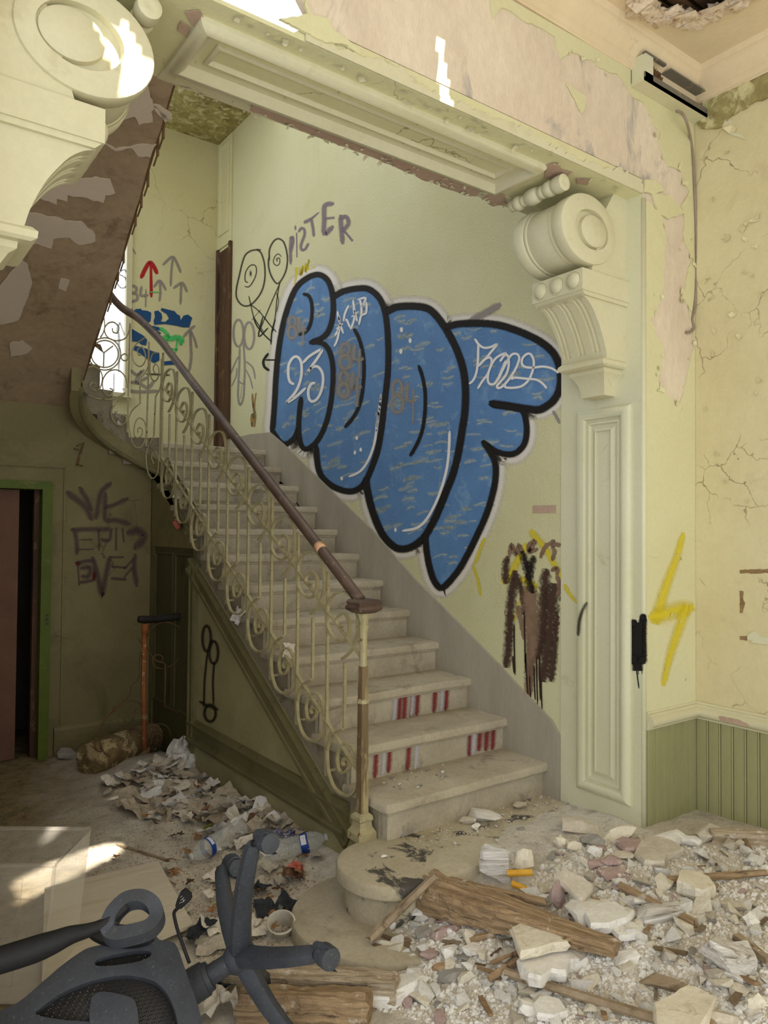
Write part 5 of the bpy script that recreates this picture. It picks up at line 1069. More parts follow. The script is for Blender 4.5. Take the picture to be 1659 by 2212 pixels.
for k in range(5):
    tp = at(*TIPS[k][0], TIPS[k][1]); d = tp-HUB; L = d.length; dn = d.normalized(); side = AX.cross(dn).normalized(); up_ = dn.cross(side).normalized(); rings = []
    if up_.dot(AX) < 0: up_ = -up_
    for t in [0.02, 0.12, 0.3, 0.5, 0.7, 0.85, 0.95, 1.0]:
        c = HUB+d*t+up_*(0.014*math.sin(math.pi*t)); w_ = 0.029-0.008*t; h = 0.034-0.013*t
        if t == 1.0: w_ *= 0.7; h *= 0.7
        rings.append([c+side*w_*x+up_*h*y for x, y in ((-1, -.6), (-1, .3), (-.62, .9), (0, 1.0), (.62, .9), (1, .3), (1, -.6), (.5, -1), (-.5, -1))])
    leg = MB().loft(rings).build('base_leg', 'chair_plastic', ch_, True, 45)
    tip = at(*CAST[k][0], CAST[k][1]); ax2 = (RV*0.55-FV*0.80+UV_*0.1).normalized()
    ca = MB().lathe([(0.018, -0.026), (0.028, -0.024), (0.030, -0.018), (0.030, -0.004), (0.026, -0.003), (0.026, 0.003), (0.030, 0.004), (0.030, 0.018), (0.028, 0.024), (0.018, 0.026)], tip, ax2, 22).build('caster', 'chair_plastic', ch_, True, 35)
    bd = (tp-tip).normalized(); prp = bd.cross(ax2).normalized(); rings = []
    for i in range(9):
        a = math.radians(-105+210*i/8); dd = bd*math.cos(a)+prp*math.sin(a)
        rings.append([tip+dd*0.033-ax2*0.023, tip+dd*0.037-ax2*0.021, tip+dd*0.037+ax2*0.021, tip+dd*0.033+ax2*0.023])
    MB().loft(rings).build('caster_hood', 'chair_plastic', ca, True, 35)
    MB().tube([tip+bd*0.030, tp], 0.010, 8).build('caster_stem', 'chair_black', ca, True)
# planes of the tilted upper part
NBK = (Vector((0, 0, 1))*0.80-Vector((FV.x, FV.y, 0))*0.55+RV*0.18).normalized(); PBK = at(300, 2110, 2.12)
C1 = lambda P: [(x/3.606, 1880+y/3.606) for x, y in P]
def onp(x, y, lift=0.0):
    d = at(x, y, 1)-EYE; p = PBK+NBK*lift; return EYE+d*((p-EYE).dot(NBK)/d.dot(NBK))
def holed(name, outer, holes, th, mat, parent, lift=0.0, bevel=0.011):
    bm = bmesh.new(); es = []
    for L in [outer]+holes:
        vs = [bm.verts.new(onp(x, y, lift)) for x, y in C1(cr(L, 4, True))]
        es += [bm.edges.new((vs[i], vs[(i+1) % len(vs)])) for i in range(len(vs))]
    bmesh.ops.triangle_fill(bm, use_beauty=True, use_dissolve=False, edges=es, normal=NBK)
    for f in bm.faces:
        f.normal_update()
        if f.normal.dot(NBK) < 0: f.normal_flip()
    me = bpy.data.meshes.new(name); bm.to_mesh(me); bm.free(); me.materials.append(MATS[mat]); o = bpy.data.objects.new(name, me); COL.objects.link(o); child(o, parent)
    me.polygons.foreach_set('use_smooth', [True]*len(me.polygons))
    s = o.modifiers.new('th', 'SOLIDIFY'); s.thickness = th; s.offset = -1
    if bevel: bv = o.modifiers.new('bv', 'BEVEL'); bv.width = bevel; bv.segments = 3; bv.limit_method = 'ANGLE'; bv.angle_limit = 0.9
    return o
outer = [(-150, 1170), (0, 1095), (150, 1020), (330, 870), (480, 740), (620, 640), (700, 600), (860, 565), (1100, 512), (1200, 498), (1245, 540), (1340, 556), (1385, 605), (1440, 760), (1500, 930), (1550, 1080), (1590, 1260), (1600, 1460), (800, 1480), (-150, 1400)]
slot = [(738, 722), (770, 690), (900, 652), (1080, 624), (1170, 632), (1168, 668), (1080, 708), (900, 738), (770, 744)]
opening = [(285, 1122), (330, 1062), (480, 955), (700, 865), (900, 822), (1050, 824), (1200, 864), (1290, 945), (1350, 1060), (1385, 1200), (1392, 1380), (1000, 1400), (760, 1200), (500, 1165)]
bk = holed('backrest_frame', outer, [slot, opening], 0.030, 'chair_plastic', ch_)
holed('backrest_mesh', [(200, 1120), (330, 1000), (640, 700), (800, 640), (1150, 590), (1250, 640), (1400, 900), (1460, 1200), (1460, 1430), (600, 1440), (250, 1200)], [], 0.002, 'chair_mesh', ch_, -0.022, 0)
holed('lumbar_pad', [(705, 1030), (740, 960), (830, 945), (980, 975), (1045, 1010), (1072, 1100), (1080, 1300), (1000, 1380), (760, 1360), (700, 1200)], [], 0.02, 'chair_plastic', ch_, 0.004, 0.008)
# seat pan seen edge-on
SP = HUB+AX*0.315
def ring_s(o, s):
    e1 = (UV_-AX*UV_.dot(AX)).normalized(); e2 = AX.cross(e1); n = 28; out = []
    for i in range(n):
        a = 2*math.pi*i/n; c, q = math.cos(a), math.sin(a); k = 1/max(abs(c), abs(q))**0.55
        out.append(SP+AX*o+e1*(c*k*0.205*s-0.05)+e2*(q*k*0.20*s))
    return out
MB().loft([ring_s(-0.02, 0.82), ring_s(-0.012, 0.95), ring_s(0.0, 1.0), ring_s(0.03, 1.02), ring_s(0.055, 0.98), ring_s(0.065, 0.85)]).build('seat', 'chair_black', ch_, True, 50)
def p3(P, ds): return [at(x, y, d) for (x, y), d in zip(C1(P), ds)]
# armrest: bracket loop, foot plate and long pad
lp = cr(p3([(1010, 235), (1120, 230), (1205, 290), (1225, 380), (1160, 460), (1030, 500), (900, 520), (845, 470), (870, 370), (930, 290)], [2.08, 2.10, 2.10, 2.08, 2.05, 2.03, 2.02, 2.02, 2.04, 2.06]), 4, True)
arm = MB().tube(lp, 0.0185, closed=True, flat=(UV_*0.8-FV*0.5, 0.022)).build('armrest_bracket', 'chair_plastic', ch_, True, 50)
MB().lathe([(0.008, 0.0), (0.030, 0.0), (0.032, 0.008), (0.029, 0.020), (0.010, 0.024)], onp(262, 2026, -0.002), NBK, 28, ref=RV, sx=3.0).build('armrest_foot', 'chair_black', arm, True, 40)
MB().tube(cr(p3([(985, 270), (900, 350), (800, 425), (680, 470), (550, 505), (420, 560), (300, 605), (150, 655), (0, 700), (-160, 745)], [2.06, 2.04, 2.02, 2.00, 1.98, 1.96, 1.95, 1.93, 1.91, 1.89]), 4), [0.016+0.017*sstep(8, 26, i) for i in range(37)], 12).build('armrest_pad', 'chair_black', ch_, True)
b = MB().tube(cr(p3([(1475, 720), (1430, 600), (1385, 470), (1360, 370), (1358, 325), (1392, 288)], [2.2]*6), 4), 0.0052, 8); lv = b.build('tilt_lever', 'chair_black', ch_, True)
kn = p3([(1370, 268), (1385, 215), (1405, 172), (1440, 146), (1488, 186), (1492, 222), (1462, 250), (1418, 290), (1385, 292)], [2.2]*9)
kb = MB().prism([p-FV*0.008 for p in kn], FV*0.018).build('lever_knob', 'chair_black', ch_)
M('scratch', (168, 166, 160), None, None, bump=0)
for a, c in (((1408, 200), (1426, 188)), ((1412, 222), (1440, 200)), ((1420, 240), (1450, 216)), ((1404, 246), (1418, 236)), ((1430, 210), (1438, 236))):
    q = p3([a, c], [2.2, 2.2]); MB().tube([p-FV*0.0085 for p in q], 0.0009, 4).build('knob_mark', 'scratch', kb)

# ------------------------------------------------------------------ clear storage box
def clear(name, c, al, rough=0.25, spec=0.5):
    m = bpy.data.materials.new(name); m.use_nodes = True; N = NT(m); b = N.n['Principled BSDF']; b.inputs['Base Color'].default_value = lin(c); b.inputs['Roughness'].default_value = rough; b.inputs['Specular IOR Level'].default_value = spec
    fr = N.new('ShaderNodeLayerWeight'); fr.inputs['Blend'].default_value = 0.35; N.link(N.ramp(fr.outputs['Facing'], 0.0, 1.0, al, min(1.0, al+0.30)), b.inputs['Alpha']); MATS[name] = m
clear('box_plastic', (236, 230, 218), 0.10); clear('bottle_clear', (226, 230, 224), 0.20, 0.08, 0.9)
Bp = on(88, 2168, 'Z', 0.03); Tp = at(118, 1870, 2.69); wl = Vector((-RV.x, -RV.y, 0)).normalized()*0.52+Vector((0, 0, 0.0)); dp = Vector((FV.x, FV.y, 0)).normalized()*0.30
bx_ = thing('storage_box', (Bp.x, Bp.y, 0.02), 'translucent plastic storage box standing beside the overturned chair', 'box')
def wall(a, b_, c, d, nm):
    n = (Vector(b_)-Vector(a)).cross(Vector(d)-Vector(a)).normalized()*0.003; return MB().prism([a, b_, c, d], n).build(nm, 'box_plastic', bx_)
tw = Tp-Bp; ins = -wl.normalized()*0.03
A, B2, C_, D_ = Bp, Bp+wl, Bp+wl+dp*0.9, Bp+dp*0.9; A1, B1, C1_, D1 = Tp, Tp+wl+wl.normalized()*0.03, Tp+wl+dp*1.1, Tp+dp*1.1
wall(A, B2, B1, A1, 'side_wall'); wall(A, D_, D1, A1, 'side_wall'); wall(B2, C_, C1_, B1, 'side_wall'); wall(D_, C_, C1_, D1, 'side_wall'); wall(A, B2, C_, D_, 'floor_pan')
MB().tube([A1, B1, C1_, D1], 0.008, 8, closed=True).build('rim', 'box_plastic', bx_, True)
MB().tube([A, A1], 0.006, 8).build('corner_rib', 'box_plastic', bx_, True)
pf = lambda u, v: A.lerp(B2, u).lerp(A1.lerp(B1, u), v)-dp.normalized()*0.002
MB().tube([pf(0.20, 0.90), pf(0.95, 0.90), pf(0.95, 0.45), pf(0.20, 0.45)], 0.003, 6, closed=True).build('moulded_panel', 'box_plastic', bx_, True)
MB().tube([pf(0.20, 0.45), pf(0.20, 0.12), pf(0.95, 0.12)], 0.003, 6).build('moulded_panel', 'box_plastic', bx_, True)

# ------------------------------------------------------------------ two empty water bottles
M('label_blue', (34, 58, 130), (44, 72, 150), (210, 212, 216), scale=30, s3=45, t3=(0.60, 0.62), rough=0.4, bump=0); M('label_white', (224, 222, 222), (200, 206, 224), (190, 60, 70), scale=30, s3=50, t3=(0.64, 0.66), rough=0.4, bump=0)
M('cap_clear', (190, 190, 184), None, None, rough=0.3, bump=0)
def bottle(p, d, L, r, label, lab):
    d = Vector(d).normalized(); o = thing('water_bottle', p, label, 'bottle', 'empty water bottles'); p = Vector(p)
    pr = [(r*.55, 0), (r*.92, 0.006), (r, 0.02)]; h = 0.02
    while h < L*0.60: pr += [(r, h), (r*.93, h+0.006), (r, h+0.012)]; h += 0.016
    l0 = h; l1 = L*0.74
    pr += [(r*.98, l0), (r*.98, l1), (r, l1+0.004), (r*.96, L*.80), (r*.78, L*.88), (r*.5, L*.95), (r*.34, L*.97), (r*.34, L*1.02)]
    MB().lathe(pr, p, d, 24).build('bottle_body', 'bottle_clear', o, True, 60)
    MB().lathe([(r*1.0, l0+0.002), (r*1.0, l1-0.002)], p, d, 24, caps=False).build('paper_label', 'label_blue', o, True)
    MB().lathe([(r*1.01, l0+0.004), (r*1.01, l1-0.012)], p, d, 24, caps=False).v
    b = MB(); a = d.orthogonal().normalized(); c = d.cross(a); up = Vector((0, 0, 1)); best = max(range(24), key=lambda i: (a*math.cos(i*.2618)+c*math.sin(i*.2618)).dot(up*0.7-FV*0.6))
    for i in range(-2, 2):
        f = lambda k, h_: p+d*h_+(a*math.cos(k*.2618)+c*math.sin(k*.2618))*r*1.012
        b.face([f(best+i, l0+0.006), f(best+i+1, l0+0.006), f(best+i+1, l1-0.01), f(best+i, l1-0.01)])
    b.build('label_print', 'label_white', o, fix=False)
    MB().lathe([(r*.38, L*.985), (r*.38, L*1.02), (r*.34, L*1.03)], p, d, 14).build('bottle_neck_ring', 'cap_clear', o, True)
p = G(525, 1808); q = G(440, 1858); q2 = G(655, 1845); p2 = G(560, 1872)
bottle(p+Vector((0, 0, .05)), q-p, 0.33, 0.047, 'empty ribbed water bottle lying neck towards the pale board', None)
bottle(p2+Vector((0, 0, .05)), q2-p2, 0.32, 0.046, 'empty ribbed water bottle lying behind the upraised chair legs', None)
# pale wood-grain board on the floor
M('pale_board', (214, 204, 184), (200, 188, 164), (180, 164, 138), scale=2, s3=4, t3=(0.55, 0.75), rough=0.6, bump=0.1, bscale=30, stretch=(0.6, 5, 1))
P = [on(x, y, 'Z', 0.045) for x, y in [(96, 1924), (342, 1866), (417, 2003), (330, 2040), (90, 2120)]]
tag(MB().prism(P, (0, 0, 0.014)).build('board', 'pale_board'), 'pale wood-grain board lying flat between the box and the chair', 'board')
# ------------------------------------------------------------------ rubble, timber, paper, leaves
M('plaster_white', (238, 235, 228), (224, 219, 209), (204, 197, 184), scale=8, s3=18, t3=(0.55, 0.68), rough=0.95, bump=0.6, bscale=60, tint=0.12)
M('plaster_cream', (230, 222, 202), (216, 206, 184), (194, 182, 158), scale=8, s3=18, t3=(0.55, 0.68), rough=0.95, bump=0.5, bscale=60, tint=0.12)
M('plaster_dusty', (210, 201, 184), (194, 183, 164), (220, 212, 198), scale=8, s3=18, t3=(0.55, 0.66), rough=0.95, bump=0.6, bscale=60, tint=0.15)
M('stone_cool', (162, 158, 150), (140, 136, 128), (196, 190, 180), scale=9, s3=20, t3=(0.58, 0.68), rough=0.95, bump=0.5, bscale=60, tint=0.15)
M('tile_rose', (180, 158, 150), (160, 134, 128), (206, 194, 184), scale=9, s3=18, t3=(0.56, 0.66), rough=0.9, bump=0.4, bscale=60, tint=0.15)
M('wood_raw', (172, 144, 110), (146, 118, 88), (108, 86, 64), scale=9, s3=20, t3=(0.56, 0.68), rough=0.9, bump=0.6, bscale=40, tint=0.2)
M('wood_grey', (168, 150, 124), (146, 128, 104), (112, 94, 74), scale=9, s3=20, t3=(0.56, 0.68), rough=0.9, bump=0.6, bscale=40, tint=0.2)
def grainy(name, c1, c2, c3, c4):
    m = bpy.data.materials.new(name); m.use_nodes = True; N = NT(m); b = N.n['Principled BSDF']; tc = N.new('ShaderNodeTexCoord'); mp = N.new('ShaderNodeMapping'); mp.inputs['Scale'].default_value = (3, 34, 34)
    N.link(tc.outputs['Object'], mp.inputs[0]); f = N.noise(mp.outputs[0], 1.6, 6, 0.65, 0.8); g = N.noise(tc.outputs['Object'], 16, 6, 0.7)
    col = N.mix(N.ramp(f, 0.38, 0.6), lin(c1), lin(c2)); col = N.mix(N.ramp(f, 0.56, 0.70), col, lin(c3)); col = N.mix(N.ramp(g, 0.60, 0.70), col, lin(c4)); N.link(col, b.inputs['Base Color']); b.inputs['Roughness'].default_value = 0.95
    bp = N.new('ShaderNodeBump'); bp.inputs['Strength'].default_value = 1.0; bp.inputs['Distance'].default_value = 0.02; N.link(f, bp.inputs['Height']); N.link(bp.outputs[0], b.inputs['Normal']); MATS[name] = m
grainy('timber_rot', (146, 120, 90), (184, 156, 118), (84, 66, 50), (212, 204, 190)); grainy('timber_pale', (164, 142, 114), (206, 190, 164), (88, 66, 50), (228, 220, 206)); grainy('plaster_streaked', (226, 222, 214), (206, 198, 186), (92, 80, 70), (232, 228, 222))
def chunk_mesh(name, seed, sx, sy, sz, flat=1.0, n=16, rough=0.10):
    R = random.Random(seed); bm = bmesh.new()
    for _ in range(n):
        v = Vector((R.gauss(0, 1), R.gauss(0, 1), R.gauss(0, 1))); v.normalize()
        m = max(abs(v.x), abs(v.y), abs(v.z)); v = v.lerp(v/m, 0.62)*R.uniform(0.82, 1.0)
        bm.verts.new((v.x*sx/2, v.y*sy/2, v.z*sz/2))
    bmesh.ops.convex_hull(bm, input=bm.verts); bmesh.ops.delete(bm, geom=[v for v in bm.verts if not v.link_faces], context='VERTS')
    if rough:
        bmesh.ops.triangulate(bm, faces=bm.faces); bmesh.ops.subdivide_edges(bm, edges=bm.edges, cuts=1, use_grid_fill=True)
        for v in bm.verts:
            k = noise.noise_vector(v.co*(3.2/max(sx, sy))+Vector((seed, 0, 0))); v.co += k*min(sx, sy, sz)*rough
    me = bpy.data.meshes.new(name); bm.to_mesh(me); bm.free(); return me
def depth(p): return (p-EYE).dot(FV)
RUB = []
def chunk(cx, cy, wpx, hpx, mat, seed, label, name='plaster_chunk', cat='rubble', dpt=0.8, yaw=None, tilt=0.25, group='larger pieces of rubble', base=None, rough=0.12, hk=1.0):
    p = G(cx, cy+hpx*0.42) if base is None else on(cx, cy+hpx*0.42, 'Z', base); d = depth(p)
    w_ = wpx*d/F; pit = 0.5; h = max(0.012, hpx*d/F*0.80-0.0); R = random.Random(seed); dp_ = w_*dpt
    w_ *= 1.18; dp_ *= 1.1; h = max(hpx*d/F*0.95-dp_*0.30, hpx*d/F*0.62)*hk
    me = chunk_mesh(name, seed, w_, dp_, h, rough=rough); me.materials.append(MATS[mat])
    o = bpy.data.objects.new(name, me); COL.objects.link(o)
    fw = Vector((FV.x, FV.y, 0)).normalized()
    o.rotation_euler = (R.uniform(-tilt, tilt), R.uniform(-tilt, tilt), (YAW-math.pi/2)+(R.uniform(-.5, .5) if yaw is None else yaw))
    o.location = p+fw*(dp_*0.30)+Vector((0, 0, h*0.36))
    RUB.append((o.location.copy(), w_)); return tag(o, label, cat, group)
def stick(x0, y0, x1, y1, r, mat, label, name, cat, seed=1, lift=(0.0, 0.0), n=10, ry=None, group=None, segs=16, ends=None, taper=1.0):
    a = G(x0, y0, lift[0])+Vector((0, 0, lift[0]+r*0.7)); c = G(x1, y1, lift[1])+Vector((0, 0, lift[1]+r*0.7))
    if ends: a, c = ends
    L = (c-a).length; d = (c-a).normalized(); ry = ry or r; rings = []
    for i in range(segs+1):
        t = i/segs; rg = []
        for k in range(n):
            an = 2*math.pi*k/n; q = 1/max(abs(math.cos(an)), abs(math.sin(an)))**0.6
            j = 1+0.30*nz(t*L*3+seed, math.cos(an)*2.2, math.sin(an)*2.2+seed)+0.16*nz(k*1.9, seed, t*L*9)+(0.30*nz(k*3.7, seed*1.3, t*L*1.4)+0.12*nz(k*2.1, seed, t*L*30) if r > 0.04 else 0)
            e = 0.0
            if i in (0, segs): e = (0.05*nz(k*2.3, seed+i))*min(1.0, r/0.03)
            tp_ = 1+(taper-1)*t; rg.append((t*L+e*(1 if i else -1), math.cos(an)*r*q*j*tp_, math.sin(an)*ry*q*j*tp_))
        rings.append(rg)
    b = MB().loft(rings); o = b.build(name, mat, None, False)
    x = d; y = Vector((0, 0, 1)).cross(x).normalized(); z = x.cross(y); o.matrix_world = Matrix(((x.x, y.x, z.x, a.x), (x.y, y.y, z.y, a.y), (x.z, y.z, z.z, a.z), (0, 0, 0, 1)))
    for k in range(5): RUB.append((a.lerp(c, k/4), r*3))
    return tag(o, label, cat, group)
# timbers
stick(925, 1955, 1330, 2085, 0.078, 'timber_rot', 'thick rotten brown timber lying out from the bullnose step', 'rotten_timber', 'timber', 3, n=24, ry=0.066, segs=50, taper=0.35)
stick(955, 1905, 1180, 1958, 0.016, 'timber_rot', 'splintered strip of brown wood along the thick timber', 'timber_splinter', 'wood', 8, lift=(0.06, 0.06))
stick(505, 2135, 860, 2160, 0.050, 'timber_pale', 'crumbling pale timber under the chair base, upper of two', 'rotten_timber', 'timber', 5, n=18, segs=40); stick(520, 2195, 800, 2205, 0.050, 'timber_rot', 'crumbling brown timber along the bottom edge beneath the chair', 'rotten_timber', 'timber', 6, n=18, segs=40)
stick(797, 2030, 936, 1893, 0.016, 'wood_grey', 'weathered lath leaning against the bullnose step', 'lath', 'lath', 9, n=6, ends=(on(797, 2032, 'Z', 0.13), on(940, 1892, 'Y', 2.200)))
stick(1092, 2106, 1425, 2212, 0.014, 'wood_grey', 'long grey lath running out at the bottom of the picture', 'lath', 'lath', 10, lift=(0.02, 0.02), n=6, segs=8)
stick(1062, 2084, 1120, 2062, 0.009, 'wood_raw', 'upper of two short fresh laths below the white slab', 'lath', 'lath', 11, lift=(0.02, 0.02), n=5, segs=4); stick(1056, 2118, 1118, 2078, 0.010, 'wood_raw', 'lower of two short fresh laths below the white slab', 'lath', 'lath', 12, lift=(0.02, 0.02), n=5, segs=4)
stick(1172, 2046, 1246, 2026, 0.008, 'wood_raw', 'thin lath lying across the white plaster slab', 'lath', 'lath', 13, lift=(0.07, 0.07), n=5, segs=4)
stick(1588, 2028, 1662, 2084, 0.016, 'wood_grey', 'brown plank end beside the tall rubble block', 'lath', 'lath', 14, lift=(0.02, 0.02), n=5, segs=4); stick(1480, 2172, 1545, 2220, 0.010, 'timber_rot', 'dark splinter sticking up by the yellowish boulder', 'lath', 'lath', 15, lift=(0.05, 0.03), n=5, segs=4)
stick(1535, 1818, 1668, 1822, 0.030, 'timber_pale', 'rotten board lying along the foot of the green wainscot', 'rotten_timber', 'timber', 16, n=10)
stick(1428, 1908, 1655, 1890, 0.012, 'timber_rot', 'broken brown batten behind the small white block', 'lath', 'lath', 17, lift=(0.01, 0.01), n=6); stick(1340, 1920, 1500, 2000, 0.014, 'timber_rot', 'dark split batten half buried in rubble', 'lath', 'lath', 18, lift=(0.01, 0.01), n=6)
stick(875, 1972, 915, 1978, 0.012, 'timber_rot', 'dark wood stub beside the leaning lath', 'wood_stub', 'wood', 19, n=6, segs=4); stick(1003, 2040, 1070, 2024, 0.014, 'timber_rot', 'brown broken stick among the rubble below the timber', 'wood_stub', 'wood', 20, n=6, segs=5)
stick(255, 1826, 365, 1862, 0.007, 'wood_grey', 'thin curved twig at the end of the sunlit strip', 'twig', 'twig', 21, lift=(0.0, 0.0), n=5); stick(335, 1890, 380, 1912, 0.004, 'timber_rot', 'thin brown twig on the corner of the pale board', 'twig', 'twig', 22, lift=(0.03, 0.01), n=5)
# yellow pipe pieces
M('pipe_yellow', (222, 170, 60), (204, 150, 46), None, scale=10, rough=0.45, bump=0.05)
a, c = G(1095, 1914)+Vector((0, 0, 0.05)), G(1150, 1912)+Vector((0, 0, 0.05)); tag(MB().tube([a, a.lerp(c, .5), c], 0.013, 12).build('yellow_pipe', 'pipe_yellow', None, True, 40), 'straight stub of yellow pipe beside the streaked white block', 'pipe')
q = [G(1105, 1934), G(1128, 1936), G(1142, 1942), G(1148, 1956)]; tag(MB().tube(cr([p+Vector((0, 0, 0.045-0.012*i)) for i, p in enumerate(q)], 4), 0.012, 12).build('yellow_pipe', 'pipe_yellow', None, True, 40), 'bent stub of yellow pipe at the edge of the thick timber', 'pipe')
for i, t in enumerate(([(1075, 1868, 86, 92, 'plaster_streaked', 31, 'upright white block streaked with dark grooves by the step', {'dpt': .5, 'tilt': .1, 'hk': 1.3}), (1128, 1858, 50, 66, 'plaster_cream', 32, 'cream block leaning behind the streaked white block', {'hk': 1.25}),
     (1305, 1976, 130, 58, 'plaster_white', 35, 'grey and white lump behind the flat pale slab', {}),
     (1350, 2008, 62, 44, 'plaster_white', 36, 'flattened white lump amid the grit', {'tilt': .1}), (1428, 1968, 100, 58, 'plaster_streaked', 37, 'white crust of plaster with dark fibres', {}), 
     (1582, 2064, 104, 112, 'plaster_streaked', 39, 'tall rubble block with a brown fibrous face', {'dpt': .7}), (1452, 2122, 110, 50, 'wood_grey', 41, 'weathered moulding fragment behind the yellowish boulder', {'dpt': .5, 'rough': .04}),
     (1356, 2066, 58, 34, 'plaster_white', 42, 'small oval white lump like a shell', {}), (1556, 2198, 100, 60, 'plaster_dusty', 43, 'grey lump beside the yellowish boulder', {}), (1205, 1936, 38, 74, 'tile_rose', 44, 'upright pinkish shard beside the yellow pipe', {'dpt': .3, 'tilt': .1, 'rough': .02, 'hk': 1.2}), 
     (1172, 1944, 30, 44, 'plaster_white', 46, 'small white slip standing beside the pinkish shard', {'dpt': .3}), (1345, 1800, 80, 40, 'plaster_cream', 48, 'rounded cream flake resting against the jamb', {'dpt': .4}), 
     (1450, 1812, 70, 40, 'plaster_white', 50, 'pale slab leaning on the wainscot corner', {}), (1496, 1816, 44, 36, 'plaster_white', 51, 'small white block beside the corner boulder', {}), (1536, 1798, 56, 50, 'plaster_dusty', 52, 'rounded greyish boulder in the wainscot corner', {}), (1256, 1780, 80, 46, 'plaster_dusty', 53, 'dusty layered slab sliding off the step by the jamb', {'rough': .06}),
     (1282, 1815, 50, 40, 'stone_cool', 54, 'grey angular stone below the jamb', {}), (1215, 1818, 36, 40, 'plaster_cream', 55, 'cream oblong stone at the end of the step', {}), (1245, 1828, 36, 36, 'plaster_cream', 56, 'cream pointed stone beside the grey angular one', {}), (1286, 1836, 30, 34, 'plaster_white', 57, 'ribbed white block below the grey angular stone', {}), (1290, 1864, 34, 30, 'tile_rose', 58, 'small rose-coloured shard under the ribbed block', {}), (1325, 1858, 56, 30, 'tile_rose', 59, 'dull rose slab in the middle of the rubble slope', {}),
     (1345, 1848, 56, 24, 'plaster_dusty', 60, 'thin grey slat of plaster on the rubble slope', {}), (1330, 1890, 60, 24, 'tile_rose', 61, 'low pinkish lump below the dull rose slab', {}), (905, 1968, 42, 46, 'plaster_white', 62, 'white chunk beside the leaning lath', {}), (968, 2022, 66, 30, 'tile_rose', 63, 'flat rose tile fragment under the thick timber', {'rough': .03, 'tilt': .1}), (985, 2004, 40, 26, 'tile_rose', 64, 'darker rose tile piece against the thick timber', {'rough': .03}), (915, 2014, 40, 30, 'stone_cool', 65, 'rounded grey cobble in the grit', {}),
     (1018, 2050, 64, 36, 'plaster_white', 66, 'rough white lump below the rose tile', {}), (975, 2056, 44, 40, 'plaster_white', 67, 'ridged white chunk beside the rough white lump', {}), (928, 2060, 50, 30, 'tile_rose', 68, 'pale rose slab between the white lumps', {'rough': .03}), (978, 2110, 84, 34, 'stone_cool', 69, 'flat grey slate-like slab near the bottom', {'dpt': .5, 'rough': .03}), (948, 2090, 30, 26, 'wood_raw', 70, 'orange-brown wood cube by the grey slab', {}), (1010, 2088, 30, 26, 'plaster_white', 71, 'knobbly white ball of plaster', {}),
     (880, 2130, 90, 60, 'plaster_white', 72, 'broken white moulding against the pale timber', {}), (820, 2150, 60, 50, 'plaster_white', 73, 'white crust leaning on the crumbling timber end', {}), (840, 1996, 30, 40, 'plaster_white', 75, 'white splinter under the leaning lath', {}), (1160, 2186, 70, 50, 'plaster_white', 76, 'white angular piece under the long lath', {}), (1270, 2160, 60, 24, 'tile_rose', 77, 'brick-red flake beside the long lath', {'rough': .03}),
     (1630, 1990, 40, 40, 'plaster_white', 78, 'white rock above the brown plank end', {}), (1590, 1960, 50, 30, 'plaster_dusty', 79, 'dusty stone behind the tall rubble block', {}), (1645, 2060, 40, 50, 'plaster_white', 80, 'white lump beside the plank end', {}), (1610, 2140, 50, 40, 'plaster_dusty', 81, 'dusty block below the plank end', {}), (1640, 2160, 40, 50, 'plaster_cream', 82, 'cream block at the lower corner of the rubble', {}), (1295, 1950, 30, 22, 'wood_raw', 83, 'small ochre lump of wood behind the grey and white lump', {}),
     (140, 1628, 52, 34, 'stone_cool', 84, 'dark stone on the floor below the green door frame', {}), (1320, 1990, 40, 26, 'plaster_dusty', 92, 'dusty flat stone between the white lumps', {}), (1150, 2130, 60, 30, 'plaster_dusty', 93, 'dusty stone crumbling off the broad slab', {})])):
    k = t[7]; nm = {'tile_rose': 'tile_shard', 'stone_cool': 'stone', 'wood_raw': 'wood_block', 'wood_grey': 'moulding_fragment'}.get(t[4], 'plaster_chunk'); chunk(*t[:7], name=nm, **k)
for t in ((1048, 1762, 72, 40, 'plaster_white', 85, 'larger white plaster chunk on the bullnose step', {}), (1012, 1772, 34, 26, 'plaster_dusty', 86, 'smaller chunk beside it on the bullnose step', {}), (1028, 1784, 22, 22, 'plaster_white', 87, 'pointed crumb in front of the chunks on the step', {}), (868, 1800, 24, 16, 'stone_cool', 88, 'flat grey pebble on the bullnose step near the riser', {}), (1128, 1738, 36, 26, 'plaster_dusty', 89, 'dusty chunk at the foot of the first riser', {}), (1125, 1790, 18, 14, 'stone_cool', 90, 'small dark pebble on the step edge', {}), (830, 1848, 14, 10, 'plaster_white', 91, 'white crumb on the rounded end of the step', {})):
    chunk(*t[:7], base=0.285, **t[7])
# broken slabs with one flat face
def plate(pts, lift, th, mat, label, name='plaster_slab', seed=1, lean=0.0):
    R = random.Random(seed); pts = jag(pts, 2.2, 16, seed, True); T = []; cxm = sum(p[0] for p in pts)/len(pts); cym = sum(p[1] for p in pts)/len(pts); c0 = G(cxm, cym)
    for x, y in pts: T.append(on(x, y, 'Z', c0.z+lift+lean*(cym-y)))
    c = sum(T, Vector())/len(T); rings = []
    for k, f, z in ((0, 0.96, 0.004), (1, 1.0, -0.004), (2, 1.02, -th*.35), (3, 0.99, -th*.7), (4, 0.92, -th)):
        rings.append([c+(p-c)*(f+(R.uniform(-.05, .05) if k > 1 else 0))+Vector((0, 0, z+(R.uniform(-.2, .2)*th if k in (2, 3) else 0))) for p in T])
    o = MB().loft(rings).build(name, mat); RUB.append((c, max((p-c).length for p in T)*2)); return tag(o, label, 'rubble', 'larger pieces of rubble')
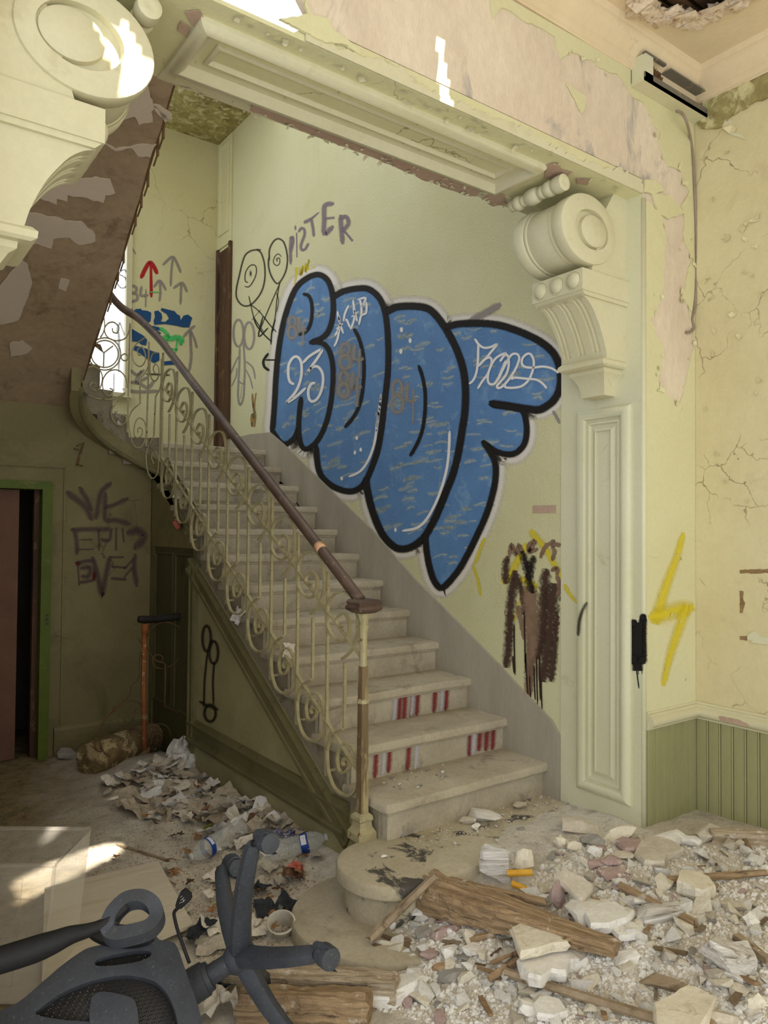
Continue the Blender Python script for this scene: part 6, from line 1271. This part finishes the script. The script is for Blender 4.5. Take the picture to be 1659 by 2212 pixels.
plate([(1103, 2004), (1125, 1996), (1190, 1984), (1208, 2006), (1228, 2036), (1180, 2044), (1124, 2058), (1112, 2030)], 0.06, 0.03, 'plaster_cream', 'large flat pale slab beside the thick timber', seed=2)
plate([(1116, 2074), (1140, 2058), (1190, 2046), (1240, 2040), (1278, 2052), (1270, 2072), (1232, 2076), (1222, 2098), (1190, 2094), (1168, 2112), (1140, 2104), (1126, 2090)], 0.035, 0.04, 'plaster_white', 'broad broken white slab in front of the flat pale slab', seed=3)
plate([(1462, 1904), (1470, 1880), (1510, 1884), (1532, 1896), (1546, 1914), (1520, 1926), (1486, 1912)], 0.045, 0.045, 'plaster_cream', 'cream block with a broken flat face near the wall', 'plaster_block', seed=4)
plate([(1412, 2168), (1440, 2154), (1486, 2128), (1520, 2140), (1548, 2156), (1530, 2190), (1510, 2222), (1420, 2222)], 0.055, 0.06, 'plaster_cream', 'big yellowish white boulder at the bottom edge', 'plaster_block', seed=5)
plate([(1326, 1816), (1345, 1808), (1388, 1816), (1392, 1832), (1350, 1834)], 0.03, 0.022, 'tile_rose', 'flat pinkish slab at the foot of the jamb', 'tile_slab', seed=6)
plate([(1196, 1898), (1216, 1880), (1262, 1896), (1282, 1916), (1256, 1946), (1226, 1918)], 0.05, 0.02, 'plaster_dusty', 'tilted beige slab behind the upright pinkish shard', seed=7, lean=0.0008)
plate([(690, 2110), (740, 2100), (800, 2098), (806, 2116), (760, 2128), (700, 2124)], 0.025, 0.02, 'plaster_white', 'flat white board-like piece by the lower stone step', seed=8)
plate([(1370, 1842), (1384, 1816), (1410, 1806), (1452, 1816), (1478, 1834), (1440, 1846), (1436, 1862), (1392, 1860)], 0.035, 0.035, 'plaster_dusty', 'large whitish slab at the corner of jamb and wainscot', seed=9)
plate([(1262, 1972), (1296, 1952), (1330, 1950), (1370, 1968), (1352, 1984), (1316, 1996), (1276, 1996)], 0.035, 0.035, 'plaster_white', 'white layered slab behind the flattened white lump', seed=10)
plate([(1318, 2004), (1344, 1990), (1380, 1994), (1396, 2006), (1376, 2018), (1336, 2024)], 0.02, 0.018, 'plaster_white', 'thin white plate between the grit and the layered slab', seed=11)
plate([(780, 2140), (812, 2106), (868, 2116), (884, 2140), (858, 2156), (800, 2156)], 0.035, 0.035, 'plaster_white', 'crumbling white moulding lump at the end of the pale timber', 'plaster_block', seed=12)
plate([(1150, 2172), (1168, 2150), (1210, 2160), (1226, 2186), (1196, 2196), (1160, 2190)], 0.02, 0.02, 'plaster_white', 'white triangular slab just under the long lath', seed=13)
# carved stone block the iron post stands on
q = G(262, 1668); M('flaking_stone', (150, 128, 88), (96, 82, 60), (196, 176, 132), scale=6, s3=10, t3=(0.52, 0.58), rough=0.95, bump=0.8, bscale=40, tint=0.2)
a, c = on(190, 1642, 'Z', 0.10), on(330, 1592, 'Z', 0.10); rings = []
d = (c-a).normalized(); sd = Vector((-d.y, d.x, 0)); 
for i in range(9):
    t = i/8; r = 0.116*(0.92 if i in (0, 8) else 1.0)*(1+0.05*nz(t*4, 2))
    rings.append([a.lerp(c, t)+sd*math.cos(k*.524)*r*(1+.06*nz(k, t*3))+Vector((0, 0, math.sin(k*.524)*r)) for k in range(12)])
tag(MB().loft(rings).build('stone_drum', 'flaking_stone', None, True, 50), 'flaking log-like stone block at the foot of the rusty post', 'stone')
# small fragments, each an object; a dozen shapes shared
def near_rub(p, k=0.5): return any((p-q).length < s*k for q, s in RUB)
FR = [chunk_mesh('fragment', 400+i, 1, random.Random(i).uniform(.6, 1), random.Random(i+9).uniform(.35, .8), n=11, rough=0) for i in range(10)]
SH = [chunk_mesh('shard', 500+i, 1, random.Random(i).uniform(.5, .9), 0.22, n=11, rough=0) for i in range(5)]
SW = []
for i in range(5):
    b = MB(); R = random.Random(i); b.hull([(x*.5+R.uniform(-.06, .06), y*R.uniform(.05, .09), z*R.uniform(.03, .06)) for x in (-1, 1) for y in (-1, 1) for z in (-1, 1)]); me = bpy.data.meshes.new('splinter'); me.from_pydata(b.v, [], b.f); SW.append(me)
def variants(src, mats):
    out = []
    for m in mats:
        for me in src: c = me.copy(); c.materials.clear(); c.materials.append(MATS[m]); out.append(c)
    return out
zone = [(560, 2100), (640, 2075), (720, 2085), (820, 2035), (870, 1985), (1000, 1990), (1130, 1930), (1200, 1830), (1330, 1800), (1420, 1815), (1520, 1830), (1659, 1830), (1659, 2212), (930, 2212), (880, 2200)]
def scatter(n, meshes, name, label, cat, group, s0, s1, zn, seed, tilt=0.5, onstep=None):
    R = random.Random(seed); k = 0; xs = [p[0] for p in zn]; ys = [p[1] for p in zn]; tries = 0
    while k < n and tries < n*40:
        tries += 1; x, y = R.uniform(min(xs), max(xs)), R.uniform(min(ys), max(ys))
        if not inpoly(x, y, zn): continue
        p = G(x, y) if onstep is None else on(x, y, 'Z', onstep)
        if near_rub(p, 0.28): continue
        s = s0+(s1-s0)*R.random()**1.7; o = bpy.data.objects.new(name, meshes[R.randrange(len(meshes))]); COL.objects.link(o)
        o.location = p+Vector((0, 0, s*0.16)); o.scale = (s, s, s*R.uniform(.7, 1.1)); o.rotation_euler = (R.uniform(-tilt, tilt), R.uniform(-tilt, tilt), R.uniform(0, 6.28)); tag(o, label, cat, group); k += 1
scatter(285, variants(FR, ['plaster_white', 'plaster_cream', 'plaster_dusty', 'plaster_white']), 'plaster_fragment', 'small pale plaster fragment loose in the rubble', 'rubble', 'small plaster fragments', 0.018, 0.10, zone, 1)
scatter(70, variants(SH, ['tile_rose', 'tile_rose', 'stone_cool']), 'tile_splinter', 'thin pinkish or grey tile splinter loose in the rubble', 'rubble', 'tile splinters', 0.018, 0.07, zone, 2)
scatter(46, variants(SW, ['wood_raw', 'timber_rot', 'wood_grey']), 'wood_splinter', 'small wood splinter loose in the rubble', 'wood', 'wood splinters', 0.04, 0.13, zone, 3, 0.25)
stepz = [(870, 1810), (1000, 1770), (1100, 1720), (1200, 1690), (1222, 1705), (1260, 1770), (1200, 1790), (1080, 1825), (950, 1840)]
scatter(70, variants(FR, ['plaster_white', 'plaster_dusty']), 'step_crumb', 'small plaster crumb on the bullnose step', 'rubble', 'crumbs on the bullnose step', 0.008, 0.035, stepz, 4, 0.4, 0.283)
scatter(40, variants(FR, ['plaster_white', 'plaster_dusty', 'stone_cool']), 'tread_crumb', 'small crumb on the first straight tread', 'rubble', 'crumbs on the first tread', 0.006, 0.025, [(800, 1690), (960, 1650), (980, 1680), (860, 1715), (800, 1720)], 5, 0.4, 0.452)
# grit: everything too small to tell apart
def grit(name, n, zn, mat, s0, s1, seed, label, zfix=None, fd=0.7):
    R = random.Random(seed); xs = [p[0] for p in zn]; ys = [p[1] for p in zn]; V = []; Fc = []; k = 0
    while k < n:
        x, y = R.uniform(min(xs), max(xs)), R.uniform(min(ys), max(ys))
        if not inpoly(x, y, zn): continue
        p = G(x, y) if zfix is None else on(x, y, 'Z', zfix); s = s0+(s1-s0)*R.random()**3; i = len(V); a = R.uniform(0, 6.28)
        for j in range(4): V.append((p.x+s*math.cos(a+j*1.57)*R.uniform(.6, 1.1), p.y+s*math.sin(a+j*1.57)*R.uniform(.6, 1.1), p.z-s*.2))
        for j in range(4): V.append((p.x+s*.6*math.cos(a+j*1.57)*R.uniform(.4, 1.1), p.y+s*.6*math.sin(a+j*1.57)*R.uniform(.4, 1.1), p.z+s*R.uniform(.5, .95)*fd))
        Fc.append((i+4, i+5, i+6, i+7))
        for j in range(4): Fc.append((i+j, i+(j+1) % 4, i+4+(j+1) % 4, i+4+j))
        k += 1
    me = bpy.data.meshes.new(name); me.from_pydata(V, [], Fc); me.materials.append(MATS[mat]); o = bpy.data.objects.new(name, me); COL.objects.link(o); return tag(o, label, 'grit', kind='stuff')
grit('grit', 7000, zone, 'plaster_white', 0.003, 0.013, 11, 'white plaster grit strewn through the rubble'); grit('grit', 11000, zone, 'plaster_dusty', 0.003, 0.012, 12, 'beige grit and sand strewn through the rubble')
grit('grit', 2600, zone, 'plaster_white', 0.008, 0.020, 17, 'coarse white crumbs strewn through the rubble')
grit('grit', 1500, stepz, 'plaster_dusty', 0.002, 0.007, 13, 'fine grit on the bullnose step', 0.281)
lz = [(120, 1930), (270, 1835), (330, 1760), (420, 1700), (560, 1760), (660, 1840), (690, 1900), (640, 1960), (600, 2080), (430, 2090), (420, 1990), (350, 1860), (160, 1910)]
grit('grit', 6000, lz, 'plaster_dusty', 0.002, 0.010, 14, 'dusty grit around the bottles and paper'); grit('grit', 2600, lz, 'timber_rot', 0.003, 0.012, 15, 'brown crumbled leaf and wood bits', fd=0.3)
dz_ = [(0, 1640), (170, 1620), (240, 1700), (320, 1760), (280, 1830), (110, 1870), (0, 1880)]
grit('grit', 2600, dz_, 'timber_rot', 0.002, 0.008, 16, 'dark grit on the shadowed floor', fd=0.3)
# crumpled paper sheets
M('paper', (222, 214, 200), (208, 198, 180), (184, 170, 146), scale=8, s3=14, t3=(0.60, 0.74), rough=0.9, bump=0.2, bscale=50, tint=0.08)
M('paper_white', (226, 224, 220), (214, 210, 204), None, scale=6, rough=0.9, bump=0.15, tint=0.06)
def sheet_mesh(seed, cr_=0.16):
    R = random.Random(seed); n = 7; V = []; Fc = []; ax = R.uniform(.6, 1)
    for i in range(n):
        for j in range(n):
            u, v = i/(n-1)-.5, j/(n-1)-.5; z = cr_*noise.noise(Vector((u*2.6+seed, v*2.6, 0)))+cr_*.7*abs(noise.noise(Vector((u*5+seed, v*5, 3)))); e = 1-.22*abs(noise.noise(Vector((math.atan2(v, u)*1.3, seed, 5))))
            V.append((u*e+.08*noise.noise(Vector((u*4, v*4, seed+7))), v*ax*e, z))
    for i in range(n-1):
        for j in range(n-1): a = i*n+j; Fc.append((a, a+n, a+n+1, a+1))
    me = bpy.data.meshes.new('paper_sheet'); me.from_pydata(V, [], Fc); return me
PS = [sheet_mesh(i) for i in range(9)]
def put_sheets(n, zn, meshes, name, label, cat, group, s0, s1, seed, z0=0.012, tilt=.22):
    R = random.Random(seed); k = 0; xs = [p[0] for p in zn]; ys = [p[1] for p in zn]
    while k < n:
        x, y = R.uniform(min(xs), max(xs)), R.uniform(min(ys), max(ys))
        if not inpoly(x, y, zn): continue
        p = G(x, y); s = R.uniform(s0, s1); o = bpy.data.objects.new(name, meshes[R.randrange(len(meshes))]); COL.objects.link(o); o.location = p+Vector((0, 0, z0+R.uniform(0, .03))); o.scale = (s, s, s); o.rotation_euler = (R.uniform(-tilt, tilt), R.uniform(-tilt, tilt), R.uniform(0, 6.28)); tag(o, label, cat, group); k += 1
pz = [(330, 1650), (420, 1640), (470, 1700), (560, 1750), (650, 1790), (690, 1840), (600, 1800), (520, 1830), (440, 1790), (340, 1780), (240, 1740), (220, 1690)]
M('paper_dirty', (188, 176, 156), (170, 156, 134), (146, 130, 106), scale=9, s3=16, rough=0.9, bump=0.2)
put_sheets(135, pz, variants(PS, ['paper', 'paper_white', 'paper_dirty', 'paper_dirty', 'plaster_dusty']), 'paper_sheet', 'crumpled off-white paper sheet in the litter under the railing', 'paper', 'paper litter under the railing', 0.05, 0.19, 31, 0.012, 0.55)
put_sheets(26, [(440, 1830), (560, 1790), (690, 1860), (640, 1960), (560, 2040), (430, 2060), (380, 1960), (350, 1880)], variants(PS, ['paper', 'plaster_dusty']), 'paper_scrap', 'torn pale paper scrap around the bottles', 'paper', 'paper scraps around the bottles', 0.05, 0.13, 32)
# tall white rag standing against the panelling
b = MB(); n = 22
for i in range(n):
    for j in range(n):
        u, v = i/(n-1), j/(n-1); x = 312+(438-312)*(u*(1-.62*v)+.50*v)+10*nz(v*4, u*3, 7); y = 1712-118*v+18*nz(u*3.1, v*3.1, 4)+(10*u)*(1-v)
        p = on(x, y, 'Y', 4.55+0.22*v+0.12*nz(u*4, v*3)+0.07*abs(nz(u*9, v*6, 3))); b.v.append(tuple(p))
for i in range(n-1):
    for j in range(n-1): a = i*n+j; b.f.append([a, a+n, a+n+1, a+1])
tag(b.build('white_rag', 'paper_white', None, False, fix=False), 'white crumpled rag slumped against the corner of the green panelling', 'rag')
# leaves
def leaf_mesh(seed):
    R = random.Random(seed); P = []; lobes = [(0, 1.0), (52, .82), (108, .55), (180, .28), (252, .55), (308, .82)]
    for i, (a, r) in enumerate(lobes):
        a2, r2 = lobes[(i+1) % len(lobes)]; a2 = a2 if a2 > a else a2+360
        for t, k in ((0, 1), (.22, .78), (.5, .42), (.78, .80)):
            rr = (r+(r2-r)*t)*k*R.uniform(.9, 1.1); an = math.radians(a+(a2-a)*t); P.append((rr*math.cos(an)*.5, rr*math.sin(an)*.5))
    V = [(0, 0, 0.05)]+[(x, y, 0.16*noise.noise(Vector((x*3, y*3, seed)))+.10*(x*x+y*y)*R.uniform(0, 3)) for x, y in P]; n = len(P)
    me = bpy.data.meshes.new('leaf'); me.from_pydata(V, [], [(0, 1+i, 1+(i+1) % n) for i in range(n)]); return me
M('leaf_brown', (160, 118, 78), (132, 94, 62), (188, 146, 100), scale=14, s3=30, rough=0.8, bump=0.2); M('leaf_green', (120, 122, 44), (96, 104, 36), (160, 148, 60), scale=14, s3=30, rough=0.7, bump=0.2); M('leaf_dark', (84, 66, 46), (66, 52, 38), None, scale=14, rough=0.8, bump=0.2)
LM = [leaf_mesh(i) for i in range(5)]
put_sheets(60, lz, variants(LM, ['leaf_brown', 'leaf_brown', 'leaf_dark']), 'dry_leaf', 'dry brown lobed leaf in the litter beside the stairs', 'leaf', 'dry leaves beside the stairs', 0.05, 0.10, 41, 0.016, .4)
for x, y, s, m, lb in ((445, 1798, .09, 'leaf_green', 'yellow-green leaf just behind the first bottle'), (458, 1784, .08, 'leaf_green', 'olive leaf above the yellow-green one by the first bottle'), (488, 1778, .085, 'leaf_brown', 'curled brown leaf in the paper litter behind the first bottle'), (403, 1852, .10, 'leaf_brown', 'orange leaf at the neck of the first bottle'), (373, 1870, .10, 'leaf_brown', 'orange-brown leaf beside the corner of the pale board'), (648, 1898, .10, 'leaf_brown', 'orange leaf below the second bottle'), (598, 1782, .07, 'leaf_green', 'green leaf against the foot of the panelling'), (368, 1664, .06, 'leaf_green', 'green leaf beside the white rag'), (470, 1965, .07, 'leaf_green', 'yellowish leaf between the lever knob and the raised chair legs'), (365, 1888, .05, 'leaf_green', 'small green leaf on the edge of the pale board')):
    o = bpy.data.objects.new('fallen_leaf', variants([LM[int(x) % 5]], [m])[0]); COL.objects.link(o); o.location = G(x, y)+Vector((0, 0, .03)); o.scale = (s, s, s); o.rotation_euler = (.3, .2, x); tag(o, lb, 'leaf', 'fresh fallen leaves')
# wrappers, rags and tube in the litter
M('foil_blue', (40, 46, 92), (70, 80, 130), (214, 206, 200), scale=30, s3=24, t3=(0.52, 0.56), rough=0.4, bump=0.2); M('cloth_black', (60, 64, 68), (46, 50, 54), None, scale=9, rough=0.9, bump=0.3); M('wrap_brown', (120, 88, 66), (100, 72, 54), None, scale=9, rough=0.7, bump=0.2); M('wrap_red', (170, 60, 52), (196, 120, 100), (220, 210, 200), scale=26, s3=20, rough=0.5, bump=0.2)
for i, (x, y, s, m, nm, lb, c) in enumerate(((630, 1822, .15, 'foil_blue', 'wrapper', 'crumpled blue and white wrapper above the second bottle', 'wrapper'), (632, 1905, .12, 'wrap_brown', 'cardboard_scrap', 'torn brown cardboard scrap under the second bottle', 'cardboard'), (640, 1888, .06, 'wrap_red', 'wrapper', 'small red wrapper under the second bottle', 'wrapper'), (555, 1935, .11, 'cloth_black', 'black_rag', 'black rag behind the raised chair leg', 'rag'), (575, 1985, .12, 'cloth_black', 'black_rag', 'black torn plastic in front of the lower stone step', 'rag'), (620, 1968, .09, 'cloth_black', 'black_rag', 'dark scrap beside the lower stone step', 'rag'), (500, 2140, .13, 'cloth_black', 'black_rag', 'dark plastic under the gas column of the chair', 'rag'), (560, 1752, .11, 'wrap_brown', 'cardboard_scrap', 'brown folded card at the foot of the panelling', 'cardboard'), (555, 1788, .10, 'wrap_brown', 'cardboard_scrap', 'brown card lying below the folded card', 'cardboard'), (430, 2030, .12, 'cloth_black', 'black_rag', 'translucent dark sheet behind the seat of the chair', 'rag'), (465, 2020, .11, 'paper', 'paper_bag', 'crumpled cream paper by the raised chair hub', 'paper'), (510, 1745, .10, 'paper_white', 'paper_bag', 'bright white paper catching light against the panelling', 'paper'), (455, 2190, .12, 'paper', 'paper_bag', 'crumpled cream paper at the bottom edge by the chair', 'paper'), (505, 2185, .09, 'paper', 'paper_bag', 'twisted strip of pale cloth under the chair column', 'paper'))):
    me = sheet_mesh(60+i, .30); me.materials.append(MATS[m]); o = bpy.data.objects.new(nm, me); COL.objects.link(o); o.location = G(x, y)+Vector((0, 0, .035)); o.scale = (s, s, s); o.rotation_euler = (.3*math.sin(i*3), .3*math.cos(i*5), i*1.1); tag(o, lb, c, 'scraps in the litter')
M('cup_white', (214, 208, 194), (198, 190, 172), None, scale=8, rough=0.5, bump=0.1)
p = G(608, 2022)+Vector((0, 0, .035)); o = thing('plastic_cup', p, 'squashed pale plastic tub between the chair base and the lower step', 'cup'); dx = (UV_*.8-FV*.5).normalized()
MB().lathe([(0.036, -0.05), (0.040, 0.0), (0.046, 0.03)], p, dx, 20, ref=RV, sx=1.15, caps=False).build('cup_wall', 'cup_white', o, True); MB().lathe([(0.044, 0.028), (0.050, 0.03), (0.050, 0.036), (0.044, 0.038)], p, dx, 20, ref=RV, sx=1.15, caps=False).build('cup_rim', 'cup_white', o, True)
# stray papers on the stairs and railing
for i, (x, y, s, m, z, lb) in enumerate(((255, 905, .12, 'paper_white', 'w', 'white paper lying on the winding steps'), (512, 1330, .10, 'paper_white', 's', 'white tissue caught behind the railing'), (655 - 30, 1405, .08, 'paper', 's', 'pale scrap on the string below the railing'), (535, 1345, .08, 'stone_cool', 's', 'grey card stuck behind the railing'), (385, 1130, .09, 'wrap_red', 's', 'red wrapper hanging from the railing'), (385, 1068, .07, 'paper_white', 's', 'small white scrap tucked in the upper railing'))):
    me = sheet_mesh(90+i, .25); me.materials.append(MATS[m]); o = bpy.data.objects.new('paper_scrap', me); COL.objects.link(o); p = on(x, y, 'X', XR+0.025) if z == 's' else on(x, y, 'Y', 5.62); o.location = p; o.scale = (s, s, s); o.rotation_euler = (.5+i, 1.1, i*2.0); tag(o, lb, 'paper', 'scraps on the stairs')
# bracket left on the shadowed wall
bk_ = thing('wall_hook', on(170, 980, 'Y', YU), 'rusted iron bracket on the shadowed wall beside the winders', 'hook')
pz_ = lambda x, y: on(x/3.687, 850+y/3.687, 'Y', YU-0.03)
MB().tube([pz_(612, 420), pz_(668, 392), pz_(645, 470), pz_(618, 565), pz_(660, 578)], 0.007, 6).build('hook_bar', 'iron_dark', bk_); MB().tube([pz_(590, 440), pz_(630, 448)], 0.006, 6).build('hook_arm', 'iron_dark', bk_); MB().tube([pz_(618, 565), pz_(618, 565)+Vector((0, 0.03, 0))], 0.006, 6).build('hook_pin', 'iron_dark', bk_)
